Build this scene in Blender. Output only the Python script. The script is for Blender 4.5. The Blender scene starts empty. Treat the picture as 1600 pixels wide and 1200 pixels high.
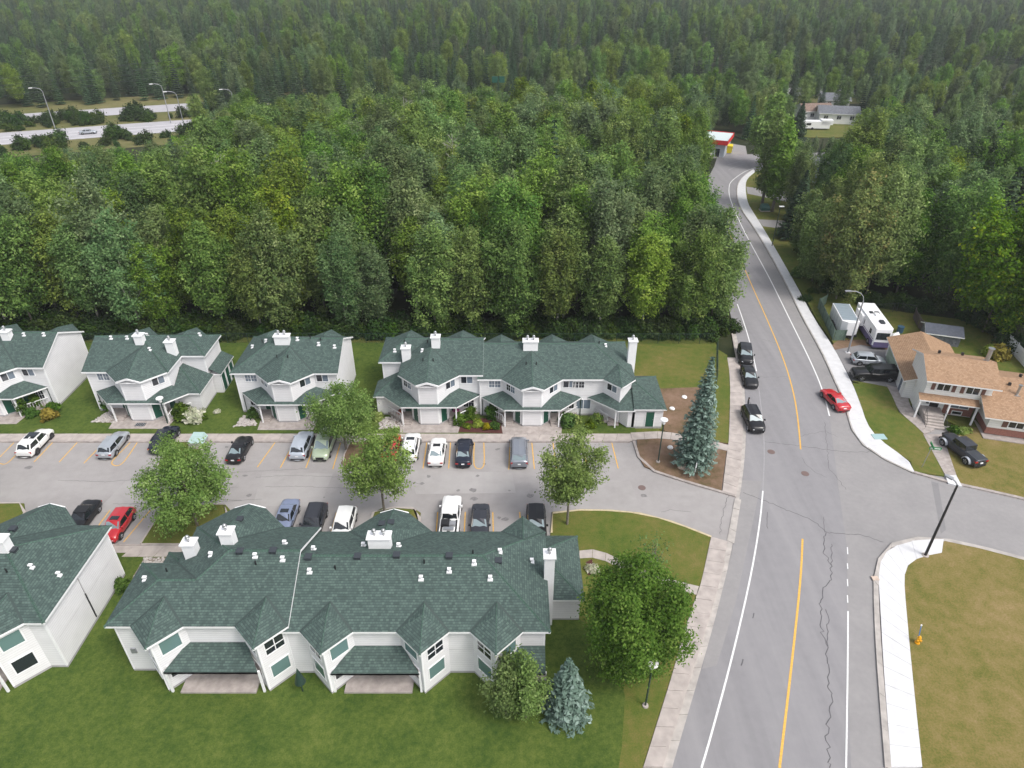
import bpy, bmesh, math, random
import numpy as np
from mathutils import Vector, Matrix
random.seed(7)
R = math.radians
# ------------------------------------------------------------------ camera, world, sun, exposure
CAMH = 48.0; FOC = 1066.0; PITCH = R(32.5)
scene = bpy.context.scene
cam_data = bpy.data.cameras.new("camera")
cam_data.sensor_width = 36.0
cam_data.lens = 36.0 * FOC / 1600.0
cam_data.clip_start = 0.5
cam_data.clip_end = 6000
cam = bpy.data.objects.new("camera", cam_data)
cam.location = (0, 0, CAMH)
cam.rotation_euler = (R(90) - PITCH, 0, 0)
scene.collection.objects.link(cam)
scene.camera = cam
SUN_EL, SUN_AZ = 54.0, 128.0          # azimuth clockwise from +Y: the light comes from the right
world = bpy.data.worlds.new("World"); scene.world = world
world.use_nodes = True
wn = world.node_tree.nodes; wl = world.node_tree.links
wn.clear()
wo = wn.new("ShaderNodeOutputWorld"); bg = wn.new("ShaderNodeBackground")
sky = wn.new("ShaderNodeTexSky"); sky.sky_type = 'NISHITA'; sky.sun_disc = False
sky.sun_elevation = R(SUN_EL); sky.sun_rotation = R(SUN_AZ)
sky.air_density = 1.0; sky.dust_density = 4.0; sky.ozone_density = 1.0
hs = wn.new("ShaderNodeHueSaturation"); hs.inputs["Saturation"].default_value = 0.38
wl.new(sky.outputs[0], hs.inputs["Color"]); wl.new(hs.outputs[0], bg.inputs[0])
bg.inputs[1].default_value = 0.15
wl.new(bg.outputs[0], wo.inputs[0])
sd = bpy.data.lights.new("sun", 'SUN'); sd.energy = 1.05; sd.angle = R(16); sd.color = (1.0, 0.96, 0.9)
sun = bpy.data.objects.new("sun", sd); scene.collection.objects.link(sun)
_a, _e = R(SUN_AZ), R(SUN_EL)
_d = Vector((math.sin(_a) * math.cos(_e), math.cos(_a) * math.cos(_e), math.sin(_e)))
sun.rotation_euler = _d.to_track_quat('Z', 'Y').to_euler()
sun.location = (60, 20, 120)
scene.view_settings.view_transform = 'Standard'
scene.view_settings.look = 'None'
scene.view_settings.exposure = 0.66
scene.view_settings.gamma = 1.0
scene.view_settings.use_curve_mapping = False
scene.cycles.max_bounces = 5; scene.cycles.diffuse_bounces = 3; scene.cycles.glossy_bounces = 2
scene.cycles.transmission_bounces = 2; scene.cycles.transparent_max_bounces = 4

HAZE = 0.00022
scene.cycles.volume_bounces = 0
# ------------------------------------------------------------------ survey: photo pixel -> point of the ground (or of height z)
SP, CP = math.sin(PITCH), math.cos(PITCH)
def G(u, v, z=0.0):
    a = (u - 800) / FOC; b = (v - 600) / FOC
    t = (CAMH - z) / (SP + b * CP)
    return (a * t, (CP - b * SP) * t)
def GP(pts, z=0.0): return [G(u, v, z) for u, v in pts]

# ------------------------------------------------------------------ helpers
COL = scene.collection
def link(o, parent=None):
    COL.objects.link(o)
    if parent: o.parent = parent
    return o
def tag(o, label=None, cat=None, group=None, kind=None):
    if label: o['label'] = label
    if cat: o['category'] = cat
    if group: o['group'] = group
    if kind: o['kind'] = kind
    return o
def empty(name, loc, rz=0.0, label=None, cat=None, group=None):
    o = bpy.data.objects.new(name, None); o.location = loc; o.rotation_euler = (0, 0, rz)
    o.empty_display_size = 0.3
    COL.objects.link(o)
    return tag(o, label, cat, group)
def copy_tree(o, parent=None):
    c = o.copy(); COL.objects.link(c); c.parent = parent
    for ch in list(o.children): copy_tree(ch, c)
    return c

class MB:
    def __init__(s): s.v = []; s.f = []; s.m = []
    def poly(s, pts, m=0):
        n = len(s.v); s.v.extend([tuple(p) for p in pts]); s.f.append(tuple(range(n, n + len(pts)))); s.m.append(m); return s
    def raw(s, vs, fs, m=0):
        n = len(s.v); s.v.extend(vs)
        for f in fs: s.f.append(tuple(n + i for i in f)); s.m.append(m)
        return s
    def box(s, x0, x1, y0, y1, z0, z1, m=0):
        vs = [(x0,y0,z0),(x1,y0,z0),(x1,y1,z0),(x0,y1,z0),(x0,y0,z1),(x1,y0,z1),(x1,y1,z1),(x0,y1,z1)]
        return s.raw(vs, [(0,3,2,1),(4,5,6,7),(0,1,5,4),(1,2,6,5),(2,3,7,6),(3,0,4,7)], m)
    def obox(s, o, t, n, a0, a1, b0, b1, z0, z1, m=0):
        """box in the frame o + a*t + b*n + z"""
        vs = []
        for z in (z0, z1):
            for a, b in ((a0,b0),(a1,b0),(a1,b1),(a0,b1)):
                vs.append((o[0]+a*t[0]+b*n[0], o[1]+a*t[1]+b*n[1], o[2]+z))
        fs = [(0,3,2,1),(4,5,6,7),(0,1,5,4),(1,2,6,5),(2,3,7,6),(3,0,4,7)]
        if t[0]*n[1]-t[1]*n[0] < 0: fs = [f[::-1] for f in fs]
        return s.raw(vs, fs, m)
    def prism(s, pts, z0, z1, m=0, cap=True, capm=None):
        n = len(pts); A = sum(pts[i][0]*pts[(i+1)%n][1]-pts[(i+1)%n][0]*pts[i][1] for i in range(n))
        if A < 0: pts = pts[::-1]
        vs = [(x,y,z0) for x,y in pts] + [(x,y,z1) for x,y in pts]
        s.raw(vs, [(i,(i+1)%n,n+(i+1)%n,n+i) for i in range(n)], m)
        if cap: s.raw([(x,y,z1) for x,y in pts], [tuple(range(n))], m if capm is None else capm)
        return s
    def tube(s, p0, p1, r0, r1=None, seg=8, m=0, cap=True):
        r1 = r0 if r1 is None else r1
        p0 = Vector(p0); p1 = Vector(p1); d = p1 - p0
        if d.length < 1e-6: return s
        q = d.to_track_quat('Z', 'Y'); vs = []
        for p, r in ((p0, r0), (p1, r1)):
            for i in range(seg):
                a = 2*math.pi*i/seg; vs.append(tuple(p + q @ Vector((math.cos(a)*r, math.sin(a)*r, 0))))
        fs = [(i,(i+1)%seg,seg+(i+1)%seg,seg+i) for i in range(seg)]
        if cap: fs += [tuple(range(seg))[::-1], tuple(range(seg, 2*seg))]
        return s.raw(vs, fs, m)
    def path(s, pts, r, seg=6, m=0):
        for a, b in zip(pts[:-1], pts[1:]): s.tube(a, b, r, r, seg, m)
        return s
    def ball(s, c, r, seg=10, rings=6, m=0, sz=1.0, jit=0.0):
        vs = []; fs = []
        for j in range(rings+1):
            th = math.pi*j/rings
            for i in range(seg):
                a = 2*math.pi*i/seg; k = 1 + (random.uniform(-jit, jit) if jit else 0)
                vs.append((c[0]+r*k*math.sin(th)*math.cos(a), c[1]+r*k*math.sin(th)*math.sin(a), c[2]+r*k*sz*math.cos(th)))
        for j in range(rings):
            for i in range(seg):
                i2 = (i+1)%seg
                fs.append((j*seg+i, (j+1)*seg+i, (j+1)*seg+i2, j*seg+i2))
        return s.raw(vs, fs, m)
    def mesh(s, name, mats, smooth=False, uv=True):
        me = bpy.data.meshes.new(name); me.from_pydata(s.v, [], s.f)
        if not isinstance(mats, (list, tuple)): mats = [mats]
        for mt in mats: me.materials.append(mt)
        if len(mats) > 1: me.polygons.foreach_set("material_index", s.m)
        if smooth: me.polygons.foreach_set("use_smooth", [True]*len(s.f))
        me.update()
        if uv:
            ul = me.uv_layers.new(name="uv"); Z = Vector((0,0,1)); dat = []
            for p in me.polygons:
                n = p.normal; d = Z.cross(n)
                d = d.normalized() if d.length > 1e-4 else Vector((1,0,0))
                w = n.cross(d)
                for vi in p.vertices:
                    co = me.vertices[vi].co; dat += [co.dot(d), co.dot(w)]
            ul.data.foreach_set("uv", dat)
        return me
    def build(s, name, mats, parent=None, smooth=False, **kw):
        return tag(link(bpy.data.objects.new(name, s.mesh(name, mats, smooth)), parent), **kw)

# ------------------------------------------------------------------ materials
def nm(name):
    m = bpy.data.materials.new(name); m.use_nodes = True
    nt = m.node_tree; b = nt.nodes["Principled BSDF"]
    return m, nt, nt.nodes, nt.links, b
def mat(name, col, rough=0.6, metal=0.0, var=0.0, scale=3.0, bump=0.0, bscale=40.0, coat=0.0, spec=0.5):
    m, nt, N, L, b = nm(name)
    b.inputs["Base Color"].default_value = (*col, 1); b.inputs["Roughness"].default_value = rough
    b.inputs["Metallic"].default_value = metal; b.inputs["Coat Weight"].default_value = coat
    b.inputs["Specular IOR Level"].default_value = spec
    if var or bump:
        g = N.new("ShaderNodeNewGeometry")
    if var:
        n = N.new("ShaderNodeTexNoise"); n.inputs["Scale"].default_value = scale; n.inputs["Detail"].default_value = 6
        L.new(g.outputs["Position"], n.inputs["Vector"])
        r = N.new("ShaderNodeMapRange"); r.inputs[1].default_value = .3; r.inputs[2].default_value = .7
        r.inputs[3].default_value = 1-var; r.inputs[4].default_value = 1+var
        L.new(n.outputs[0], r.inputs[0])
        x = N.new("ShaderNodeVectorMath"); x.operation = 'SCALE'; x.inputs[0].default_value = col
        L.new(r.outputs[0], x.inputs["Scale"]); L.new(x.outputs[0], b.inputs["Base Color"])
    if bump:
        n2 = N.new("ShaderNodeTexNoise"); n2.inputs["Scale"].default_value = bscale; n2.inputs["Detail"].default_value = 4
        L.new(g.outputs["Position"], n2.inputs["Vector"])
        bp = N.new("ShaderNodeBump"); bp.inputs["Strength"].default_value = bump; bp.inputs["Distance"].default_value = .02
        L.new(n2.outputs[0], bp.inputs["Height"]); L.new(bp.outputs[0], b.inputs["Normal"])
    return m
def ramp(N, stops):
    r = N.new("ShaderNodeValToRGB"); el = r.color_ramp.elements
    while len(el) < len(stops): el.new(0.5)
    for e, (p, c) in zip(el, stops): e.position = p; e.color = (*c, 1)
    return r
def shingle_mat(name, dark, mid, light, rows=0.2):
    m, nt, N, L, b = nm(name)
    uv = N.new("ShaderNodeUVMap"); uv.uv_map = "uv"
    br = N.new("ShaderNodeTexBrick"); br.offset = .5; br.inputs["Scale"].default_value = 1.0
    br.inputs["Brick Width"].default_value = .22; br.inputs["Row Height"].default_value = rows
    br.inputs["Mortar Size"].default_value = .018; br.inputs["Mortar Smooth"].default_value = .6; br.inputs["Bias"].default_value = 0
    br.inputs["Color1"].default_value = (0,0,0,1); br.inputs["Color2"].default_value = (1,1,1,1); br.inputs["Mortar"].default_value = (0.0,0.0,0.0,1)
    L.new(uv.outputs[0], br.inputs["Vector"])
    cr = ramp(N, [(0, dark), (.45, mid), (1, light)])
    L.new(br.outputs["Color"], cr.inputs[0])
    n = N.new("ShaderNodeTexNoise"); n.inputs["Scale"].default_value = 1.1; n.inputs["Detail"].default_value = 8; n.inputs["Roughness"].default_value = .7
    L.new(uv.outputs[0], n.inputs["Vector"])
    mr = N.new("ShaderNodeMapRange"); mr.inputs[1].default_value = .25; mr.inputs[2].default_value = .75; mr.inputs[3].default_value = .87; mr.inputs[4].default_value = 1.13
    L.new(n.outputs[0], mr.inputs[0])
    sc = N.new("ShaderNodeVectorMath"); sc.operation = 'SCALE'
    L.new(cr.outputs[0], sc.inputs[0]); L.new(mr.outputs[0], sc.inputs["Scale"])
    # row edges: each course ends in a dark butt line
    sx = N.new("ShaderNodeSeparateXYZ"); L.new(uv.outputs[0], sx.inputs[0])
    dv = N.new("ShaderNodeMath"); dv.operation = 'DIVIDE'; dv.inputs[1].default_value = rows; L.new(sx.outputs[1], dv.inputs[0])
    fr = N.new("ShaderNodeMath"); fr.operation = 'FRACT'; L.new(dv.outputs[0], fr.inputs[0])
    m2 = N.new("ShaderNodeMapRange"); m2.inputs[1].default_value = 0; m2.inputs[2].default_value = .3; m2.inputs[3].default_value = .62; m2.inputs[4].default_value = 1.06
    L.new(fr.outputs[0], m2.inputs[0])
    s2 = N.new("ShaderNodeVectorMath"); s2.operation = 'SCALE'; L.new(sc.outputs[0], s2.inputs[0]); L.new(m2.outputs[0], s2.inputs["Scale"])
    L.new(s2.outputs[0], b.inputs["Base Color"])
    inv = N.new("ShaderNodeMath"); inv.operation = 'SUBTRACT'; inv.inputs[0].default_value = 1; L.new(fr.outputs[0], inv.inputs[1])
    bp = N.new("ShaderNodeBump"); bp.inputs["Strength"].default_value = .5; bp.inputs["Distance"].default_value = .02
    L.new(inv.outputs[0], bp.inputs["Height"]); L.new(bp.outputs[0], b.inputs["Normal"])
    b.inputs["Roughness"].default_value = .85
    return m
def siding_mat(name, col, pitch=.23):
    m, nt, N, L, b = nm(name)
    uv = N.new("ShaderNodeUVMap"); uv.uv_map = "uv"
    sx = N.new("ShaderNodeSeparateXYZ"); L.new(uv.outputs[0], sx.inputs[0])
    dv = N.new("ShaderNodeMath"); dv.operation = 'DIVIDE'; dv.inputs[1].default_value = pitch; L.new(sx.outputs[1], dv.inputs[0])
    fr = N.new("ShaderNodeMath"); fr.operation = 'FRACT'; L.new(dv.outputs[0], fr.inputs[0])
    mr = N.new("ShaderNodeMapRange"); mr.inputs[1].default_value = 0; mr.inputs[2].default_value = .16; mr.inputs[3].default_value = .66; mr.inputs[4].default_value = 1.0
    L.new(fr.outputs[0], mr.inputs[0])
    n = N.new("ShaderNodeTexNoise"); n.inputs["Scale"].default_value = .8; n.inputs["Detail"].default_value = 6; L.new(uv.outputs[0], n.inputs["Vector"])
    m2 = N.new("ShaderNodeMapRange"); m2.inputs[1].default_value = .3; m2.inputs[2].default_value = .7; m2.inputs[3].default_value = .95; m2.inputs[4].default_value = 1.03
    L.new(n.outputs[0], m2.inputs[0])
    mu = N.new("ShaderNodeMath"); mu.operation = 'MULTIPLY'; L.new(mr.outputs[0], mu.inputs[0]); L.new(m2.outputs[0], mu.inputs[1])
    sc = N.new("ShaderNodeVectorMath"); sc.operation = 'SCALE'; sc.inputs[0].default_value = col; L.new(mu.outputs[0], sc.inputs["Scale"])
    L.new(sc.outputs[0], b.inputs["Base Color"]); b.inputs["Roughness"].default_value = .55
    bp = N.new("ShaderNodeBump"); bp.inputs["Strength"].default_value = .6; bp.inputs["Distance"].default_value = .02; bp.invert = True
    L.new(fr.outputs[0], bp.inputs["Height"]); L.new(bp.outputs[0], b.inputs["Normal"])
    return m
def ground_mat(name, cols, s1=.25, s2=2.5, s3=14.0, stretch=None, w=(.5,.3,.2), rough=.95, bump=.3):
    """colour from three scales of noise on the world position"""
    m, nt, N, L, b = nm(name)
    g = N.new("ShaderNodeNewGeometry"); src = g.outputs["Position"]
    if stretch:
        mp = N.new("ShaderNodeMapping"); mp.inputs["Scale"].default_value = stretch[:3]; mp.inputs["Rotation"].default_value = (0,0,stretch[3] if len(stretch) > 3 else 0)
        L.new(src, mp.inputs[0]); first = mp.outputs[0]
    else: first = src
    acc = None; last = None
    for i, (s, ww) in enumerate(zip((s1, s2, s3), w)):
        n = N.new("ShaderNodeTexNoise"); n.inputs["Scale"].default_value = s; n.inputs["Detail"].default_value = 5; n.inputs["Roughness"].default_value = .6
        L.new(first if i == 0 else src, n.inputs["Vector"])
        mu = N.new("ShaderNodeMath"); mu.operation = 'MULTIPLY'; mu.inputs[1].default_value = ww; L.new(n.outputs[0], mu.inputs[0])
        if acc is None: acc = mu
        else:
            ad = N.new("ShaderNodeMath"); ad.operation = 'ADD'; L.new(acc.outputs[0], ad.inputs[0]); L.new(mu.outputs[0], ad.inputs[1]); acc = ad
        last = n
    mr = N.new("ShaderNodeMapRange"); mr.inputs[1].default_value = .34; mr.inputs[2].default_value = .66; L.new(acc.outputs[0], mr.inputs[0])
    st = [(i/(len(cols)-1), c) for i, c in enumerate(cols)]
    cr = ramp(N, st); L.new(mr.outputs[0], cr.inputs[0]); L.new(cr.outputs[0], b.inputs["Base Color"])
    b.inputs["Roughness"].default_value = rough; b.inputs["Specular IOR Level"].default_value = .25
    bp = N.new("ShaderNodeBump"); bp.inputs["Strength"].default_value = bump; bp.inputs["Distance"].default_value = .03
    L.new(last.outputs[0], bp.inputs["Height"]); L.new(bp.outputs[0], b.inputs["Normal"])
    return m
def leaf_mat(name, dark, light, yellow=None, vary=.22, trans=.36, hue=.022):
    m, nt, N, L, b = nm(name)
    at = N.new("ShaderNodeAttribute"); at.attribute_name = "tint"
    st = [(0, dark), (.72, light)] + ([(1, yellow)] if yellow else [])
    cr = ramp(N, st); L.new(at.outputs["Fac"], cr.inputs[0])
    oi = N.new("ShaderNodeObjectInfo")
    h = N.new("ShaderNodeHueSaturation")
    mh = N.new("ShaderNodeMapRange"); mh.inputs[3].default_value = .5-hue*1.3; mh.inputs[4].default_value = .5+hue*.7; L.new(oi.outputs["Random"], mh.inputs[0])
    wn_ = N.new("ShaderNodeTexWhiteNoise"); wn_.noise_dimensions = '1D'; L.new(oi.outputs["Random"], wn_.inputs["W"])
    mv = N.new("ShaderNodeMapRange"); mv.inputs[3].default_value = 1-vary; mv.inputs[4].default_value = 1+vary; L.new(wn_.outputs[0], mv.inputs[0])
    ad = N.new("ShaderNodeMath"); ad.operation = 'ADD'; ad.inputs[1].default_value = 3.3; L.new(oi.outputs["Random"], ad.inputs[0])
    wn2 = N.new("ShaderNodeTexWhiteNoise"); wn2.noise_dimensions = '1D'; L.new(ad.outputs[0], wn2.inputs["W"])
    ms = N.new("ShaderNodeMapRange"); ms.inputs[3].default_value = .84; ms.inputs[4].default_value = 1.08; L.new(wn2.outputs[0], ms.inputs[0])
    L.new(mh.outputs[0], h.inputs["Hue"]); L.new(mv.outputs[0], h.inputs["Value"]); L.new(ms.outputs[0], h.inputs["Saturation"]); L.new(cr.outputs[0], h.inputs["Color"])
    L.new(h.outputs[0], b.inputs["Base Color"]); b.inputs["Roughness"].default_value = .7; b.inputs["Specular IOR Level"].default_value = .12
    tr = N.new("ShaderNodeBsdfTranslucent"); L.new(h.outputs[0], tr.inputs[0])
    mx = N.new("ShaderNodeMixShader"); mx.inputs[0].default_value = trans
    L.new(b.outputs[0], mx.inputs[1]); L.new(tr.outputs[0], mx.inputs[2]); L.new(mx.outputs[0], N["Material Output"].inputs[0])
    return m

M = {}
M['shingle'] = shingle_mat("green_shingle", (.040,.064,.058), (.054,.086,.077), (.078,.120,.104))
M['tan_shingle'] = shingle_mat("tan_shingle", (.27,.165,.095), (.32,.20,.12), (.37,.24,.15))
M['grey_shingle'] = shingle_mat("grey_shingle", (.09,.095,.11), (.13,.14,.16), (.2,.21,.23))
M['brown_shingle'] = shingle_mat("brown_shingle", (.13,.09,.07), (.2,.14,.11), (.28,.2,.16))
M['cap'] = mat("ridge_shingle", (.05,.098,.076), .85, var=.35, scale=9)
M['valley'] = mat("valley_metal", (.035,.055,.05), .7)
M['siding'] = siding_mat("white_siding", (.74,.735,.75))
M['siding_house'] = siding_mat("house_siding", (.80,.80,.78), .3)
M['trim'] = mat("white_trim", (.82,.82,.83), .5, var=.03)
M['concrete'] = mat("old_concrete", (.40,.355,.33), .9, var=.16, scale=1.3, bump=.2)
M['concrete2'] = mat("worn_concrete", (.35,.31,.29), .9, var=.2, scale=2.0, bump=.2)
M['newconcrete'] = mat("new_concrete", (.60,.60,.61), .85, var=.07, scale=1.5, bump=.1)
M['gutter'] = mat("gutter_concrete", (.40,.37,.345), .9, var=.2, scale=1.2, bump=.2)
M['foundation'] = mat("foundation", (.36,.35,.36), .9, var=.12, scale=2)
M['green'] = mat("green_door_paint", (.012,.085,.055), .45)
M['darkgreen'] = mat("dark_green_pipe", (.02,.045,.035), .5)
M['black'] = mat("black_plastic", (.015,.015,.017), .5)
M['vent'] = mat("dark_vent", (.035,.042,.05), .6)
M['metal'] = mat("galvanised_metal", (.45,.46,.47), .35, metal=.8)
M['polegrey'] = mat("pole_grey", (.33,.34,.36), .5, metal=.4)
M['poleblack'] = mat("black_pole", (.02,.02,.024), .4)
M['lampwhite'] = mat("white_lamp_disc", (.8,.8,.8), .4)
M['glass'] = mat("window_glass", (.02,.025,.035), .08, spec=1.0)
M['glass2'] = mat("window_glass_blind", (.16,.20,.25), .15, spec=.9)
M['glass3'] = mat("window_glass_green", (.13,.22,.215), .12, spec=.9)
M['asphalt'] = ground_mat("road_asphalt", [(.205,.199,.208),(.250,.243,.252),(.290,.281,.287)], .35, 1.2, 30, stretch=(1.6,.07,1,.22), w=(.5,.2,.3), bump=.15)
M['asphalt2'] = ground_mat("shoulder_asphalt", [(.235,.228,.230),(.272,.262,.262),(.31,.298,.295)], .3, 2, 30, w=(.4,.3,.3), bump=.15)
M['lot'] = ground_mat("parking_asphalt", [(.262,.246,.242),(.315,.299,.294),(.368,.352,.345)], .10, .8, 26, stretch=(.5,1.6,1,0), w=(.44,.30,.26), bump=.2)
M['lot2'] = ground_mat("pale_parking_asphalt", [(.285,.270,.264),(.335,.320,.313),(.382,.366,.358)], .12, .9, 26, bump=.2)
M['stain'] = mat("oil_stain", (.19,.18,.18), .7, var=.25, scale=5)
M['patch'] = ground_mat("asphalt_patch", [(.20,.195,.20),(.235,.228,.232)], .3, 2, 30, bump=.15)
M['highway'] = ground_mat("highway_asphalt", [(.36,.35,.37),(.44,.43,.45)], .05, .4, 3)
M['crack'] = mat("crack_sealant", (.085,.082,.088), .8, var=.3, scale=1.5)
M['yellow'] = mat("yellow_paint", (.68,.39,.075), .6, var=.2, scale=7)
M['yellowdim'] = mat("worn_yellow_paint", (.56,.43,.22), .7, var=.2, scale=9)
M['white'] = mat("white_road_paint", (.72,.72,.72), .6, var=.12, scale=7)
M['whitefaint'] = mat("faint_road_paint", (.29,.285,.29), .8, var=.1, scale=4)
M['lush'] = ground_mat("lush_lawn", [(.024,.058,.009),(.050,.085,.013),(.080,.115,.020),(.115,.140,.032)], .3, 2.4, 9, w=(.34,.33,.33), bump=.6)
M['lawn'] = ground_mat("green_lawn", [(.032,.070,.009),(.070,.105,.015),(.115,.125,.025),(.165,.145,.045)], .13, 1.3, 8, w=(.4,.3,.3), bump=.6)
M['dry'] = ground_mat("dry_lawn", [(.050,.085,.014),(.120,.120,.025),(.175,.145,.045),(.225,.170,.07),(.29,.21,.11)], .085, .9, 7, w=(.36,.30,.34), bump=.6)
M['drylawn'] = ground_mat("patchy_lawn", [(.040,.085,.011),(.085,.115,.018),(.135,.130,.032),(.19,.150,.06)], .16, 1.3, 8, w=(.36,.30,.34), bump=.6)
M['dirt'] = ground_mat("bare_dirt", [(.07,.07,.025),(.14,.095,.055),(.20,.13,.09),(.24,.17,.12)], .3, 1.6, 12)
M['mulch'] = ground_mat("red_mulch", [(.06,.022,.02),(.11,.045,.038)], 2, 9, 40)
M['gravel'] = ground_mat("gravel", [(.16,.13,.11),(.28,.24,.21)], 1, 6, 30)
M['forest'] = ground_mat("forest_floor", [(.012,.018,.007),(.022,.03,.010),(.045,.045,.018)], .08, .8, 6)
M['meadow'] = ground_mat("meadow", [(.07,.10,.025),(.13,.13,.045),(.20,.17,.08)], .03, .3, 3)
M['bark'] = mat("grey_bark", (.16,.14,.115), .9, var=.3, scale=6)
M['palebark'] = mat("pale_bark", (.38,.36,.32), .85, var=.3, scale=5)
M['leafA'] = leaf_mat("forest_leaf", (.062,.138,.024), (.190,.310,.058), (.29,.40,.10))
M['leafB'] = leaf_mat("grey_leaf", (.070,.140,.050), (.185,.280,.100), (.27,.35,.16))
M['leafY'] = leaf_mat("yellow_leaf", (.070,.135,.016), (.165,.250,.032), (.27,.33,.05), vary=.25, hue=.015)
M['leafDot'] = leaf_mat("yellow_specked_leaf", (.085,.155,.028), (.205,.295,.060), (.36,.34,.08), vary=.05, hue=.015)
M['leafL'] = leaf_mat("ash_leaf", (.110,.200,.036), (.225,.345,.070), (.34,.45,.14), vary=.12, hue=.01)
M['leafBirch'] = leaf_mat("birch_leaf", (.060,.125,.022), (.150,.245,.052), (.24,.33,.09), vary=.1, hue=.01)
M['leafMaple'] = leaf_mat("maple_leaf", (.06,.15,.014), (.18,.32,.03), (.36,.42,.035), vary=.03, hue=.004)
M['under'] = leaf_mat("undergrowth_leaf", (.018,.045,.008), (.05,.10,.016), (.09,.14,.03), vary=.3, trans=.2)  # greens darkened so the colour carries the shade at the wood's foot
M['needle'] = leaf_mat("green_needle", (.018,.045,.018), (.048,.095,.040), (.09,.14,.07), vary=.3, trans=.05)
M['needleblue'] = leaf_mat("blue_needle", (.050,.095,.070), (.135,.205,.165), (.29,.38,.34), vary=.05, trans=.05, hue=.005)
M['bushG'] = leaf_mat("bush_leaf", (.040,.095,.016), (.11,.21,.035), (.19,.30,.06), vary=.15)
M['bushY'] = leaf_mat("golden_bush_leaf", (.22,.18,.02), (.42,.35,.035), (.55,.45,.06), vary=.1, hue=.01)
M['bushLime'] = leaf_mat("lime_bush_leaf", (.16,.24,.03), (.40,.50,.12), (.65,.70,.35), vary=.1, hue=.01)
M['flowerW'] = leaf_mat("white_flower", (.35,.40,.22), (.70,.68,.55), (.85,.83,.75), vary=.05, hue=.01)
M['flowerP'] = leaf_mat("pink_flower", (.45,.05,.25), (.70,.12,.45), (.8,.3,.6), vary=.05, hue=.01)
M['flowerR'] = leaf_mat("red_flower", (.35,.08,.05), (.6,.2,.12), (.7,.35,.2), vary=.05, hue=.01)
M['brick'] = mat("red_brick", (.26,.115,.09), .85, var=.2, scale=9)
M['brown'] = mat("brown_shutter", (.15,.075,.06), .7)
M['rock'] = mat("garden_rock", (.42,.39,.37), .9, var=.25, scale=6)
M['boulder'] = mat("boulder", (.5,.40,.33), .9, var=.15, scale=4)
# ------------------------------------------------------------------ terrain, roads, kerbs, pavements
def tess(pts, z):
    from mathutils.geometry import tessellate_polygon
    return [tuple(t) for t in tessellate_polygon([[Vector((x, y, 0)) for x, y in pts]])]
def sheet(name, pts, z, m, parent=None, kind='structure'):
    n = len(pts); A = sum(pts[i][0]*pts[(i+1)%n][1]-pts[(i+1)%n][0]*pts[i][1] for i in range(n))
    if A < 0: pts = pts[::-1]
    me = bpy.data.meshes.new(name); fs = []
    for t in tess(pts, z):
        a, b, c = (pts[i] for i in t); cr = (b[0]-a[0])*(c[1]-a[1])-(b[1]-a[1])*(c[0]-a[0])
        if abs(cr) > 1e-9: fs.append(t if cr > 0 else t[::-1])
    me.from_pydata([(x, y, z) for x, y in pts], [], fs); me.materials.append(m)
    o = link(bpy.data.objects.new(name, me), parent)
    if kind: o['kind'] = kind
    return o
def slab(name, pts, z0, z1, m, parent=None, kind='structure'):
    n = len(pts); A = sum(pts[i][0]*pts[(i+1)%n][1]-pts[(i+1)%n][0]*pts[i][1] for i in range(n))
    if A < 0: pts = pts[::-1]
    fs = []
    for t in tess(pts, z1):
        a, b, c = (pts[i] for i in t); cr = (b[0]-a[0])*(c[1]-a[1])-(b[1]-a[1])*(c[0]-a[0])
        if abs(cr) > 1e-9: fs.append(t if cr > 0 else t[::-1])
    for i in range(n): fs.append((i, n+i, n+(i+1)%n, (i+1)%n))
    me = bpy.data.meshes.new(name); me.from_pydata([(x, y, z1) for x, y in pts]+[(x, y, z0) for x, y in pts], [], fs); me.materials.append(m)
    o = link(bpy.data.objects.new(name, me), parent)
    if kind: o['kind'] = kind
    return o
def resample(pts, step):
    P = [Vector((p[0], p[1])) for p in pts]; out = [P[0]]; acc = 0.0
    for a, b in zip(P[:-1], P[1:]):
        d = (b-a).length; t = step-acc
        while t < d: out.append(a+(b-a)*(t/d)); t += step
        acc = (d - (t-step))
    if (out[-1]-P[-1]).length > step*.3: out.append(P[-1])
    else: out[-1] = P[-1]
    return out
def smooth(pts, it=2):
    P = [Vector((p[0], p[1])) for p in pts]
    for _ in range(it):
        Q = [P[0]]
        for a, b in zip(P[:-1], P[1:]): Q += [a*.75+b*.25, a*.25+b*.75]
        Q.append(P[-1]); P = Q
    return P
def offset(pts, d):
    """shift a polyline sideways, d > 0 to its left"""
    P = [Vector((p[0], p[1])) for p in pts]; out = []
    for i, p in enumerate(P):
        a = P[max(i-1, 0)]; b = P[min(i+1, len(P)-1)]; t = (b-a).normalized()
        out.append(p + Vector((-t.y, t.x))*d)
    return out
def ribbon(name, pts, w, z, m, parent=None, jit=0.0, kind='structure'):
    mb = MB(); P = [Vector((p[0], p[1])) for p in pts]
    L_, R_ = offset(P, w/2), offset(P, -w/2)
    for i in range(len(P)-1):
        k = [1+random.uniform(-jit, jit) for _ in range(2)] if jit else (1, 1)
        mb.poly([(*R_[i], z), (*R_[i+1], z), (*L_[i+1], z), (*L_[i], z)])
    o = mb.build(name, m, parent)
    if kind: o['kind'] = kind
    return o
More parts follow.
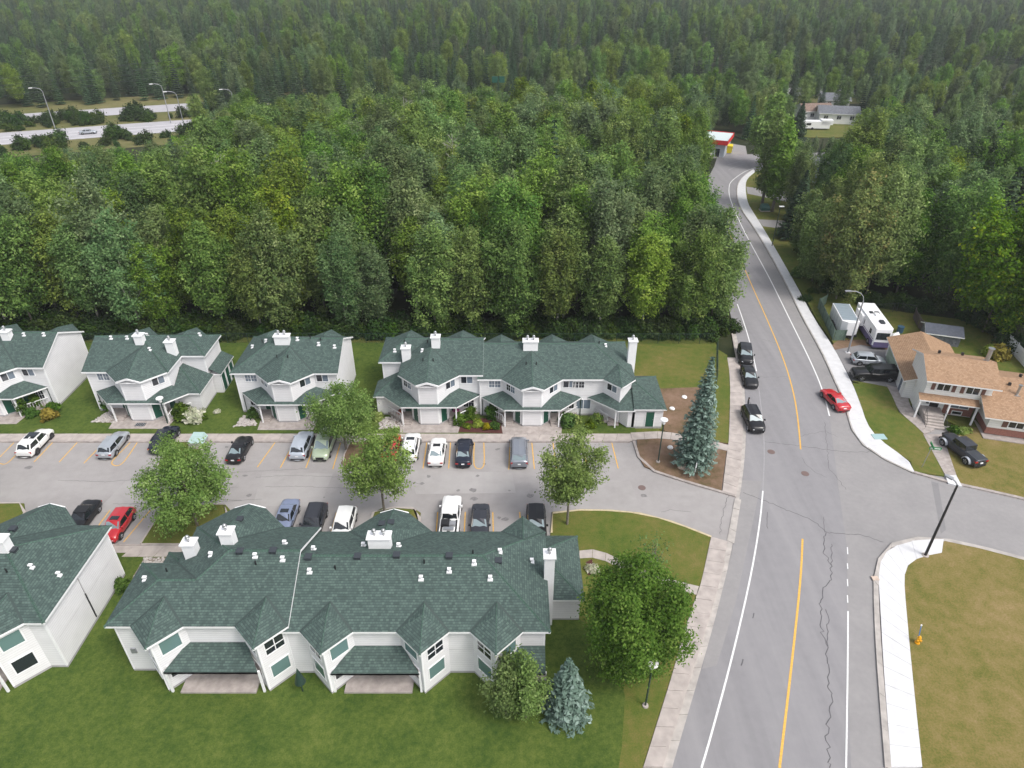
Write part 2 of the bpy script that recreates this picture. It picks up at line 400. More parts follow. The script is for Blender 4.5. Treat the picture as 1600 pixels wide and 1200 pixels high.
def slabs(parent, name, left, right, step, z0, z1, m, gap=.03, n_max=290, jitter=.012):
    """a pavement strip between two lines, laid as separate slabs"""
    L_ = resample(left, step); n = len(L_)-1
    R_ = [Vector(p) for p in right]
    tot = [0]
    for a, b in zip(R_[:-1], R_[1:]): tot.append(tot[-1]+(b-a).length)
    def at(s):
        for i in range(len(R_)-1):
            if s <= tot[i+1] or i == len(R_)-2:
                return R_[i]+(R_[i+1]-R_[i])*((s-tot[i])/max(tot[i+1]-tot[i], 1e-6))
    RR = [at(tot[-1]*i/n) for i in range(n+1)]
    for i in range(n):
        a, b, c, d = L_[i], L_[i+1], RR[i+1], RR[i]
        u = (b-a).normalized()*gap/2; w = (c-d).normalized()*gap/2
        dz = random.uniform(-jitter, jitter)
        mb = MB().prism([tuple(a+u), tuple(b-u), tuple(c-w), tuple(d+w)], z0, z1+dz)
        mb.build(name, m, parent)

# far terrain with a gentle roll beyond the highway
mb = MB()
xs = [-1500,-900,-500,-300,-160,-80,0,80,160,300,500,900,1500]; ys = [-250,0,60,120,200,300,420,560,760,1000,1400,2200,3400]
def terr(x, y): return -0.06 + (0 if y < 330 else (y-330)*.012 + 4*math.sin(x*.006+1)*math.sin(y*.005))*(1 if y < 3300 else 1)
for i in range(len(xs)-1):
    for j in range(len(ys)-1):
        q = [(xs[i],ys[j]),(xs[i+1],ys[j]),(xs[i+1],ys[j+1]),(xs[i],ys[j+1])]
        mb.poly([(x, y, terr(x, y)) for x, y in q])
mb.build("ground", M['forest'], kind='structure')

# main road
E_in = GP([(1380,1047),(1375,950),(1372,910),(1372,900),(1375,875),(1395,855),(1425,844),(1474,844)])
Ekerb_n = GP([(1427,739),(1375,715),(1347,695),(1330,670),(1322,630),(1307,600),(1285,550),(1256,500),(1232,450),(1200,391),(1176,352),(1164,336),(1156,322),(1152,308),(1152,292),(1158,279),(1177,265)])
Ewalk_r = GP([(1428,738),(1422,722),(1375,690),(1355,667),(1345,635),(1330,597),(1300,540),(1272,500),(1246,450),(1222,408),(1193,358),(1177,333),(1168,318),(1165,300),(1165,287),(1168,279),(1180,269)])
Wwalk_r = GP([(1035,1200),(1082,1047),(1100,990),(1115,940),(1132,875),(1136,847),(1149.5,778),(1155,745),(1159.5,690),(1159.5,644),(1158,595),(1151,560)])
Wwalk_l = GP([(1005,1200),(1053,1047),(1065,1000),(1087,935),(1096,910),(1111,840),(1128.5,769),(1136,705),(1138.6,694),(1141,617),(1139.5,580),(1136,560)])
Wgut = GP([(1050,1200),(1095,1047),(1117,970),(1144,860),(1155,782),(1160,750),(1166,690),(1164,613),(1160,565),(1150,522)])
road_poly = GP([(960,1420),(1050,1200),(1095,1047),(1117,970),(1144,860),(1155,782),(1160,750),(1166,690),(1164,613),(1160,565),(1150,522),(1141,490),(1132,455),(1122,415),(1113,375),(1107,340),(1103,312),(1103,292),(1108,275),(1116,260),(1120,247),(1128,239),(1168,241),(1260,239),(1400,234),(1400,252),(1260,258),(1215,262),(1180,268),(1177,265)])
road_poly += list(reversed(Ekerb_n))[1:] + GP([(1468,752),(1493,758),(1545,769),(1600,782),(1720,812),(1720,905),(1600,872),(1525,852),(1462,839),(1425,840),(1400,847),(1377,855),(1364,900),(1364,925),(1367,1000),(1370,1047),(1382,1200),(1390,1420)])
road = sheet("road", road_poly, 0.0, M['asphalt'])
sheet('road_bed', [(6,14),(70,14),(70,66),(9,66)], -.03, M['asphalt2'])
# road west branch by the shop, at the top of the hill
sheet("shop_forecourt", GP([(1060,222),(1130,222),(1165,228),(1168,244),(1120,247),(1060,250)]), -.012, M['asphalt2'])
# newer asphalt strip along the east side and the side street
strip = sheet("road_shoulder", GP([(1296,650),(1280,595),(1262,555),(1237,505),(1210,450),(1202,434),(1180,396),(1162,362)]) + GP([(1176,352),(1200,391),(1232,450),(1256,500),(1285,550),(1307,600),(1322,630),(1330,670),(1347,695),(1375,715),(1427,739),(1468,752),(1493,758),(1545,769),(1600,782),(1700,808)]) + GP([(1700,898),(1600,872),(1525,852),(1462,839),(1425,840),(1400,847),(1377,855),(1364,900),(1367,1000),(1370,1047),(1382,1200),(1330,1200),(1324,1047),(1324,860),(1310,760)]), .004, M['asphalt2'])
sheet("asphalt_patch", GP([(1455,752),(1466,755),(1478,828),(1470,834)]), .008, M['patch'])
sheet("asphalt_patch", GP([(1160,750),(1190,752),(1150,940),(1120,1040),(1097,1045),(1144,860)]), .004, M['asphalt2'])
# paint
def line(name, px, w, m, z=.010): return ribbon(name, smooth(GP(px), 2), w, z, m)
line("yellow_line", [(1130,338),(1137,358),(1155,400),(1175,447),(1200,502),(1225,562),(1240,612),(1247,655),(1251,702)], .16, M['yellow'])
line("yellow_line", [(1254,842),(1252,890),(1247,945),(1236,1047),(1218,1200)], .18, M['yellow'])
line("white_line", [(1180,262),(1165,267),(1150,277),(1141,285),(1139,292),(1139,303),(1142,315),(1160,357),(1200,430),(1210,450),(1237,505),(1262,555),(1280,595),(1290,625),(1296,650)], .16, M['white'])
line("white_line", [(1152,475),(1160,497),(1172,535),(1182,580)], .15, M['white'])
line("white_line", [(1192,767),(1188,812),(1178,875),(1163,947),(1139,1047),(1108,1160),(1096,1200)], .15, M['white'])
line("faint_white_line", [(1182,580),(1190,640),(1195,700),(1192,767)], .13, M['whitefaint'])
for a, b in ((855,866),(880,889),(905,916),(930,942)): line("white_dash", [(1324,a),(1324.6,b)], .09, M['white'], .012)
line("white_line", [(1325,955),(1324.5,1047),(1322,1200)], .12, M['white'], .012)
line("faint_white_line", [(1133,243),(1150,242),(1163,246)], .2, M['whitefaint'], .012)
line("faint_white_line", [(1136,258),(1150,254),(1160,251)], .2, M['whitefaint'], .012)
line("faint_white_line", [(1138,266),(1150,260),(1162,257)], .2, M['whitefaint'], .012)
def crack(px, w=.06, jit=.18, wid=None):
    P = resample(GP(px), .35); out = [P[0]]
    for p in P[1:-1]: out.append(p+Vector((random.uniform(-jit, jit), random.uniform(-jit, jit)))*.6)
    out.append(P[-1]); return ribbon("road_crack", out, w, .007, M['crack'])
crack([(1161,769),(1190,780),(1232,798),(1260,808),(1275,817),(1291,832),(1315,834),(1345,836),(1380,847)], .06)
crack([(1291,832),(1289,850),(1287,865),(1295,875),(1300,885),(1297,905),(1287,922),(1283,950),(1283,980),(1292,1010),(1294,1047),(1298,1100),(1292,1150),(1296,1200)], .07, .3)
crack([(1300,885),(1299,865),(1299,850)], .06); crack([(1289,832),(1288,812),(1286,808)], .04)
crack([(1290,952),(1295,965),(1293,990),(1294,1010)], .06)
crack([(1195,690),(1230,695),(1260,698),(1300,704),(1350,707),(1362,706)], .05)
crack([(1250,682),(1270,677),(1290,674),(1310,683)], .03); crack([(1253,715),(1262,728),(1275,738),(1292,746)], .03)
crack([(1288,660),(1292,690),(1296,732),(1310,750),(1322,765)], .035)
crack([(1187,588),(1196,590),(1230,588)], .03); crack([(1190,530),(1222,538)], .03)
crack([(1199,800),(1198,820),(1200,826)], .05, .08); crack([(1178,958),(1176,966)], .08, .05); crack([(1161,1030),(1158,1040)], .1, .05)
for i in range(10):   # lot cracks
    x = random.uniform(60, 560); y = random.uniform(735, 792)
    crack([(x,y),(x+random.uniform(40,90),y+random.uniform(-5,6)),(x+random.uniform(100,170),y+random.uniform(-8,8))], .03, .1)
crack([(1033,800),(1050,796),(1080,800)], .03); crack([(1140,770),(1130,800),(1125,835)], .03)
for q in ([(150,800),(196,752),(262,748),(300,790),(300,800)], [(395,790),(410,738),(520,740),(500,792)], [(640,735),(800,738),(806,770),(650,772)], [(905,795),(920,748),(985,752),(1002,800)], [(560,738),(600,738),(604,760),(556,760)]):
    sheet("lot_patch", GP(q), 0.0, M['lot2'])
for i in range(46):
    x, y = random.choice([(random.uniform(-54,10), random.uniform(58.2,62)), (random.uniform(-44,2), random.uniform(47.4,51)), (random.uniform(-50,14), random.uniform(52,57))]); r = random.uniform(.12,.5); n = 9
    sheet("oil_stain", [(x+r*math.cos(k*6.283/n)*random.uniform(.6,1.2), y+r*.8*math.sin(k*6.283/n)*random.uniform(.6,1.2)) for k in range(n)], .004, M['stain'])
for (u, v, r) in ((1258,740,.42),(1205,706,.42),(1003,762,.40),(900,742,.3)):
    x, y = G(u, v); mb = MB().tube((x,y,-.02), (x,y,.014), r, r, 20); mb.tube((x,y,.0),(x,y,.019), r*.82, r*.82, 20)
    tag(mb.build("manhole_cover", mat("rusty_iron", (.16,.11,.10), .7)), {1258:"round rusty manhole cover in the road just below the end of the yellow line", 1205:"round rusty manhole cover in the road below the black car with a person", 1003:"round rusty manhole cover in the parking lot entrance near the spruce corner", 900:"small round manhole cover in the parking lot under the right lot tree"}[u] , "manhole cover")
    
# parking lot and entrance drive
lot_poly = [(-130,62.9),(13.9,62.9)] + GP([(994,712),(1005,732),(1034,743),(1098,763),(1127,770),(1158,779),(1150,850),(1112,839),(1082,827),(1050,815),(1012,804),(975,799),(935,797),(900,797),(862,800)]) + [(3.9,46.6),(-130,46.6)]
sheet("parking_lot", lot_poly, -.006, M['lot'])
sheet("ground_lot_edge", [(-130,46.4),(3.7,46.4),(3.7,47.5),(-130,47.5)], -.02, M['lot'])

# lawns and soils (surface 0.12 above the asphalt)
def lawn(name, pts, m, z=.12): return slab(name, pts, -.05, z, m)
walk_n = 64.15   # back edge of the front walk (world y), row edge 62.9
sheet("behind_row_lawn_base", [(-140,63.2),(24,63.2),(26.5,72),(29.3,84),(29.5,88),(-140,88)], .03, M['lawn'])
lawn("lawn_between", [(-130,64.3),(14.6,64.3),(14.6,66),(18,66.6),(18,86.3),(-130,86.3)], M['lush'])
lawn("side_lawn", [(14.9,73)] + [(15,86.3)] + GP([(1118,548)]) + GP([(1112,640),(1085,648),(1060,650),(1052,640)]) + [(18.3,70)], M['drylawn'], .128)
lawn("bare_soil", [(18.0,65.0),(18.0,74)] + GP([(930//1,640)])[:0] + GP([(1100,606),(1115,640),(1138,694),(1085,690),(1050,678),(1030,672)]), M['dirt'], .135)
lawn("verge_lawn", GP([(1118,545),(1136,556),(1139,580),(1140.5,617),(1137.8,694),(1112,690),(1114,620)]), M['drylawn'], .14)
lawn("corner_soil", GP([(995,686),(1030,686),(1085,693),(1135,706),(1127,768),(1098,761),(1034,741),(1007,730),(996,711)]), M['dirt'], .13)
lawn("entrance_lawn", GP([(862,832),(863,801),(900,799),(935,799),(975,801),(1012,806),(1050,817),(1082,829),(1110,841),(1096,908),(1086,934),(1064,1000),(1052,1047),(1004,1200),(960,1400),(700,1400),(700,1200),(700,1000),(850,860)]), M['drylawn'], .125)
lawn("back_lawn", [(-90,5),(7.2,5),(6.0,12),(7.6,18),(6.6,23),(7.8,27),(8.6,31),(8.2,34),(7.2,36.5),(5.8,38),(3.5,39.5),(3.5,45.6),(-90,45.6)], M['lush'], .131)
0 and lawn("dry_patch", GP([(865,815),(905,806),(975,808),(990,830),(940,850),(905,868),(868,850)]), M['dry'], .132)
lawn("house_lawn", GP([(1428,738),(1422,722),(1375,690),(1355,667),(1345,635),(1332,600),(1385,602),(1395,620),(1404,645),(1425,662),(1446,682),(1462,700),(1475,745)]), M['drylawn'])
lawn("house_lawn", GP([(1495,755),(1476,700),(1472,680),(1490,672),(1530,668),(1600,690),(1800,720),(1800,835),(1600,780),(1545,767)]), M['dry'])
lawn("house_back_lawn", GP([(1333,596),(1304,540),(1276,500),(1262,474),(1300,470),(1420,490),(1500,500),(1620,560),(1800,640),(1800,700),(1600,690),(1500,668),(1440,640)]), M['drylawn'], .115)
lawn("corner_lawn", GP([(1474,846),(1525,854),(1600,874),(1720,907),(1900,960),(1900,1400),(1490,1400),(1440,1200),(1424,1047),(1415,950),(1412,912),(1414,892),(1425,877),(1445,870),(1471,865)]), M['dry'])
0 and lawn("green_patch", GP([(1540,975),(1600,955),(1700,960),(1700,1060),(1560,1060),(1535,1020)]), M['lawn'], .126)
# verge north along the east pavement
nr = [Vector(p) for p in Ewalk_r[9:]]
lawn("verge_east", [tuple(p) for p in nr] + [tuple(p) for p in reversed(offset(nr, -16))], M['drylawn'], .05)
lawn("verge_green", GP([(1262,474),(1246,448),(1212,390),(1262,385),(1305,430),(1340,478)]), M['lawn'], .125)
sheet("side_lane", GP([(1166,292),(1168,303),(1240,318),(1240,302)]), .065, M['asphalt2'])
sheet("side_lane", GP([(1184,343),(1192,354),(1240,360),(1240,346)]), .065, M['asphalt2'])
# driveway by the house
slab("driveway", GP([(1304,548),(1331,595),(1420,612),(1422,580),(1398,550),(1345,540)]), -.02, .135, M['patch'])
slab("gravel_strip", GP([(1300,540),(1306,552),(1345,545),(1392,560),(1392,546),(1350,532),(1310,532)]), -.02, .13, M['dirt'])

# kerbs ------------------------------------------------------------
kerbs = empty("kerb", (0,0,0)); kerbs['kind'] = 'structure'
def kerb(px=None, pts=None, w=.16, h=.15, m=None, side=1, step=3.0, sm=True):
    P = pts if pts is not None else GP(px)
    P = smooth(P, 2) if sm else P
    slabs(kerbs, "kerb_stone", [tuple(p) for p in P], [tuple(p) for p in offset(P, side*w)], step, -.03, h, m or M['concrete'], .02)
kerb([(1096,1200//1),(1082,1047)][:0] or [(1036,1197),(1083,1047),(1101,990),(1116,940),(1133,878)], side=1, w=.2)
kerb([(1150,775),(1156,745),(1160.5,690),(1160.5,644),(1159,595),(1152,560),(1145,522)], side=1, w=.2)
kerb([(988,690),(994,712),(1005,732),(1034,743),(1098,763),(1128,770),(1148,777)], side=1, w=.3, m=M['concrete2'])
kerb([(860,834),(858,806),(864,800),(900,797),(935,797),(975,799),(1012,804),(1050,815),(1082,827),(1112,839)], side=-1, w=.2, m=mat("painted_kerb",(.50,.42,.27),.8,var=.15))
kerb([(1427,739),(1375,715),(1347,695),(1330,670),(1322,630),(1307,600),(1285,550),(1256,500),(1232,450),(1200,391),(1176,352),(1164,336),(1156,322),(1152,308),(1152,292),(1158,279),(1177,265)], side=1, w=.18, h=.14, m=M['gutter'])
kerb([(1427,740),(1468,752),(1493,758),(1545,769),(1600,782),(1700,806)], side=1, w=.35, m=M['concrete2'])
kerb([(1382,1200),(1370,1047),(1367,1000),(1364,925),(1364,900),(1377,855),(1400,847),(1425,840),(1462,839),(1525,852),(1600,872),(1700,899)], side=-1, w=.42, h=.13, m=M['gutter'])
# gutter strip of the west side: pale concrete panels
slabs(kerbs, "gutter_panel", [tuple(p) for p in smooth(Wgut,1)], [tuple(p) for p in smooth(Wwalk_r[:-1]+[G(1145,522)],1)], 2.2, -.03, .014, M['gutter'], .03, jitter=.003)
slabs(kerbs, "kerb_ramp", GP([(1148,780),(1136,845)]), GP([(1158,781),(1147,850)]), 1.5, -.03, .05, M['gutter'], .03)

# pavements ---------------------------------------------------------
walk = empty("pavement", (0,0,0)); walk['kind'] = 'structure'
slabs(walk, "slab", [tuple(p) for p in smooth(Wwalk_r[:6],1)], [tuple(p) for p in smooth(Wwalk_l[:6],1)], 1.6, -.03, .15, M['concrete'])
slabs(walk, "slab", [tuple(p) for p in smooth(Wwalk_r[6:],1)], [tuple(p) for p in smooth(Wwalk_l[6:],1)], 1.6, -.03, .15, M['concrete'])
slabs(walk, "slab", [tuple(p) for p in smooth(Ekerb_n,1)], [tuple(p) for p in smooth(Ewalk_r,1)], 1.8, -.03, .145, M['newconcrete'], .02, jitter=.004)
slabs(walk, "slab", [tuple(p) for p in smooth(GP([(1392,1200),(1380,1047),(1375,950),(1372,910),(1374,880),(1384,862),(1405,851),(1430,845),(1474,844)]),1)],
      [tuple(p) for p in smooth(GP([(1440,1200),(1424,1047),(1415,950),(1412,912),(1413.5,893),(1418,884),(1428,876),(1445,870),(1471,865)]),1)], 1.7, -.03, .14, M['newconcrete'], .02, jitter=.004)
slabs(walk, "slab", [(-90,62.95),(13.9,62.95)], [(-90,64.3),(13.9,64.3)], 1.5, -.03, .14, M['concrete'])
slabs(walk, "slab", [(13.9,63.1)]+GP([(1035,686),(1085,693),(1136,706)]), [(13.9,64.5)]+GP([(1035,675),(1085,683),(1138,697)]), 1.5, -.03, .145, M['concrete'])
slabs(walk, "kerb_edge", [(-90,62.75),(13.6,62.75)], [(-90,62.93),(13.6,62.93)], 3.0, -.03, .155, M['concrete2'])
slabs(walk, "slab", [(-90,46.5),(3.6,46.5)], [(-90,45.1),(3.6,45.1)], 1.5, -.03, .14, M['concrete'])
slabs(walk, "kerb_edge", [(-90,46.7),(3.6,46.7)], [(-90,46.52),(3.6,46.52)], 3.0, -.03, .155, M['concrete2'])
slabs(walk, "slab", smooth(GP([(905,862),(925,859),(945,864),(985,885),(1040,905),(1092,918)]),1), smooth(GP([(905,874),(925,872),(945,877),(985,898),(1040,920),(1088,931)]),1), 1.3, -.03, .155, M['concrete'])
slabs(walk, "slab", GP([(1442,680),(1477,745)]), GP([(1472,680),(1494,745)]), 1.2, -.03, .15, M['concrete2'])
slabs(walk, "slab", GP([(1476,744),(1481,757)]), GP([(1493,744),(1503,762)]), 1.2, -.03, .17, M['newconcrete'])
slabs(walk, "slab", smooth(GP([(1384,602),(1394,620),(1404,645),(1425,662),(1444,680)]),1), smooth(GP([(1420,612),(1418,625),(1424,640),(1440,655),(1460,672)]),1), 1.3, -.03, .15, M['concrete2'])

# islands in the lot
def island(pts, m, kw=.15):
    slab("island_lawn", pts, -.02, .125, m)
    P = list(pts)+[pts[0]]
    c = sum((Vector(p) for p in pts), Vector((0,0)))/len(pts)
    A = sum(pts[i][0]*pts[(i+1)%len(pts)][1]-pts[(i+1)%len(pts)][0]*pts[i][1] for i in range(len(pts)))
    slabs(kerbs, "kerb_stone", P, [tuple(p) for p in offset([Vector(p) for p in P], -kw if A > 0 else kw)], 2.2, -.03, .155, M['concrete'], .02)
island([(-38.9,62.7),(-38.9,58.3),(-38.2,57.6),(-36.2,57.6),(-35.3,58.4),(-35.2,62.7)], M['lawn'])
island([(-18.6,62.7),(-18.9,59.0),(-18.4,58.0),(-15.8,58.0),(-15.2,59.0),(-15.1,62.7)], M['dirt'])
island([(-35.4,46.8),(-35.4,51.6),(-34.6,52.2),(-29.3,52.2),(-28.6,51.5),(-28.5,46.8)], M['drylawn'])
island([(-14.0,46.8),(-14.0,51.0),(-13.2,51.7),(-10.0,51.7),(-9.2,51.0),(-9.2,46.8)], M['drylawn'])
island([(-56,46.8),(-56,52.3),(-50.0,52.4),(-49.2,51.2),(-49.4,46.8)], M['drylawn'])
0 and sheet("oily_asphalt_patch", GP([(350,680),(372,684),(345,705),(318,730),(312,728)]), .002, M['dirt'])
# stall lines
def stall(px, m='yellow'): ribbon("stall_line", smooth(GP(px), 1) if len(px) > 2 else GP(px), .11, .008, M[m])
for q in ([(-45,722),(-8,674)], [(0,714),(37,676)], [(53,722),(97,676)], [(92.5,722),(134,677)], [(131,724),(151,703)], [(402,730),(433,687)], [(438,731),(462,687)], [(478,731),(494,688)],
          [(661,732),(667,691)], [(701,732),(704,691)], [(795,734),(797,692)], [(835,733),(831,692)], [(966,732),(956,692)],
          [(520,733),(532,692)],[(870,733),(864,692)],[(918,733),(910,692)]): stall(q)
for q in ([(-2,724),(8,726),(16,720),(24,712)], [(205,690),(176,719),(174,725),(180,728),(188,727),(197,718),(222,680)], [(741,690),(740,724),(743,731),(749,733),(754,731),(757,724),(756,690)]): stall(q)
for q in ([(235,797),(193,847)], [(172,797),(140,840)], [(128,797),(90,840)], [(484,798),(473,840)], [(526,800),(515,840)], [(684,800),(681,840)], [(727,800),(725,840)], [(770,800),(771,840)], [(812,800),(815,840)], [(445,797),(428,840)], [(405,797),(385,840)]): stall(q)
def grate(u, v, w, d, label):
    x, y = G(u, v); mb = MB().box(x-w/2, x+w/2, y-d/2, y+d/2, .14, .168)
    o = mb.build("drain_grate", M['vent']); tag(o, label, "drain grate")
    for k in range(6): MB().box(x-w/2+.05+k*w/6, x-w/2+.05+k*w/6+.06, y-d/2+.05, y+d/2-.05, .165, .18).build("bar", M['metal'], o)
grate(220, 665, 1.2, .7, "dark iron grate in the front pavement below the second townhouse from the left")
x, y = G(1367, 905); tag(MB().box(x-.3, x+.3, y-.25, y+.25, .10, .15).build("storm_drain", M['boulder']), "brown square storm drain in the curved gutter by the new pavement", "drain")
x, y = G(1373, 684); o = MB().box(x-.75, x+.75, y-.5, y+.5, .12, .2).build("ground_hatch", mat("pale_teal", (.32,.46,.47), .6)); tag(o, "flat pale teal utility lid lying in the lawn beside the new pavement", "utility lid")
# ------------------------------------------------------------------ townhouses
ZE = 5.9; S = 0.5; Q2 = math.sqrt(2)
def window(root, p, ang, w, h, glass='glass', grid=False, lites=2, name='window', split=None):
    """p: centre of the sill line on the wall, ang: direction the wall faces (degrees)"""
    n = (math.cos(R(ang)), math.sin(R(ang))); t = (-n[1], n[0])
    f = MB(); b = .085
    f.obox(p, t, n, -w/2-b, w/2+b, -.01, .05, -b, 0); f.obox(p, t, n, -w/2-b, w/2+b, -.01, .05, h, h+b)
    f.obox(p, t, n, -w/2-b, -w/2, -.01, .05, 0, h); f.obox(p, t, n, w/2, w/2+b, -.01, .05, 0, h)
    for i in range(1, lites):
        x = -w/2+w*i/lites; f.obox(p, t, n, x-.035, x+.035, -.01, .045, 0, h)
    if split: f.obox(p, t, n, -w/2, w/2, -.01, .045, h*split-.035, h*split+.035)
    if grid:
        for i in range(1, 4*1+1):
            x = -w/2+w*i/5
        for i in range(lites):
            x = -w/2+w*(i+.5)/lites; f.obox(p, t, n, x-.012, x+.012, -.01, .035, 0, h)
        f.obox(p, t, n, -w/2, w/2, -.01, .033, h/2-.012, h/2+.012)
    o = f.build(name, M['trim'], root)
    for i in range(lites):
        a0 = -w/2+w*i/lites+.02; a1 = -w/2+w*(i+1)/lites-.02
        g = glass[i % len(glass)] if isinstance(glass, (list, tuple)) else glass
        MB().obox(p, t, n, a0, a1, -.01, .018, .02, h-.02).build('pane', M[g], o)
    return o
def door(root, p, ang, w, h, m='green', name='door'):
    n = (math.cos(R(ang)), math.sin(R(ang))); t = (-n[1], n[0]); b = .08
    d = MB().obox(p, t, n, -w/2, w/2, -.01, .03, 0, h).build(name, M[m], root)
    f = MB(); f.obox(p, t, n, -w/2-b, -w/2, -.01, .055, 0, h+b); f.obox(p, t, n, w/2, w/2+b, -.01, .055, 0, h+b); f.obox(p, t, n, -w/2, w/2, -.01, .055, h, h+b)
    f.build('door_frame', M['trim'], d)
    MB().obox(p, t, n, w/2-.13, w/2-.08, .03, .08, h*.45, h*.45+.1).build('handle', M['metal'], d)
    return d
def planar(mb, pts, m=0):
    """face oriented upwards"""
    a, b, c = (Vector(p) for p in pts[:3]); n = (b-a).cross(c-a)
    mb.poly(pts if n.z > 0 else pts[::-1], m)
def strip3(mb, a, b, w=.13, lift=.035, m=0):
    """thin cap laid along a ridge, hip or valley from a to b"""
    a = Vector(a); b = Vector(b); d = (b-a).normalized(); s = Vector((d.y, -d.x, 0))
    s = s.normalized()*w; up = Vector((0,0,lift)); dn = Vector((0,0,-.09))
    L_ = (b-a).length; k = max(1, int(L_/.3))
    for i in range(k):
        p = a+(b-a)*(i/k); q = a+(b-a)*((i+.86)/k)
        mb.poly([p+s+dn+up, p+up*1.5, q+up, q+s+dn+up*.6]); mb.poly([p+up*1.5, p-s+dn+up, q-s+dn+up*.6, q+up])
def flatstrip(mb, a, b, w, lift=.02):
    a = Vector(a); b = Vector(b); d = (b-a).normalized(); s = Vector((-d.y, d.x, 0)).normalized()*w
    up = Vector((0,0,lift)); mb.poly([a-s+up, b-s+up, b+s+up, a+s+up])

class Block:
    """one stretch of a row in the row's own frame: front towards -y"""
    def __init__(s, x0, x1, yf, yr, dz=0, left='gable', right='gable', wl=None, wr=None, prows=(), fk=(), kites=()):
        s.x0, s.x1, s.yf, s.yr, s.dz, s.left, s.right, s.wl, s.wr = x0, x1, yf, yr, dz, left, right, wl, wr
        s.prows, s.fk, s.kites = prows, fk, kites
        s.D = yr-yf; s.ze = ZE+dz
    def h(s, x, y):
        """height of the roof over a point (or None)"""
        z = S*min(y-s.yf, s.yr-y)
        if s.left == 'hip': z = min(z, S*(x-s.x0))
        if s.right == 'hip': z = min(z, S*(s.x1-x))
        for W, sg in ((s.wl, 1), (s.wr, -1)):
            if W:
                xw, yw = W; z2 = min(S*(y-yw), S*(s.yr-y), S*sg*(x-xw)); z = max(z, z2)
        for (xc, w, c) in list(s.prows)+[(a, b, 0) for a, b in s.fk]:
            yy = y-s.yf; z = max(z, min(S*(w-abs(x-xc)), S*((yy+w)-abs(x-xc))/Q2) if yy < w+.2 else -9)
        for (xc, w) in s.kites:
            yy = s.yr-y; z = max(z, min(S*(w-abs(x-xc)), S*((yy+w)-abs(x-xc))/Q2) if yy < w+.2 else -9)
        return s.ze+z

def prow_roof(mb, cap, val, fas, xc, y0, w, c, ze, sy):
    """hipped prow on the eave line y0; sy=-1 sticks out to the front, +1 to the rear"""
    P = lambda x, y, z: (xc+x, y0+sy*y*-1 if False else y0-sy*(-y)*-1, ze+z)
    def P(x, y, z): return (xc+x, y0+(y if sy < 0 else -y), ze+z)
    A = (0, (Q2-1)*w, S*w)
    for sg in (-1, 1):
        planar(mb, [P(sg*w,0,0), P(*A), P(0,w,S*w)])
        if c > 0: planar(mb, [P(sg*w,0,0), P(sg*c,-(w-c),0), P(0,-(w-c),S*c/Q2), P(*A)])
        else: planar(mb, [P(sg*w,0,0), P(0,-w,0), P(*A)])
        flatstrip(val, P(sg*w,0,0), P(0,w,S*w), .09, .03)
        strip3(cap, P(sg*w*.98,.02,.01), P(*A), .09, .012)
    strip3(cap, P(0,-(w-c),S*c/Q2) if c > 0 else P(0,-w,0), P(*A), .11, .02)
    strip3(cap, P(*A), P(0,w*.98,S*w), .1, .02)
    # fascia and soffit
    T = .2
    out = [(-w,0),(-c,-(w-c)),(c,-(w-c)),(w,0)] if c > 0 else [(-w,0),(0,-w),(w,0)]
    for a, b in zip(out[:-1], out[1:]):
        if c > 0 and abs(a[1]-b[1]) < 1e-6: continue
        q = [P(*a,0), P(*a,-T), P(*b,-T), P(*b,0)]
        fas.poly(q if sy < 0 else q[::-1])
    q = [P(x, y, -T) for x, y in out]+[P(w,.6,-T), P(-w,.6,-T)]
    fas.poly(q if sy > 0 else q[::-1])
    if c > 0:   # little gable over the flat nose
        H = S*c/Q2; y = -(w-c)
        a, b, d = P(-c, y+.22, 0), P(c, y+.22, 0), P(0, y+.22, H)
        fas.poly([a,b,d] if sy < 0 else [b,a,d])
        for sg in (-1, 1):
            a = Vector(P(sg*(c+.03), y-.03, 0)); b = Vector(P(0, y-.03, H))
            k = Vector((0, 0, -.2)); bk = Vector(P(0,.22,0))-Vector(P(0,0,0))
            fas.poly([a, b, b+k, a+k]); fas.poly([a+k, b+k, b+k+bk, a+k+bk]); fas.poly([a+Vector((0,0,.02)), b+Vector((0,0,.02)), b+bk+Vector((0,0,.02)), a+bk+Vector((0,0,.02))])

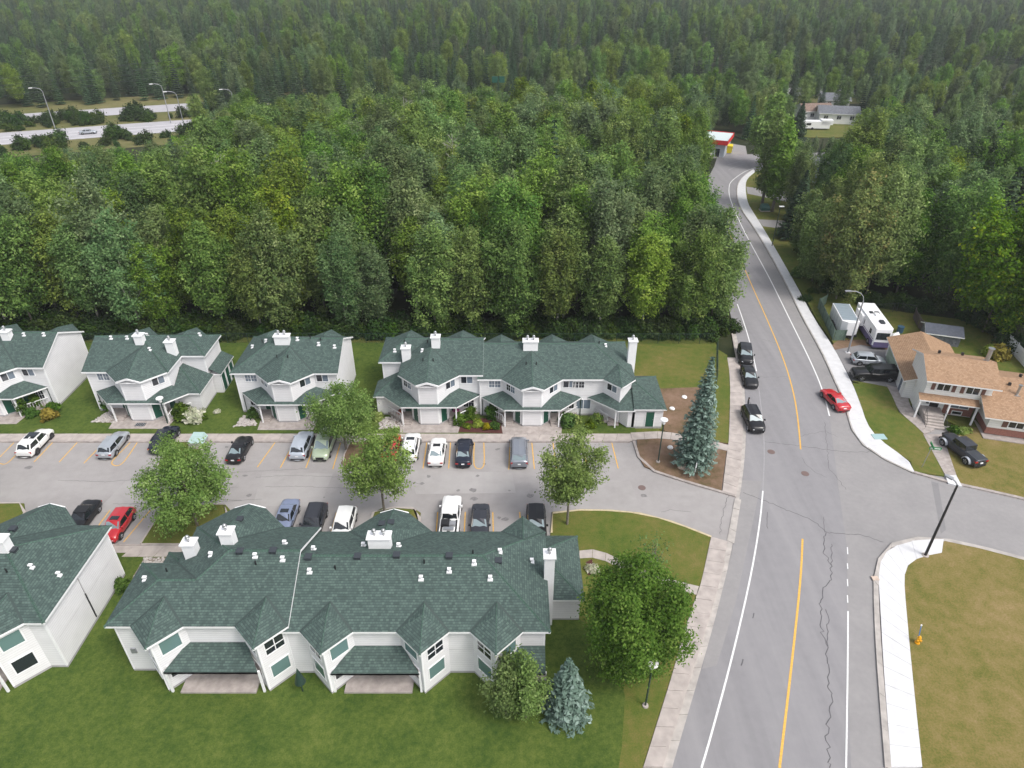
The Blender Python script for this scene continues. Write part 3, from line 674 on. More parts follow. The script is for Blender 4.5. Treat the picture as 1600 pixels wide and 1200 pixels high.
def build_row(root, blocks):
    o = .38
    for bi, B in enumerate(blocks):
        roof, cap, val, fas = MB(), MB(), MB(), MB()
        x0, x1, yf, yr, ze, D = B.x0, B.x1, B.yf, B.yr, B.ze, B.D
        hd = D/2; ym = yf+hd; zr = ze+S*hd; T = .2
        rl = x0+hd if B.left == 'hip' else x0; rr = x1-hd if B.right == 'hip' else x1
        front = [(x0,yf,ze)]; frontR = [(x1,yf,ze)]
        # front face
        planar(roof, [(x0,yf,ze),(x1,yf,ze),(rr,ym,zr),(rl,ym,zr)])
        rear = [(x1,yr,ze)]
        def wing(W, xm, sg, ridge):
            xw, yw = W; d = yr-yw; hw = d/2; zw = ze+S*hw; yy = yr-hw
            E = (xw+sg*hw, yy, zw); Pp = (xm+sg*hw, yy, zw)
            planar(roof, [(xw,yw,ze),(xm,yw,ze),Pp,E]); planar(roof, [(xw,yr,ze),(xw,yw,ze),E])
            planar(roof, [(xm,yw,ze),(xm,yf,ze),ridge,Pp])
            strip3(cap, (xw,yw,ze), E); strip3(cap, (xw,yr,ze), E); strip3(cap, E, Pp); strip3(cap, Pp, ridge); strip3(cap, (xm,yf,ze), ridge)
            flatstrip(val, (xm,yw,ze), Pp, .09, .03)
            return [(xw,yr,ze), E, Pp]
        ra = [(x0,yr,ze)]; rb = [(x1,yr,ze)]
        if B.wl: ra = wing(B.wl, x0, 1, (rl,ym,zr))
        elif B.left == 'hip':
            planar(roof, [(x0,yr,ze),(x0,yf,ze),(rl,ym,zr)]); strip3(cap, (x0,yf,ze), (rl,ym,zr)); strip3(cap, (x0,yr,ze), (rl,ym,zr))
        if B.wr: rb = wing(B.wr, x1, -1, (rr,ym,zr))
        elif B.right == 'hip':
            planar(roof, [(x1,yr,ze),(x1,yf,ze),(rr,ym,zr)]); strip3(cap, (x1,yf,ze), (rr,ym,zr)); strip3(cap, (x1,yr,ze), (rr,ym,zr))
        pts = ra+[(rl,ym,zr),(rr,ym,zr)]+rb[::-1]
        planar(roof, pts); strip3(cap, (rl,ym,zr), (rr,ym,zr), .15, .04)
        # outline, fascia, soffit
        out = [(x0,yf),(x1,yf)]
        if B.wr: out += [(x1,B.wr[1]),(B.wr[0],B.wr[1]),(B.wr[0],yr)]
        else: out += [(x1,yr)]
        if B.wl: out += [(B.wl[0],yr),(B.wl[0],B.wl[1]),(x0,B.wl[1])]
        else: out += [(x0,yr)]
        for i, a in enumerate(out):
            b = out[(i+1) % len(out)]
            if (B.left == 'gable' and a[0] == b[0] == x0) or (B.right == 'gable' and a[0] == b[0] == x1): continue
            fas.poly([(*a,ze),(*a,ze-T),(*b,ze-T),(*b,ze)])
        gi = lambda x: x0+.25 if (x == x0 and B.left == 'gable') else (x1-.25 if (x == x1 and B.right == 'gable') else x)
        fas.poly([(gi(x),y,ze-T) for x, y in out][::-1])
        for side, xg, sg in ((B.left, x0, -1), (B.right, x1, 1)):
            if side == 'gable':
                for ya in (yf, yr):
                    p = [(xg,ya,ze),(xg,ya,ze-T),(xg,ym,zr-T*1.1),(xg,ym,zr)]
                    fas.poly(p if (ya == yf) == (sg > 0) else p[::-1])
                    p2 = [(xg,ya,ze-T),(xg-sg*.3,ya,ze-T),(xg-sg*.3,ym,zr-T*1.1),(xg,ym,zr-T*1.1)]
                    fas.poly(p2)
        for (xc, w, c) in B.prows: prow_roof(roof, cap, val, fas, xc, yf, w, c, ze, -1)
        for (xc, w) in B.fk: prow_roof(roof, cap, val, fas, xc, yf, w, 0, ze, -1)
        for (xc, w) in B.kites: prow_roof(roof, cap, val, fas, xc, yr, w, 0, ze, 1)
        ro = roof.build('roof', M['shingle'], root)
        cap.build('ridge_cap', M['cap'], ro, kind='stuff'); val.build('valley', M['valley'], ro, kind='stuff'); fas.build('fascia', M['trim'], ro)
        # footprint
        def foot(lower):
            f = [(x0+o if B.left == 'hip' or B.wl else x0+.25, yf+o)]; X0 = f[0][0]; X1 = x1-o if B.right == 'hip' or B.wr else x1-.25
            seq = sorted([(p[0], p[1], p[2]) for p in B.prows]+[(k[0], k[1], 0) for k in B.fk])
            for (xc, w, c) in seq:
                k = w-.414*o; cc = max(c-.414*o, 0); yF = yf-(w-c)+(o if c > 0 else o*Q2)
                if lower and c > 0:
                    j = cc+1.1
                    f += [(xc-j,yf+o),(xc-j,yF+1.1),(xc-cc,yF),(xc+cc,yF),(xc+j,yF+1.1),(xc+j,yf+o)]
                else:
                    f += [(max(xc-k, X0),yf+o)]+([(xc-cc,yF),(xc+cc,yF)] if c > 0 else [(xc,yF)])+[(min(xc+k, X1),yf+o)]
            f.append((X1, yf+o))
            if B.wr: f += [(X1,B.wr[1]+o),(B.wr[0]-o,B.wr[1]+o),(B.wr[0]-o,yr-o)]
            else: f.append((X1, yr-o))
            for (xc, w) in sorted(B.kites, reverse=True):
                k = w-.414*o; f += [(min(xc+k, X1),yr-o),(xc,yr+w-o*Q2),(max(xc-k, X0),yr-o)]
            if B.wl: f += [(B.wl[0]+o,yr-o),(B.wl[0]+o,B.wl[1]+o),(X0,B.wl[1]+o)]
            else: f.append((X0, yr-o))
            g = [f[0]]
            for p in f[1:]:
                if (Vector(p)-Vector(g[-1])).length > .02: g.append(p)
            return g
        up, lo = foot(False), foot(True)
        wm = MB(); wm.prism(up, 3.0, ze-T+.01, cap=False)
        # underside of the projecting upper floor
        wm.poly([(x, y, 3.0) for x, y in up][::-1])
        for side, xg, sg in ((B.left, x0+.25, -1), (B.right, x1-.25, 1)):
            if side == 'gable':
                p = [(xg,yf+o,ze-T),(xg,yr-o,ze-T),(xg,yr-o,ze+.02),(xg,ym,zr-.12),(xg,yf+o,ze+.02)]
                wm.poly(p if sg > 0 else p[::-1])
        wall = wm.build('upper_wall', M['siding'], root)
        MB().prism(lo, .34, 3.02, cap=False).build('lower_wall', M['siding'], root)
        fo = [Vector(p) for p in lo]; MB().prism([tuple(p) for p in lo], -.05, .35, cap=True).build('foundation', M['foundation'], root)
        tr = MB()
        for f_, za, zb in ((up, 3.0, ze-T), (lo, .34, 3.0)):
            n = len(f_)
            for i in range(n):
                a, b, c = Vector(f_[i-1]), Vector(f_[i]), Vector(f_[(i+1) % n])
                u = (b-a).normalized(); v = (c-b).normalized(); cr = u.x*v.y-u.y*v.x
                if cr > .2:     # outer corner
                    for d, nn in ((-u, Vector((u.y,-u.x))), (v, Vector((v.y,-v.x)))):
                        tr.obox((b.x, b.y, 0), tuple(d), tuple(nn), 0, .11, -.01, .025, za, zb)
        tr.build('corner_trim', M['trim'], wall, kind='stuff')
        # windows of the upper floor, doors and porches
        for pi, (xc, w, c) in enumerate(B.prows):
            k = w-.414*o; cc = c-.414*o; yF = yf-(w-c)+o; yW = yf+o
            zs = B.dz+4.55
            for sg in (-1, 1):
                mx = xc+sg*(cc+(k-cc)*.60); my = yF+(yW-yF)*.60
                window(root, (mx, my, zs), -90+sg*45, 1.35, .95, ['glass','glass2'] if (pi+sg) % 2 else 'glass', grid=(sg < 0))
                xx = xc+sg*(k+.95)
                if B.x0+.9 < xx < B.x1-.9: window(root, (xx, yW, zs), -90, 1.35, .9, ['glass','glass2'] if sg > 0 else 'glass2', grid=(sg < 0))
                # ground floor
                j = cc+1.1
                door(root, (xc+sg*(cc+.56), yF+.56, .36), -90+sg*45, .85, 2.1)
                door(root, (xc+sg*(j+.62), yW, .55), -90, .85, 2.05, name='front_door')
                xx = xc+sg*(k+1.05)
                if B.x0+.6 < xx < B.x1-.6: window(root, (xx, yW, 1.15), -90, 1.25, 1.35, 'glass', grid=True)
                MB().box(xc+sg*(j+.15)-.06, xc+sg*(j+.15)+.06, yW-.1, yW, 1.6, 1.9).build('mailbox', M['black'], root)
            # skirt roof of the porches
            z3 = 2.95+B.dz*.5; sk, skc, skf = MB(), MB(), MB()
            yS = yF-.35; hw = k-.12; tip = yW-yS
            for sg in (-1, 1):
                P0 = (xc+sg*(hw+tip), yW, z3); P1 = (xc+sg*hw, yS, z3)
                X = (xc+sg*(cc+1.31), yS+1.66, z3+.83); Rr = (xc+sg*k, yW, z3+S*(hw+tip-k)/Q2)
                planar(sk, [P0, P1, X, Rr]); strip3(skc, P1, X, .09, .015)
                p = [(P0[0],P0[1],z3),(P0[0],P0[1],z3-.18),(P1[0],P1[1],z3-.18),(P1[0],P1[1],z3)]
                skf.poly(p if sg < 0 else p[::-1])
            Xl = (xc-(cc+1.31), yS+1.66, z3+.83); Xr = (xc+(cc+1.31), yS+1.66, z3+.83)
            Cl = (xc-cc, yF+.01, z3+S*.36); Cr = (xc+cc, yF+.01, z3+S*.36)
            planar(sk, [(xc-hw,yS,z3),(xc+hw,yS,z3),Cr,Cl]); planar(sk, [(xc-hw,yS,z3),Cl,Xl]); planar(sk, [(xc+hw,yS,z3),Xr,Cr])
            skf.poly([(xc-hw,yS,z3),(xc-hw,yS,z3-.18),(xc+hw,yS,z3-.18),(xc+hw,yS,z3)])
            skf.poly([(xc-hw-tip,yW,z3-.18),(xc-hw,yS,z3-.18),(xc+hw,yS,z3-.18),(xc+hw+tip,yW,z3-.18)][::-1])
            so = sk.build('porch_roof', M['shingle'], root); skc.build('ridge_cap', M['cap'], so, kind='stuff'); skf.build('fascia', M['trim'], so)
            for sg in (-1, 1):
                px, py = xc+sg*(hw-.15), yS+.3
                MB().box(px-.07, px+.07, py-.07, py+.07, .12, z3-.17).build('porch_post', M['trim'], root)
                a = xc+sg*(cc+1.12); b = xc+sg*(hw+tip-.5)
                st = MB(); lo_, hi_ = min(a, b), max(a, b)
                e = xc+sg*(hw+.2)
                pts = [(a,yW),(a,yS+.95),(e,yS+.95),(b,yW)]
                st.prism(pts, .0, .55)
                land = st.build('porch_floor', M['concrete2'], root)
                for q in range(2):
                    MB().box(min(a,e)+.05, max(a,e)-.05, yS+.95-.3*(q+1), yS+.95-.3*q, 0, .41-.14*q).build('step', M['concrete2'], root)
                rl_ = MB(); A_ = Vector((e, yS+.95, .55)); B_ = Vector((b, yW, .55)); n = 9
                for i in range(n+1):
                    p = A_+(B_-A_)*i/n; rl_.box(p.x-.02, p.x+.02, p.y-.02, p.y+.02, .55, 1.4)
                d = (B_-A_).normalized(); rl_.obox(tuple(A_), (d.x, d.y), (-d.y, d.x), 0, (B_-A_).length, -.04, .04, .82, .9)
                C_ = Vector((px, py, .12)); d2 = (A_-Vector((C_.x,C_.y,.55))); L2 = d2.length; d2.normalize()
                rl_.tube((C_.x,C_.y,1.0), (A_.x,A_.y,1.42), .035, .035, 6)
                for i in range(1, 4):
                    p = C_+(A_-C_)*(i/4); rl_.box(p.x-.02, p.x+.02, p.y-.02, p.y+.02, .12, 1.0+.42*i/4)
                rl_.build('railing', M['trim'], root)
            # concrete apron in front of the nose
            MB().prism([(xc-hw-.3,yS+.6),(xc-cc-.1,yS-.1),(xc-hw-.1,yS-1.2),(xc+hw+.1,yS-1.2),(xc+cc+.1,yS-.1),(xc+hw+.3,yS+.6),(xc+cc+1.2,yW),(xc-cc-1.2,yW)][2:4]+[(xc+hw+.3,yS+.6),(xc+cc+1.2,yW-.3),(xc-cc-1.2,yW-.3),(xc-hw-.3,yS+.6)], -.03, .155).build('apron', M['concrete2'], root)
            for dx in (xc-hw-tip+.1, xc+hw+tip-.1):
                MB().path([(dx,yW-.05,z3-.1),(dx,yW-.08,z3-.35),(dx,yW-.08,.2)], .05).build('downpipe', M['darkgreen'], root)
        for (xc, w) in B.fk:
            k = w-.414*o; yW = yf+o; yT = yf-w+o*Q2
            window(root, (xc-k*.5, yT+(yW-yT)*.5, B.dz+4.6), -135, 1.35, .9, ['glass','glass2'])
        # rear bays
        for ki, (xc, w) in enumerate(B.kites):
            k = w-.414*o; yW = yr-o; yT = yr+w-o*Q2
            for sg in (-1, 1):
                if not (B.x0 < xc+sg*k < B.x1): pass
                mx, my = xc+sg*k*.5, yT+(yW-yT)*.5
                st = (ki+(sg > 0)) % 2
                window(root, (mx, my, B.dz+3.95), 90-sg*45, 1.45, 1.35, 'glass' if st else 'glass3', lites=2 if st else 1, split=.45 if st else None)
                window(root, (mx, my, 1.3), 90-sg*45, 1.45, 1.35, 'glass3' if st else 'glass', lites=1)
    return

def annex(root, x_in, x_out, yf, yb, rear_hip=False, z3=2.95, doors=(), win=()):
    """ground-floor addition with a lean-to roof against the taller wall at x_in"""
    sg = 1 if x_in > x_out else -1; w = abs(x_in-x_out); T = .18
    H = z3+S*w; r, f, cp = MB(), MB(), MB()
    hf = min(w, yb-yf)
    a = (x_out,yf,z3); b = (x_out,yb,z3); tf = (x_in,yf+w,H)
    if rear_hip:
        if yb-yf < 2*w:
            m = (yf+yb)/2; k = (yb-yf)/2; pk = (x_out+sg*k, m, z3+S*k); far = (x_in, m, z3+S*k)
            planar(r, [a,b,pk]); planar(r, [a,pk,far,(x_in,yf,z3)]); planar(r, [b,pk,far,(x_in,yb,z3)])
            strip3(cp, a, pk); strip3(cp, b, pk); strip3(cp, pk, far)
        else:
            tb = (x_in,yb-w,H); planar(r, [a,b,tb,tf]); planar(r, [a,tf,(x_in,yf,z3)]); planar(r, [b,tb,(x_in,yb,z3)])
            strip3(cp, a, tf); strip3(cp, b, tb)
    else:
        if w < yb-yf:
            planar(r, [a,b,(x_in,yb,H),tf]); planar(r, [a,tf,(x_in,yf,z3)]); strip3(cp, a, tf)
        else:
            k = yb-yf; pk = (x_out+sg*k, yb, z3+S*k); planar(r, [a,b,pk]); planar(r, [a,pk,(x_in,yb,z3+S*k),(x_in,yf,z3)]); strip3(cp, a, pk)
    out = [(x_out,yf),(x_in,yf),(x_in,yb),(x_out,yb)]
    f.prism(out, z3-T, z3-.003, cap=False); f.poly([(x,y,z3-T) for x,y in out])
    ro = r.build('annex_roof', M['shingle'], root); cp.build('ridge_cap', M['cap'], ro, kind='stuff'); f.build('fascia', M['trim'], ro)
    o = .3; X = x_out+sg*o
    q = [(X,yf+o),(x_in+sg*.1,yf+o),(x_in+sg*.1,yb-(o if rear_hip else -.05)),(X,yb-(o if rear_hip else -.05))]
    MB().prism(q, .3, z3-T+.01, cap=False).build('annex_wall', M['siding'], root)
    MB().prism([(x+ (0.02 if x > (x_in+x_out)/2 else -.02), y) for x, y in q], -.05, .3).build('foundation', M['foundation'], root)

def chimney(root, x, y, z0, z1, w=.95, d=.85, caps=1):
    c = MB().box(x-w/2, x+w/2, y-d/2, y+d/2, z0, z1).build('chimney', M['trim'], root)
    MB().box(x-w/2-.1, x+w/2+.1, y-d/2-.1, y+d/2+.1, z1, z1+.12).build('chimney_top', M['trim'], c)
    for i in range(caps):
        f = MB(); cx = x+(i-(caps-1)/2)*.75; f.tube((cx,y,z1+.12),(cx,y,z1+.5), .1, .1, 10); f.tube((cx,y,z1+.5),(cx,y,z1+.56), .2, .2, 12); f.ball((cx,y,z1+.62), .17, 10, 6)
        f.build('flue', M['metal'], c, smooth=True)
    MB().box(x-w/2-.12, x+w/2+.12, y-d/2-.25, y-d/2, z0+.1, z0+.55).build('flashing', M['foundation'], c) if False else None
def whitevent(root, x, y, z):
    v = MB().tube((x,y,z-.1),(x,y,z+.28), .09, .09, 8); v.box(x-.2, x+.2, y-.16, y+.16, z-.12, z+.04); v.box(x-.15, x+.15, y-.12, y+.1, z+.25, z+.36)
    v.build('roof_vent', M['trim'], root)
def darkvent(root, x, y, z):
    v = MB().box(x-.24, x+.24, y-.24, y+.24, z-.15, z+.13); v.box(x-.28, x+.28, y-.28, y+.28, z+.13, z+.18); v.build('roof_louvre', M['vent'], root)
def pipe(root, x, y, z): MB().tube((x,y,z-.1),(x,y,z+.4), .06, .06, 8).build('vent_pipe', M['black'], root)

class Row:
    """frame of a row: turns world points into its own frame and back"""
    def __init__(s, label, c, rot, group="white townhouses with green roofs"):
        s.c, s.rot = c, rot; s.root = empty('townhouse_row', (c[0], c[1], 0), rot, label, "townhouse block", group)
        s.blocks = []
    def L(s, x, y):
        dx, dy = x-s.c[0], y-s.c[1]; k = -1 if s.rot else 1
        return (dx*k, dy*k)
    def onroof(s, u, v):
        z = 7.5
        for _ in range(12):
            x, y = G(u, v, z); l = s.L(x, y); best = None
            for B in s.blocks:
                lo = B.wl[0] if B.wl else B.x0; hi = B.wr[0] if B.wr else B.x1
                if lo-.1 <= l[0] <= hi+.1: best = B.h(*l) if best is None else max(best, B.h(*l))
            if best is None: B = min(s.blocks, key=lambda b: abs((b.x0+b.x1)/2-l[0])); best = B.h(*l)
            z = z*.5+best*.5
        return (*l, z)

def mk(row, x0, x1, yf, yr, **k):
    """block given in world coordinates"""
    a = row.L(x0, yf); b = row.L(x1, yr); r = bool(row.rot)
    f = lambda x: row.L(x, 0)[0]
    kw = dict(dz=k.get('dz', 0), left=k.get('left','gable'), right=k.get('right','gable'))
    wl, wr = k.get('wl'), k.get('wr')
    if wl: wl = row.L(*wl)
    if wr: wr = row.L(*wr)
    pr = [(f(x), w, c) for x, w, c in k.get('prows', ())]; fk = [(f(x), w) for x, w in k.get('fk', ())]; ki = [(f(x), w) for x, w in k.get('kites', ())]
    if r: kw['left'], kw['right'] = kw['right'], kw['left']; wl, wr = wr, wl
    B = Block(min(a[0], b[0]), max(a[0], b[0]), a[1], b[1], wl=wl, wr=wr, prows=pr, fk=fk, kites=ki, **kw)
    row.blocks.append(B); return B

PI = math.pi
# rows north of the parking lot
r1 = Row("leftmost upper white townhouse block with a tall blank gable wall", (-66,74), 0)
mk(r1, -78, -56.0, 69.7, 79.0, prows=[(-62.6,3.5,1.2)], kites=[(-58.6,2),(-66,2)])
r2 = Row("small white townhouse block with two slim chimneys and three green side doors", (-45,73.5), 0)
mk(r2, -50.9, -40.6, 68.7, 78.0, right='hip', wr=(-37.7,72.5), prows=[(-44.35,3.6,1.35)], kites=[(-47.9,2),(-41.6,2)])
r3 = Row("white townhouse block with one wide double chimney and no side annex", (-27,73), 0)
mk(r3, -33.3, -20.5, 68.4, 77.5, left='hip', prows=[(-26.8,3.45,1.25)], kites=[(-31,1.95),(-23.7,1.95)])
r4 = Row("long white townhouse block in the middle, backing onto the wood", (1,73), 0)
mk(r4, -13.4, -3.4, 68.0, 77.3, left='hip', wl=(-16.2,71.0), prows=[(-9.75,3.6,1.25)], kites=[(-13.2,1.95),(-6.4,1.95)])
mk(r4, -4.1, 14.5, 67.7, 76.9, dz=-.4, right='hip', prows=[(2.35,3.6,1.25)], fk=[(12.6,1.9)], kites=[(-1.4,1.95),(5.2,1.95),(10.4,1.95)])
# rows south of it, seen from behind
r5 = Row("white townhouse block at the lower left with a long blank side wall", (-46,38.5), PI)
mk(r5, -58, -34.7, 43.3, 33.1, right='hip', prows=[(-41.2,3.5,1.2)], kites=[(-38.2,2.0),(-45.5,2.0)])
r6 = Row("largest white townhouse block at the bottom with kite-shaped rear bays", (-13,38), PI)
mk(r6, -27.2, -16.5, 43.1, 32.8, left='hip', wl=(-30.1,39.0), prows=[(-23.4,3.75,1.35)], kites=[(-26.2,1.95),(-18.5,1.95)])
mk(r6, -17.2, 2.85, 42.9, 32.6, dz=-.35, right='hip', prows=[(-10.5,3.6,1.25)], fk=[(.95,1.9)], kites=[(-13.7,1.95),(-6.6,1.95),(-1.15,1.95)])
for r in (r1, r2, r3, r4, r5, r6): build_row(r.root, r.blocks)
def A_(row, x_in, x_out, yf, yb, **k):
    a = row.L(x_in, yf); b = row.L(x_out, yb); annex(row.root, a[0], b[0], a[1], b[1], **k)
A_(r2, -40.9, -37.5, 68.6, 72.95); 
A_(r4, -13.1, -16.6, 67.9, 71.45)
A_(r4, 14.2, 18.0, 65.2, 72.6, rear_hip=True)
A_(r6, 2.5, 5.95, 45.0, 37.7, rear_hip=True)
A_(r6, -26.8, -30.4, 43.0, 38.7)
# green storage doors beside block 2, on a narrow lean-to
def wl_(row, x, y): return row.L(x, y)
mb = MB(); x, y = r2.L(-37.95, 73.0)
lean = MB(); planar(lean, [(x-.05,y,3.75),(x-.05,y+4.6,3.75),(x+1.35,y+4.6,2.95),(x+1.35,y,2.95)]); lo_ = lean.build('side_roof', M['shingle'], r2.root)
MB().prism([(x-.05,y),(x+1.35,y),(x+1.35,y+4.6),(x-.05,y+4.6)], 2.8, 2.947, cap=False).build('fascia', M['trim'], lo_)
MB().box(x-.05, x+1.1, y+.15, y+4.5, -.05, 2.86).build('side_wall', M['siding'], r2.root)
for k in range(3): door(r2.root, (x+1.1, y+.95+k*1.35, .2), 0, .95, 2.35, name='storage_door')
# right annex of block 4: its door and the slanted wall
a = r4.L(16.2, 65.5); door(r4.root, (a[0], a[1], .32), -90, .95, 2.1, name='storage_door')
a = r4.L(12.0, 67.7); window(r4.root, (a[0]-.2, a[1]+.38, 1.2), -90, .9, 1.0, 'glass2')
a = r4.L(7.9, 68.08); window(r4.root, (a[0], a[1], 4.1), -90, 1.3, .85, 'glass', grid=True)
a = r4.L(8.6, 68.08); window(r4.root, (a[0], a[1], 1.1), -90, 1.7, 1.3, 'glass2')
# skirt roof over the right-hand porch of block 4
bx, by = r4.L(14.2, 68.0)
x9, y9 = r4.L(9.0, 68.08); xs, ysf = r4.L(12.3, 65.2)
sk = MB(); planar(sk, [(x9,y9,2.75),(xs,ysf,2.75),(bx+.2,ysf,2.75),(bx+.2,y9,4.1),(x9+2.2,y9,3.55)])
so = sk.build('porch_roof', M['shingle'], r4.root)
MB().prism([(x9,y9),(xs,ysf),(bx+.2,ysf),(bx+.2,y9)], 2.58, 2.746, cap=False).build('fascia', M['trim'], so)
MB().prism([(xs+.5,y9),(xs+.5,ysf+1.3),(bx-.6,ysf+.3),(bx+.2,ysf+.3),(bx+.2,y9)], .2, 2.7, cap=False).build('annex_wall', M['siding'], r4.root)
MB().box(x9+1.2, xs+.5, ysf+1.3, y9, 0, .5).build('porch_floor', M['concrete2'], r4.root)
for q in range(2): MB().box(xs-.9, xs+.4, ysf+1.3-.3*(q+1), ysf+1.3-.3*q, 0, .36-.13*q).build('step', M['concrete2'], r4.root)
MB().box(xs-.2, xs-.06, ysf+.25, ysf+.39, .1, 2.6).build('porch_post', M['trim'], r4.root)
rl_ = MB(); A0 = Vector((x9+1.0, y9-.1, .5)); B0 = Vector((xs-.9, ysf+1.2, .5))
for i in range(11): p = A0+(B0-A0)*i/10; rl_.box(p.x-.02, p.x+.02, p.y-.02, p.y+.02, .4, 1.35)
rl_.tube(A0+Vector((0,0,.87)), B0+Vector((0,0,.87)), .04, .04, 6); rl_.build('railing', M['trim'], r4.root)
# rear patio roofs between the bays of the near row
def patio(row, xa, xb, tipa, tipb, yw, zt=3.65, zb=2.75, yb=31.2):
    a, b, c, d = row.L(xa, yw), row.L(xb, yw), row.L(tipb, yb), row.L(tipa, yb)
    r = MB(); planar(r, [(*a,zt),(*b,zt),(*c,zb),(*d,zb)]); ro = r.build('patio_roof', M['shingle'], row.root)
    f = MB(); q = [(*d,zb-.01),(*c,zb-.01),(*c,zb-.2),(*d,zb-.2)]; f.poly(q); f.poly(q[::-1]); f.poly([(*a,zt-.2),(*b,zt-.2),(*c,zb-.2),(*d,zb-.2)]); 
    for s_, e_ in ((a, d), (b, c)): f.poly([(*s_,zt-.01),(*e_,zb-.01),(*e_,zb-.2),(*s_,zt-.2)])
    f.build('fascia', M['trim'], ro)
    for p in (c, d): MB().box(p[0]-.08, p[0]+.08, p[1]-.25, p[1]-.1, 0, zb-.1).build('porch_post', M['trim'], row.root)
    for p in [((a[0]*.5+d[0]*.5), (b[0]*.5+c[0]*.5))]:
        MB().box(min(p), max(p), min(a[1], d[1]), max(a[1], d[1]), -.05, .3).build('deck', M['concrete2'], row.root)
    x, y = (a[0]+b[0])/2, a[1]; door(row.root, (x, y, .35), 90, 1.8, 2.05, 'glass', 'patio_door')
patio(r6, -24.6, -20.1, -25.9, -18.9, 33.15); patio(r6, -12.05, -8.3, -13.5, -6.9, 32.95, 3.5, 2.6)
patio(r6, .35, 2.5, -.95, 2.5, 32.95, 3.5, 2.6)
patio(r5, -43.8, -39.9, -45.2, -38.5, 33.4)
# chimneys: base and top as surveyed
for row, lst in ((r1, [(10,533,1,1.1)]), (r2, [(218,540,1,1.2),(268,554,1,1.6)]), (r3, [(441,540,2,1.1)]), (r4, [(635,564,1,1.6),(681,545,1,1.4),(829,549,2,1.2)]), (r5, [(2,866,1,1.2)]), (r6, [(298,872,1,1.3),(355,852,1,1.1),(593,858,2,1.0)])):
    for (u, v, n, h) in lst:
        x, y, z = row.onroof(u, v); k = .45 if not row.rot else -.45
        chimney(row.root, x, y+k, z-.6, z+h, 1.0 if n == 1 else 1.75, .8, n)
x, y = r4.L(14.45, 71.5); chimney(r4.root, x, y, 0, 8.6, .95, .8)
x, y = r6.L(2.95, 37.9); chimney(r6.root, x, y, 0, 8.0, .8, .9)
for u, v in ((427,861),(482,871),(559,870),(620,868),(702,869),(779,877)): darkvent(r6.root, *r6.onroof(u, v))
for u, v in ((21,860),(21,827)): darkvent(r5.root, *r5.onroof(u, v))
for u, v in ((375,862),(375,812),(597,819),(611,817)): darkvent(r6.root, *r6.onroof(u, v))
for u, v in ((442,875),(484,894),(658,905),(741,881),(702,893),(766,905),(490,859),(568,853),(623,854),(781,863),(831,878),(227,906),(330,868),(399,870),(445,850)): whitevent(r6.root, *r6.onroof(u, v))
for u, v in ((663,880),(524,889),(739,865),(261,893),(400,882)): pipe(r6.root, *r6.onroof(u, v))
for u, v in ((49,887),(92,899)): whitevent(r5.root, *r5.onroof(u, v))
pipe(r5.root, *r5.onroof(11, 894))
for u, v in ((174,529),(199,529),(230,525),(234,547),(312,524)): whitevent(r2.root, *r2.onroof(u, v))
for u, v in ((395,543),(416,534),(465,531),(498,539),(523,543)): whitevent(r3.root, *r3.onroof(u, v))
for u, v in ((410,535),(501,532),(433,559),(450,559),(485,529)): pipe(r3.root, *r3.onroof(u, v))
for u, v in ((617,549),(660,549),(946,541)): whitevent(r4.root, *r4.onroof(u, v))
for u, v in ((632,536),(668,536),(661,564),(677,564),(822,570),(838,570),(936,537)): pipe(r4.root, *r4.onroof(u, v))
for u, v in ((38,524),(69,524)): whitevent(r1.root, *r1.onroof(u, v))
# wall-mounted things on the near rear walls
for x in (-17.3, -16.2, -3.9, -2.9):
    a = r6.L(x, 33.2); MB().box(a[0]-.18, a[0]+.18, a[1]-.02, a[1]+.16, 1.6, 2.1).build('electric_meter', M['polegrey'], r6.root)
a = r6.L(-29.0, 33.2); MB().box(a[0]-.2, a[0]+.2, a[1]-.02, a[1]+.12, 2.4, 2.9).build('electric_meter', M['polegrey'], r6.root)
a = r5.L(-35.08, 38.0); MB().box(a[0]-.06, a[0]+.02, a[1]-.05, a[1]+.05, .5, 3.4).build('downpipe', M['black'], r5.root)
MB().box(a[0]-.05, a[0]+.02, a[1]-.03, a[1]+.03, 3.4, 5.2).build('cable', M['foundation'], r5.root)
a = r6.L(-16.0, 31.4); f = MB().tube((a[0],a[1],.1),(a[0],a[1],2.0), .05, .05, 8); f.tube((a[0],a[1],1.3),(a[0],a[1],2.9), .42, .03, 12)
tag(f.build('closed_parasol', M['darkgreen']), "closed dark green parasol behind the largest townhouse block", "parasol"); bpy.data.objects['closed_parasol'].location = (0,0,0)
o_ = bpy.data.objects['closed_parasol']; 
for v_ in o_.data.vertices: v_.co.x, v_.co.y = -v_.co.x+r6.c[0], -v_.co.y+r6.c[1]
# ------------------------------------------------------------------ vehicles
PAINT = {}
def paint(name, col, metal=0.0, rough=.28):
    if name not in PAINT: PAINT[name] = mat("paint_"+name, col, rough, metal=metal, coat=1.0 if max(col) > .1 else .35, spec=.5 if max(col) > .1 else .3)
    return PAINT[name]
M['tyre'] = mat("tyre", (.018,.018,.019), .8); M['rim'] = mat("alloy", (.42,.43,.45), .3, metal=.7); M['rimdark'] = mat("dark_alloy", (.06,.06,.065), .4, metal=.5)
M['cglass'] = mat("car_glass", (.012,.016,.02), .06, spec=1.0); M['cglassl'] = mat("car_glass_pale", (.20,.26,.28), .1, spec=1.0)
M['headl'] = mat("headlight", (.75,.78,.8), .15, coat=1); M['taill'] = mat("taillight", (.38,.01,.012), .2, coat=1)
M['plate'] = mat("plate", (.75,.76,.78), .5); M['chrome'] = mat("chrome", (.6,.6,.62), .15, metal=1)
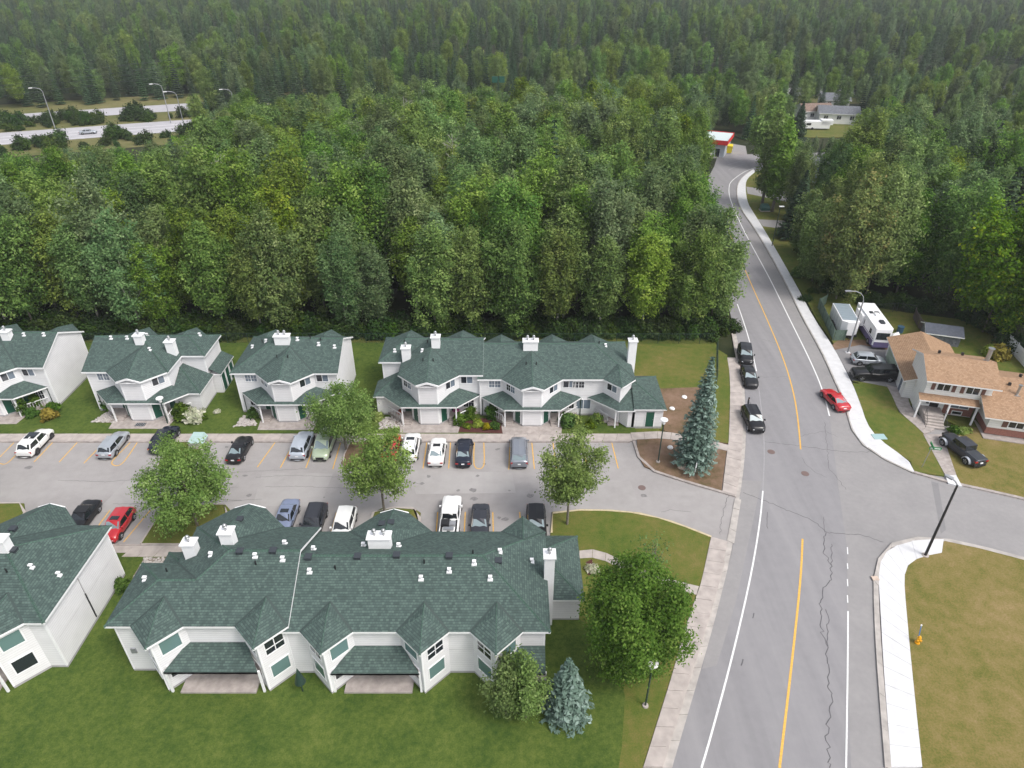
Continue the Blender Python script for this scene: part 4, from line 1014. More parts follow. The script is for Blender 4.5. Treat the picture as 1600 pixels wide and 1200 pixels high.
CARS = {
 # L, W, H, belt height, xwsb, xrf, xrr, xrb, roof half width factor, profile [(x, ztop, wf)], wheel r
 'sedan': dict(L=4.75,W=1.83,H=1.44,belt=.93,g=(1.02,.30,-.95,-1.62),rw=.70,prof=[(-2.375,.62,.80),(-2.32,.92,.88),(-2.1,1.0,.95),(-1.6,1.0,.99),(-.6,.95,1),(.9,.95,1),(1.3,.92,.99),(1.9,.82,.95),(2.22,.70,.86),(2.375,.50,.72)],wr=.33,wx=(-1.42,1.42)),
 'coupe': dict(L=4.6,W=1.84,H=1.34,belt=.90,g=(.85,.15,-.8,-1.75),rw=.66,prof=[(-2.3,.62,.80),(-2.25,.88,.90),(-2.0,.96,.96),(-1.5,.96,1),(-.5,.90,.99),(.8,.91,1),(1.3,.88,.99),(1.9,.78,.94),(2.18,.64,.84),(2.3,.46,.70)],wr=.34,wx=(-1.40,1.42)),
 'hatch': dict(L=4.3,W=1.80,H=1.50,belt=.97,g=(1.08,.42,-1.50,-1.98),rw=.74,prof=[(-2.15,.60,.82),(-2.10,.95,.92),(-1.95,1.0,.96),(-1.3,1.0,1),(0,.97,1),(1.0,.98,1),(1.4,.93,.98),(1.85,.82,.93),(2.06,.70,.84),(2.15,.5,.72)],wr=.33,wx=(-1.30,1.32)),
 'wagon': dict(L=4.6,W=1.80,H=1.48,belt=.95,g=(1.05,.35,-1.75,-2.15),rw=.74,prof=[(-2.3,.60,.82),(-2.25,.93,.92),(-2.1,.98,.96),(-1.3,.98,1),(0,.95,1),(1.0,.96,1),(1.5,.90,.98),(1.95,.80,.93),(2.2,.68,.84),(2.3,.5,.72)],wr=.32,wx=(-1.35,1.38)),
 'suv': dict(L=4.65,W=1.90,H=1.68,belt=1.08,g=(1.12,.50,-1.70,-2.12),rw=.76,prof=[(-2.325,.62,.84),(-2.28,1.05,.93),(-2.1,1.12,.97),(-1.3,1.12,1),(0,1.08,1),(1.0,1.10,1),(1.5,1.06,.98),(1.98,.98,.94),(2.22,.84,.86),(2.325,.55,.74)],wr=.37,wx=(-1.38,1.42)),
 'minivan': dict(L=5.0,W=1.96,H=1.76,belt=1.10,g=(1.55,.70,-2.0,-2.36),rw=.78,prof=[(-2.5,.60,.84),(-2.45,1.05,.93),(-2.3,1.14,.97),(-1.3,1.12,1),(0,1.10,1),(1.4,1.10,1),(1.8,1.03,.97),(2.2,.90,.91),(2.4,.78,.83),(2.5,.52,.72)],wr=.34,wx=(-1.50,1.52)),
 'pickup': dict(L=5.7,W=1.98,H=1.88,belt=1.22,g=(1.10,.55,-.72,-.90),rw=.78,prof=[(-2.85,.70,.93),(-2.82,1.20,.96),(-2.6,1.22,.97),(-1.2,1.22,.98),(-.9,1.22,1),(0,1.2,1),(1.0,1.24,1),(1.6,1.22,.99),(2.3,1.16,.96),(2.65,1.06,.92),(2.85,.68,.84)],wr=.41,wx=(-1.75,1.80)),
 'jeep': dict(L=5.5,W=1.70,H=1.85,belt=1.18,g=(1.00,.72,-.95,-1.02),rw=.84,prof=[(-2.7,.75,.93),(-2.68,1.14,.95),(-2.5,1.16,.96),(-1.2,1.16,.97),(-.9,1.16,1),(0,1.16,1),(1.0,1.2,.98),(1.5,1.20,.92),(2.1,1.18,.86),(2.35,1.12,.82),(2.45,.75,.80)],wr=.43,wx=(-1.75,1.72)),
}
CM = {}
def car_parts(kind, opts):
    key = (kind, opts)
    if key in CM: return CM[key]
    c = CARS[kind]; L, W, H, belt = c['L'], c['W'], c['H'], c['belt']; W2 = W/2; zb = .24 if kind not in ('pickup','jeep','suv') else .32
    parts = []
    P = paint('base', (.5,.5,.5))
    bed = kind in ('pickup', 'jeep') and 'canopy' not in opts
    # body shell
    vs = []; fs = []; n = 11
    def sect(x, zt, wf):
        w = W2*wf; zm = zb+(zt-zb)*.5
        half = [(w*.86, zb), (w*.97, zb+.10), (w, zm), (w*.985, zt-.13), (w*.91, zt-.02)]
        return [(x, -a, b) for a, b in half]+[(x, 0, zt+.025)]+[(x, a, b) for a, b in reversed(half)]
    for s in c['prof']: vs += sect(*s)
    m = len(c['prof'])
    for i in range(m-1):
        for j in range(n-1):
            fs.append((i*n+j, i*n+j+1, (i+1)*n+j+1, (i+1)*n+j))
        fs.append((i*n+n-1, i*n, (i+1)*n, (i+1)*n+n-1))
    fs.append(tuple(range(n))[::-1]); fs.append(tuple(range((m-1)*n, m*n)))
    mb = MB().raw(vs, fs)
    me = mb.mesh("car_body", P, True, uv=False); bm = bmesh.new(); bm.from_mesh(me); bmesh.ops.recalc_face_normals(bm, faces=bm.faces)
    bmesh.ops.subdivide_edges(bm, edges=bm.edges[:], cuts=1, smooth=.6, use_grid_fill=True); 
    for f in bm.faces: f.smooth = True
    bm.to_mesh(me); bm.free(); parts.append(('body', me, []))
    # cabin shell
    xa, xb, xc_, xd = c['g']; wb = W2*.92; wr = W2*c['rw']; hz = H-.02
    if kind in ('pickup','jeep') and 'canopy' in opts: pass
    A = [(xa,-wb*.93,belt-.03),(xa,wb*.93,belt-.03),(xd,wb*.93,belt-.03),(xd,-wb*.93,belt-.03)]
    T = [(xb,-wr,hz-.04),(xb,wr,hz-.04),(xc_,wr,hz-.03),(xc_,-wr,hz-.03)]
    g = MB(); mid = (xb+xc_)/2
    tv = [*A, *T, (xb+.02,0,hz+.02), (xc_-.02,0,hz+.015), (mid,0,hz+.045), (mid,-wr*1.02,hz-.01), (mid,wr*1.02,hz-.01), (mid,-wb,belt-.03), (mid,wb,belt-.03)]
    g.raw(tv, [(0,1,5,8,4),(2,3,7,9,6),(4,8,10,11),(8,5,12,10),(11,10,9,7),(10,12,6,9),(0,4,11,13),(13,11,7,3),(1,14,12,5),(14,2,6,12)])
    parts.append(('cabin', g.mesh("cabin", P, False, uv=False), []))
    def quad_on(p0, p1, p2, p3, inset, off, name, m_, out):
        c0 = [Vector(p) for p in (p0, p1, p2, p3)]; ce = sum(c0, Vector())/4
        nn = (c0[1]-c0[0]).cross(c0[3]-c0[0]).normalized()
        if nn.dot(out) < 0: nn = -nn
        q = [p+(ce-p)*inset+nn*off for p in c0]; r = [v-nn*(off+.015) for v in q]
        mm = MB().raw([tuple(v) for v in q+r], [(0,1,2,3),(0,4,5,1),(1,5,6,2),(2,6,7,3),(3,7,4,0)])
        me = mm.mesh(name, m_, False, uv=False); b2 = bmesh.new(); b2.from_mesh(me); bmesh.ops.recalc_face_normals(b2, faces=b2.faces); b2.to_mesh(me); b2.free()
        return me
    CG = M['cglass']
    parts.append(('windshield', quad_on(A[0],A[1],T[1],T[0], .09, .02, 'windshield', M['cglassl'] if 'paleglass' in opts else CG, Vector((1,0,.5))), []))
    if 'canopy' not in opts:
        parts.append(('rear_window', quad_on(A[2],A[3],T[3],T[2], .14, .02, 'rear_window', M['cglassl'] if 'palerear' in opts else CG, Vector((-1,0,.5))), []))
    for sg in (-1, 1):
        a0 = Vector((xa,sg*wb*.93,belt-.03)); a1 = Vector((mid,sg*wb,belt-.03)); a2 = Vector((xd,sg*wb*.93,belt-.03)); t0 = Vector((xb,sg*wr,hz-.04)); t1 = Vector((mid,sg*wr*1.02,hz-.01)); t2 = Vector((xc_,sg*wr,hz-.03))
        parts.append(('side_window', quad_on(a0,a1,t1,t0, .12, .02, 'side_window', CG, Vector((0,sg,0))), []))
        parts.append(('side_window', quad_on(a1,a2,t2,t1, .12, .02, 'side_window', CG, Vector((0,sg,0))), []))
    x1 = L/2; x0 = -L/2; kb = kind in ('suv','pickup','jeep','minivan','wagon','hatch')
    fr = c['prof'][-2]; re = c['prof'][1]
    for sg in (-1, 1):
        zl = fr[1]-.10; w = W2*fr[2]
        parts.append(('headlight', MB().raw([(fr[0]-.28,sg*(w+.045),zl),(fr[0]+.09,sg*(w-.16),zl-.04),(fr[0]+.10,sg*(w-.45),zl-.05),(fr[0]+.02,sg*(w-.42),zl+.085),(fr[0]-.30,sg*(w-.02),zl+.13)], [(0,1,2,3,4) if sg < 0 else (4,3,2,1,0)]).raw([(fr[0]-.28,sg*(w+.03),zl-.05),(fr[0]+.10,sg*(w-.18),zl-.13),(fr[0]+.105,sg*(w-.45),zl-.13)],[(0,1,2)]).mesh('headlight', M['headl'], uv=False), []))
        w = W2*re[2]; zt = re[1]
        parts.append(('taillight', MB().box(x0-.015, x0+.26, sg*(w+.012)-.0*sg if sg < 0 else w-.30, sg*(w-.30) if sg < 0 else w+.012, zt-.27, zt-.10).mesh('taillight', M['taill'], uv=False) if kind not in ('suv','minivan') else
                      MB().box(x0+.0, x0+.24, min(sg*(w-.22),sg*(w+.012)), max(sg*(w-.22),sg*(w+.012)), zt-.30, zt-.06).mesh('taillight', M['taill'], uv=False), []))
        parts.append(('mirror', MB().box(xa-.35, xa-.17, min(sg*(W2-.02),sg*(W2+.17)), max(sg*(W2-.02),sg*(W2+.17)), belt, belt+.15).mesh('mirror', P, uv=False), []))
        h = MB()
        for xx in ((mid+.12), (xd+.75 if kb else mid-.75)):
            h.box(xx-.09, xx+.09, sg*(W2)-.012, sg*(W2)+.02, belt-.17, belt-.13)
        parts.append(('door_handle', h.mesh('door_handle', P if 'chrome' not in opts else M['chrome'], uv=False), []))
        d = MB()
        for xx in (xa-.25, mid-.08, xd+.55 if kb else xd+.85): d.box(xx-.012, xx+.012, sg*(W2*1.0)-.012, sg*(W2)+.006, zb+.12, belt-.05)
        d.box(x0+.5, x1-.5, sg*W2*.97-.02, sg*W2*.97+.012, zb-.02, zb+.12)
        parts.append(('door_seam', d.mesh('door_seam', M['black'], uv=False), []))
    parts.append(('grille', MB().box(x1-.16, x1+.015, -W2*.45, W2*.45, fr[1]-.38, fr[1]-.12).mesh('grille', M['black'], uv=False), []))
    parts.append(('bumper', MB().box(x1-.2, x1+.03, -W2*.70, W2*.70, zb-.03, zb+.13).box(x0-.02, x0+.2, -W2*.78, W2*.78, zb-.02, zb+.15).mesh('bumper', M['black'], uv=False), []))
    parts.append(('licence_plate', MB().box(x0-.045, x0+.05, -.17, .17, .62 if not kb else .70, .76 if not kb else .84).mesh('licence_plate', M['plate'], uv=False), []))
    for xw in c['wx']:
        for sg in (-1, 1):
            r = c['wr']; y0 = sg*(W2-.21); y1 = sg*(W2+(.025 if kind != 'jeep' else .22))
            if kind == 'jeep': y0 = sg*(W2-.08)
            arch = MB().tube((xw,sg*(W2*.9),r+.02),(xw,sg*(W2+.012),r+.02), r+.075, r+.075, 20)
            tyre = MB().tube((xw,y0,r),(xw,y1-sg*.03,r), r, r, 22, cap=True); tyre.tube((xw,y1-sg*.03,r),(xw,y1,r), r, r*.90, 22)
            rim = MB().tube((xw,y1-sg*.02,r),(xw,y1+sg*.006,r), r*.66, r*.62, 18)
            hub = MB()
            for k in range(5):
                a = 2*PI*k/5+.3; hub.tube((xw+math.cos(a)*r*.18,y1+sg*.012,r+math.sin(a)*r*.18),(xw+math.cos(a)*r*.60,y1+sg*.004,r+math.sin(a)*r*.60), .035, .05, 5)
            if kind != 'jeep': parts.append(('wheel_arch', arch.mesh('wheel_arch', M['black'], uv=False), []))
            parts.append(('wheel', tyre.mesh('wheel', M['tyre'], uv=False), [('rim', rim.mesh('rim', M['rimdark'], uv=False)), ('spoke', hub.mesh('spoke', M['rim'] if 'darkrim' not in opts else M['rimdark'], uv=False))]))
            if kind == 'jeep':
                fl = MB(); vs_ = []
                for k in range(9):
                    a = PI*k/8; vs_ += [(xw+math.cos(a)*(r+.13), sg*(W2-.05), r+math.sin(a)*(r+.10)), (xw+math.cos(a)*(r+.13), sg*(W2+.25), r+math.sin(a)*(r+.10)), (xw+math.cos(a)*(r+.08), sg*(W2+.25), r+math.sin(a)*(r+.05))]
                fl.raw(vs_, [(3*k+j, 3*k+j+1, 3*k+4+j, 3*k+3+j) for k in range(8) for j in (0, 1)])
                parts.append(('fender', fl.mesh('fender', paint('grey_fender', (.42,.45,.5)), uv=False), []))
    if 'sunroof' in opts: parts.append(('sunroof', MB().box(xb-.62, xb-.12, -wr*.62, wr*.62, hz+.02, hz+.052).mesh('sunroof', CG, uv=False), []))
    if 'panorama' in opts: parts.append(('sunroof', MB().raw([(xb-.03,-wr*.80,hz+.025),(xb-.03,wr*.80,hz+.025),(mid-.15,wr*.80,hz+.04),(mid-.15,-wr*.80,hz+.04)],[(0,3,2,1),(0,1,2,3)]).box(xb-.9,xb-.03,-wr*.8,wr*.8,hz,hz+.056).mesh('sunroof', CG, uv=False), []))
    if 'rails' in opts:
        for sg in (-1, 1): parts.append(('roof_rail', MB().tube((xb-.1,sg*wr*.88,hz+.07),(xc_+.15,sg*wr*.88,hz+.07), .022, .022, 6).tube((xb-.1,sg*wr*.88,hz+.07),(xb-.05,sg*wr*.88,hz-.02), .02, .02, 5).tube((xc_+.15,sg*wr*.88,hz+.07),(xc_+.1,sg*wr*.88,hz-.02), .02, .02, 5).mesh('roof_rail', M['black'] if 'blackrails' in opts else M['chrome'], uv=False), []))
    if 'convertible' in opts: parts.append(('soft_top', MB().box(xc_-.1, xb-.05, -wr*1.01, wr*1.01, hz-.02, hz+.05).mesh('soft_top', M['black'], uv=False), []))
    if kind in ('pickup', 'jeep'):
        a, b = x0+.10, xd-.12; wy = W2*.80; zt = c['prof'][2][1]+.028
        if 'canopy' in opts:
            cp = MB(); q = [(b+.25,wb),(a+.05,wb*.97)]
            cp.raw([(b+.30,-wb*.95,zt-.05),(b+.30,wb*.95,zt-.05),(a,wb*.93,zt-.05),(a,-wb*.93,zt-.05),(b+.30,-wr,H-.02),(b+.30,wr,H-.02),(a+.15,wr,H-.03),(a+.15,-wr,H-.03)], [(3,2,6,7),(4,5,6,7)[::-1],(0,4,7,3),(1,2,6,5),(0,1,5,4)])
            parts.append(('canopy', cp.mesh('canopy', P, uv=False), []))
            for sg in (-1, 1): parts.append(('canopy_window', MB().raw([(b+.1,sg*(wb*.93+.0),zt+.12),(a+.3,sg*(wb*.92),zt+.12),(a+.4,sg*(wr+.05),H-.18),(b+.1,sg*(wr+.05),H-.18)], [(0,1,2,3),(3,2,1,0)]).mesh('canopy_window', CG, uv=False), []))
        elif 'cover' in opts:
            parts.append(('bed_cover', MB().box(a, b, -wy, wy, zt-.03, zt+.02).mesh('bed_cover', M['vent'], uv=False), []))
        else:
            parts.append(('truck_bed', MB().box(a, b, -wy, wy, zt-.03, zt+.012).mesh('truck_bed', M['black'], uv=False), []))
            wl = MB(); wl.box(a-.05, b+.03, wy, wy+.09, zt-.1, zt+.07); wl.box(a-.05, b+.03, -wy-.09, -wy, zt-.1, zt+.07); wl.box(a-.08, a, -wy, wy, zt-.1, zt+.07)
            parts.append(('bed_rail', wl.mesh('bed_rail', P, uv=False), []))
    CM[key] = parts; return parts
def car(kind, x, y, hd, pnt, label, name='parked_car', cat='car', group=None, opts=(), z=0.0):
    """hd: heading in degrees, 0 = nose towards +x"""
    root = empty(name, (x, y, z), R(hd), label, cat, group)
    for pname, me, subs in car_parts(kind, tuple(opts)):
        o = link(bpy.data.objects.new(pname, me), root)
        if me.materials[0] == PAINT['base']:
            o.material_slots[0].link = 'OBJECT'; o.material_slots[0].material = pnt
        for sn, sm in subs: link(bpy.data.objects.new(sn, sm), o)
    return root
paint('base', (.5,.5,.5))
W_ = paint('white', (.80,.80,.79), rough=.3); BK = paint('black', (.012,.012,.014)); BN = paint('black_blue', (.012,.016,.03)); SV = paint('silver', (.42,.45,.49), .35); SB = paint('silver_blue', (.50,.55,.62), .25)
RD = paint('red', (.48,.012,.02)); BG = paint('blue_grey', (.22,.26,.38), .3); GR = paint('grey', (.26,.28,.32), .4); PG = paint('pale_green', (.42,.50,.36), .2); DG = paint('dark_grey', (.045,.048,.058), .3)
N_ = "cars parked nose-in along the front pavement"; S_ = "cars parked in the lower row of the parking lot"; K_ = "cars parked along the main road"
def gp(u, v, z): return G(u, v, z)
def c_(kind, u, v, hd, pnt, label, **k):
    x, y = G(u, v, k.pop('h', .8)); return car(kind, x, y, hd, pnt, label, **k)
c_('suv', 55, 689, 90, W_, "white crossover with a black glass roof front, leftmost of the upper parked row", group=N_, opts=('panorama','darkrim'))
c_('wagon', 177, 691, 90, SV, "silver hatchback with red lights beside the loop-shaped yellow line", group=N_, opts=())
c_('suv', 257, 684, 90, BN, "dark blue-black pickup-like SUV half under the big lot tree, left of the utility box island", group=N_, opts=('rails','blackrails'))
c_('coupe', 374, 698, 90, BK, "black coupe alone just right of the lawn island with the utility box", group=N_, opts=('palerear',))
c_('suv', 472, 693, 90, SB, "silver-blue SUV parked left of the pale green minivan", group=N_, opts=('darkrim',))
c_('minivan', 507, 692, -90, PG, "pale green minivan facing the camera under the lot tree", name='parked_van', cat='van', group=N_, opts=('paleglass',))
c_('sedan', 611, 696, 90, RD, "red car mostly hidden behind the middle lot tree", group=N_, opts=())
c_('suv', 642, 696, 90, W_, "white SUV with chrome roof rails and sunroof beside the white sedan", group=N_, opts=('rails','sunroof'))
c_('sedan', 683, 702, 90, W_, "white sedan with a sunroof between a white SUV and a black sedan", group=N_, opts=('sunroof','palerear'))
c_('sedan', 725, 703, 90, BN, "black sedan parked left of the empty loop-marked bay", group=N_, opts=('palerear',))
c_('minivan', 811, 703, 90, GR, "grey minivan, rightmost of the upper parked row", name='parked_van', cat='van', group=N_, opts=('rails','palerear'))
c_('coupe', 127, 806, -90, BK, "black soft-top coupe left of the red hatchback in the lower row", group=S_, opts=('convertible',))
c_('hatch', 183, 817, -90, RD, "bright red hatchback behind the lower left townhouse roof", group=S_, opts=('sunroof','paleglass'))
c_('sedan', 446, 806, -90, BG, "blue-grey sedan with a sunroof, leftmost of the three beside the small tree island", group=S_, opts=('sunroof','palerear'))
c_('suv', 490, 813, -90, DG, "black SUV between the blue-grey sedan and the white SUV in the lower row", group=S_, opts=('rails','blackrails'))
c_('suv', 537, 819, -90, W_, "white SUV parked right beside the lower middle tree island", group=S_, opts=())
c_('pickup', 704, 806, 90, W_, "white crew-cab pickup truck backed in, with gear in its open bed", name='pickup_truck', cat='pickup truck', group=S_, opts=())
c_('sedan', 750, 814, -90, DG, "dark grey sedan parked right of the white pickup truck", group=S_, opts=('paleglass',))
c_('suv', 838, 815, -90, BK, "black car under the right lot tree, rightmost of the lower row", group=S_, opts=('paleglass',))
c_('suv', 1165, 552, -102, BK, "black SUV farthest up the road of the three kerbside cars", group=K_, opts=('paleglass',))
c_('sedan', 1171, 586, -97, BK, "black sedan between two other black cars at the kerb", group=K_, opts=('paleglass',))
c_('suv', 1177, 653, -91, BK, "black SUV at the kerb with a person standing beside it", group=K_, opts=('paleglass','rails'))
c_('coupe', 1305, 621, 98, RD, "red sports coupe parked at the new white pavement", group=K_, opts=('palerear',))
c_('hatch', 1357, 561, -8, SV, "silver hatchback in the house driveway beside the black pickup", opts=(), z=.13)
c_('pickup', 1366, 583, 176, BK, "black pickup with a matching canopy parked in the house driveway", name='pickup_truck', cat='pickup truck', opts=('canopy','chrome'), h=.9, z=.13)
c_('jeep', 1504, 700, 102, DG, "dark grey open-wheeled pickup with pale fenders on the dry lawn", name='pickup_truck', cat='pickup truck', opts=('cover',), h=.9, z=.13)
c_('sedan', 137, 205, 20, SV, "silver car driving alone on the highway at the upper left", name='moving_car')
# gear in the pickup bed
px, py = G(704, 806, .8)
for nm_, lb, q, mm in (('tool_bag', "crumpled black bag in the bed of the white pickup", (-.35,-1.6,.4,.45,.24), 'black'), ('plastic_crate', "grey plastic crate in the bed of the white pickup", (.35,-1.7,.3,.3,.26), 'polegrey'), ('gear_box', "small metal box at the tailgate of the white pickup", (.0,-2.35,.5,.22,.16), 'metal')):
    b = MB().box(px+q[0]-q[2], px+q[0]+q[2], py+q[1]-q[3], py+q[1]+q[3], 1.26, 1.26+q[4]); b.box(px+q[0]-q[2]*.7, px+q[0]+q[2]*.5, py+q[1]-q[3]*.8, py+q[1]+q[3]*.6, 1.26+q[4], 1.32+q[4])
    tag(b.build(nm_, M[mm]), lb, nm_.replace('_', ' ').split()[-1])

# cargo trailer and motorhome in the fenced yard
def uv_frame(u0, v0, u1, v1):
    a = Vector(G(u0, v0)); b = Vector(G(u1, v1)); d = (b-a); return a, d.normalized(), d.length
TA = PI+.26
rt = empty('cargo_trailer', (49.3, 90.4, .12), R(-99), "white enclosed cargo trailer with a slatted translucent roof inside the green fence", "trailer")
rt.scale = (.80, .97, 1)
m_ = MB().box(-4.0,3.3,-1.25,1.25,.65,2.7).build('body', M['trim'], rt)
MB().raw([(3.3,-1.25,.65),(4.0,-.5,.65),(4.0,.5,.65),(3.3,1.25,.65),(3.3,-1.25,2.7),(4.0,-.5,2.7),(4.0,.5,2.7),(3.3,1.25,2.7)], [(0,1,5,4),(1,2,6,5),(2,3,7,6),(4,5,6,7)]).build('nose', M['trim'], rt)
for k in range(7): MB().box(-3.95+k*1.0,-3.03+k*1.0,-1.12,1.12,2.7,2.73).build('roof_panel', mat("trailer_roof",(.25,.30,.34),.4) if k == 0 else bpy.data.materials["trailer_roof"], m_)
for x_ in (-1.0,-.1):
    for sg in (-1,1):
        w_ = MB().tube((x_,sg*1.05,.36),(x_,sg*1.3,.36),.36,.36,18).build('wheel', M['tyre'], rt); MB().tube((x_,sg*1.3,.36),(x_,sg*1.32,.36),.2,.2,12).build('rim', M['rim'], w_)
MB().box(-1.5,.45,-1.36,-1.25,.72,.86).box(-1.5,.45,1.25,1.36,.72,.86).build('fender', M['black'], rt)
MB().box(-3.9,3.9,-1.2,1.2,.42,.66).build('frame', M['black'], rt); MB().tube((4.0,-.3,.5),(5.0,0,.5),.05,.05).tube((4.0,.3,.5),(5.0,0,.5),.05,.05).tube((4.8,0,.1),(4.8,0,.8),.05,.05).build('hitch', M['black'], rt)
for x_ in (-2.5,-1,.5,2): MB().box(x_-.01,x_+.01,-1.26,1.26,.7,2.69).build('seam', M['polegrey'], rt)
rv = empty('motorhome', (52.6, 88.5, .12), R(-97), "white and purple motorhome parked behind the tan-roofed house", "motorhome")
PV = mat("rv_purple", (.13,.11,.22), .4); 
rv.scale = (.98, .92, 1)
b_ = MB().box(-4.4,4.0,-1.28,1.28,.55,3.2).build('body', M['trim'], rv)
MB().box(-4.42,4.06,-1.31,1.31,.42,1.28).build('lower_band', PV, rv); MB().box(-4.415,4.05,-1.296,1.296,1.42,1.52).build('stripe', PV, rv)
MB().raw([(4.0,-1.28,.55),(4.35,-1.1,.6),(4.35,1.1,.6),(4.0,1.28,.55),(4.0,-1.28,3.2),(4.12,-1.15,3.05),(4.12,1.15,3.05),(4.0,1.28,3.2)], [(0,1,5,4),(1,2,6,5),(2,3,7,6),(4,5,6,7)]).build('front_cap', M['trim'], rv)
MB().raw([(4.32,-.95,1.55),(4.32,.95,1.55),(4.22,.95,2.55),(4.22,-.95,2.55)], [(0,1,2,3)]).build('windshield', M['cglass'], rv)
MB().raw([(4.40,-1.1,.45),(4.40,1.1,.45),(4.35,1.1,1.15),(4.35,-1.1,1.15)], [(0,1,2,3)]).box(4.1,4.5,-1.2,1.2,.35,.6).build('bumper', PV, rv)
for x_ in (2.6,-.5,-2.8): MB().box(x_-.35,x_+.35,-1.30,-1.27,1.7,2.4).build('window', M['cglass'], rv)
MB().box(-3.0,-.3,-1.75,-1.28,1.3,2.95).build('slide_out', M['trim'], rv)
for q in ((2.2,.2,.5,.3),(-.2,.25,.45,.3),(-1.0,-.35,.3,.25),(-1.0,.5,.3,.3)): MB().box(q[0]-q[2],q[0]+q[2],q[1]-q[3],q[1]+q[3],3.2,3.42 if q[2] > .3 else 3.32).build('roof_unit', M['trim'] if q[2] > .44 and q[0] < 0 else M['vent'], rv)
for x_ in (2.7,-2.2):
    for sg in (-1,1):
        w_ = MB().tube((x_,sg*1.05,.43),(x_,sg*1.33,.43),.43,.43,18).build('wheel', M['tyre'], rv); MB().tube((x_,sg*1.33,.43),(x_,sg*1.345,.43),.24,.24,12).build('rim', M['rim'], w_)
# blue barrel group next to the motorhome
x_, y_ = G(1405, 520); bc = MB().tube((x_,y_,.1),(x_,y_,1.0),.45,.42,14).tube((x_,y_,1.0),(x_,y_,1.06),.48,.48,14)
tag(bc.build('water_barrel', mat("barrel_blue",(.03,.08,.14),.5)), "dark blue barrel on the grass right of the motorhome", "barrel")
x_, y_ = G(1398, 527); tag(MB().raw([(x_-.8,y_-.5,.12),(x_+.7,y_-.5,.12),(x_+.9,y_+.6,.12),(x_-.7,y_+.6,.12),(x_-.5,y_-.3,.6),(x_+.5,y_-.2,.5),(x_+.5,y_+.3,.75),(x_-.4,y_+.3,.45)], [(0,1,5,4),(1,2,6,5),(2,3,7,6),(3,0,4,7),(4,5,6,7)]).build('tarpaulin', M['trim']), "crumpled white tarpaulin on the grass by the motorhome", "tarpaulin")
# ------------------------------------------------------------------ the split-level house on the right
HA = -15.3
hx, hy = 48.7, 67.7
H_ = empty('house', (hx, hy, 0), R(HA), "split-level house with tan shingle roofs, brown shutters and white gable wall", "house")
TS, SH = M['tan_shingle'], M['siding_house']
s_ = .375
def rf(parent, name, faces, m=None, thick=.16):
    r = MB()
    for f in faces: planar(r, f)
    o = r.build(name, m or TS, parent); f2 = MB()
    for f in faces: f2.poly([(p[0], p[1], p[2]-thick) for p in f])
    # edges of the whole slab
    ed = {}
    for f in faces:
        for a, b in zip(f, f[1:]+f[:1]): ed.setdefault(frozenset((a, b)), []).append((a, b))
    for k, v in ed.items():
        if len(v) == 1:
            a, b = v[0]; q = [a, b, (b[0],b[1],b[2]-thick), (a[0],a[1],a[2]-thick)]; f2.poly(q); 
    f2.build('fascia', M['trim'], o); return o
# upper block: eaves u 0..7.7, v 0..8
UE, UW, UD = 5.3, 7.9, 8.0
zr = UE+s_*UD/2
rf(H_, 'roof', [[(0,0,UE),(UW,0,UE),(UW,UD/2,zr),(0,UD/2,zr)], [(0,UD,UE),(0,UD/2,zr),(UW,UD/2,zr),(UW,UD,UE)]])
w = MB(); u0, u1, v0, v1 = .45, UW-.5, .9, UD-.5
w.prism([(u0,v0),(u1,v0),(u1,v1),(u0,v1)], 2.6, UE-.02, cap=False)
for X in (u0, u1): w.poly([(X,v0,UE-.05),(X,v1,UE-.05),(X,UD/2,zr-.2)] if X == u1 else [(X,v1,UE-.05),(X,v0,UE-.05),(X,UD/2,zr-.2)])
w.build('upper_wall', SH, H_)
MB().prism([(u0,1.7),(6.6,1.7),(6.6,7.5),(u0,7.5)], 0, 2.62, cap=False).build('lower_wall', SH, H_)
for x in (2.3, 5.4):
    window(H_, (x, v0, 3.8), -90, 1.35, .9, 'glass')
    for sg in (-1, 1): MB().box(x+sg*1.1-.2, x+sg*1.1+.2, v0-.05, v0, 3.75, 4.75).build('shutter', M['brown'], H_)
# porch roof, front lower roof and the long wing
rf(H_, 'porch_roof', [[(-.1,-.15,2.75),(6.4,-.15,2.75),(6.4,.9,3.15),(-.1,.9,3.15)]])
rf(H_, 'wing_roof', [[(6.35,-2.2,2.75),(26,-2.2,2.75),(26,3.9,5.04),(7.5,3.9,5.04),(7.5,.9,3.915),(6.35,.9,3.915)], [(7.5,3.9,5.04),(26,3.9,5.04),(26,9.5,2.94),(7.5,9.5,2.94)]])
MB().prism([(7.2,-1.6),(25.5,-1.6),(25.5,9),(7.2,9)], 1.0, 2.62, cap=False).build('wing_wall', SH, H_)
bk = MB().prism([(7.18,-1.64),(25.5,-1.64),(25.5,-1.55),(7.25,-1.55),(7.25,1.6),(7.18,1.6)], .3, 1.15).build('brick_base', M['brick'], H_)
MB().prism([(6.9,-2.6),(25.5,-2.6),(25.5,-1.5),(7.6,-1.5),(7.0,1.2),(6.9,1.2)], 0, .22).build('wing_path', M['concrete2'], H_)
window(H_, (10.0, -1.6, 1.5), -90, 1.5, .95, 'glass')
for sg in (-1, 1): MB().box(10+sg*1.15-.27, 10+sg*1.15+.27, -1.65, -1.6, 1.45, 2.5).build('shutter', M['brown'], H_)
MB().prism([(12.1,-1.6),(12.7,-2.3),(15,-2.3),(15,-1.6)], .25, 2.7).build('bay', M['brick'], H_)
window(H_, (12.4, -1.95, 1.1), -130, .7, 1.35, 'glass', lites=1); window(H_, (13.8, -2.3, 1.1), -90, 1.9, 1.35, 'glass')
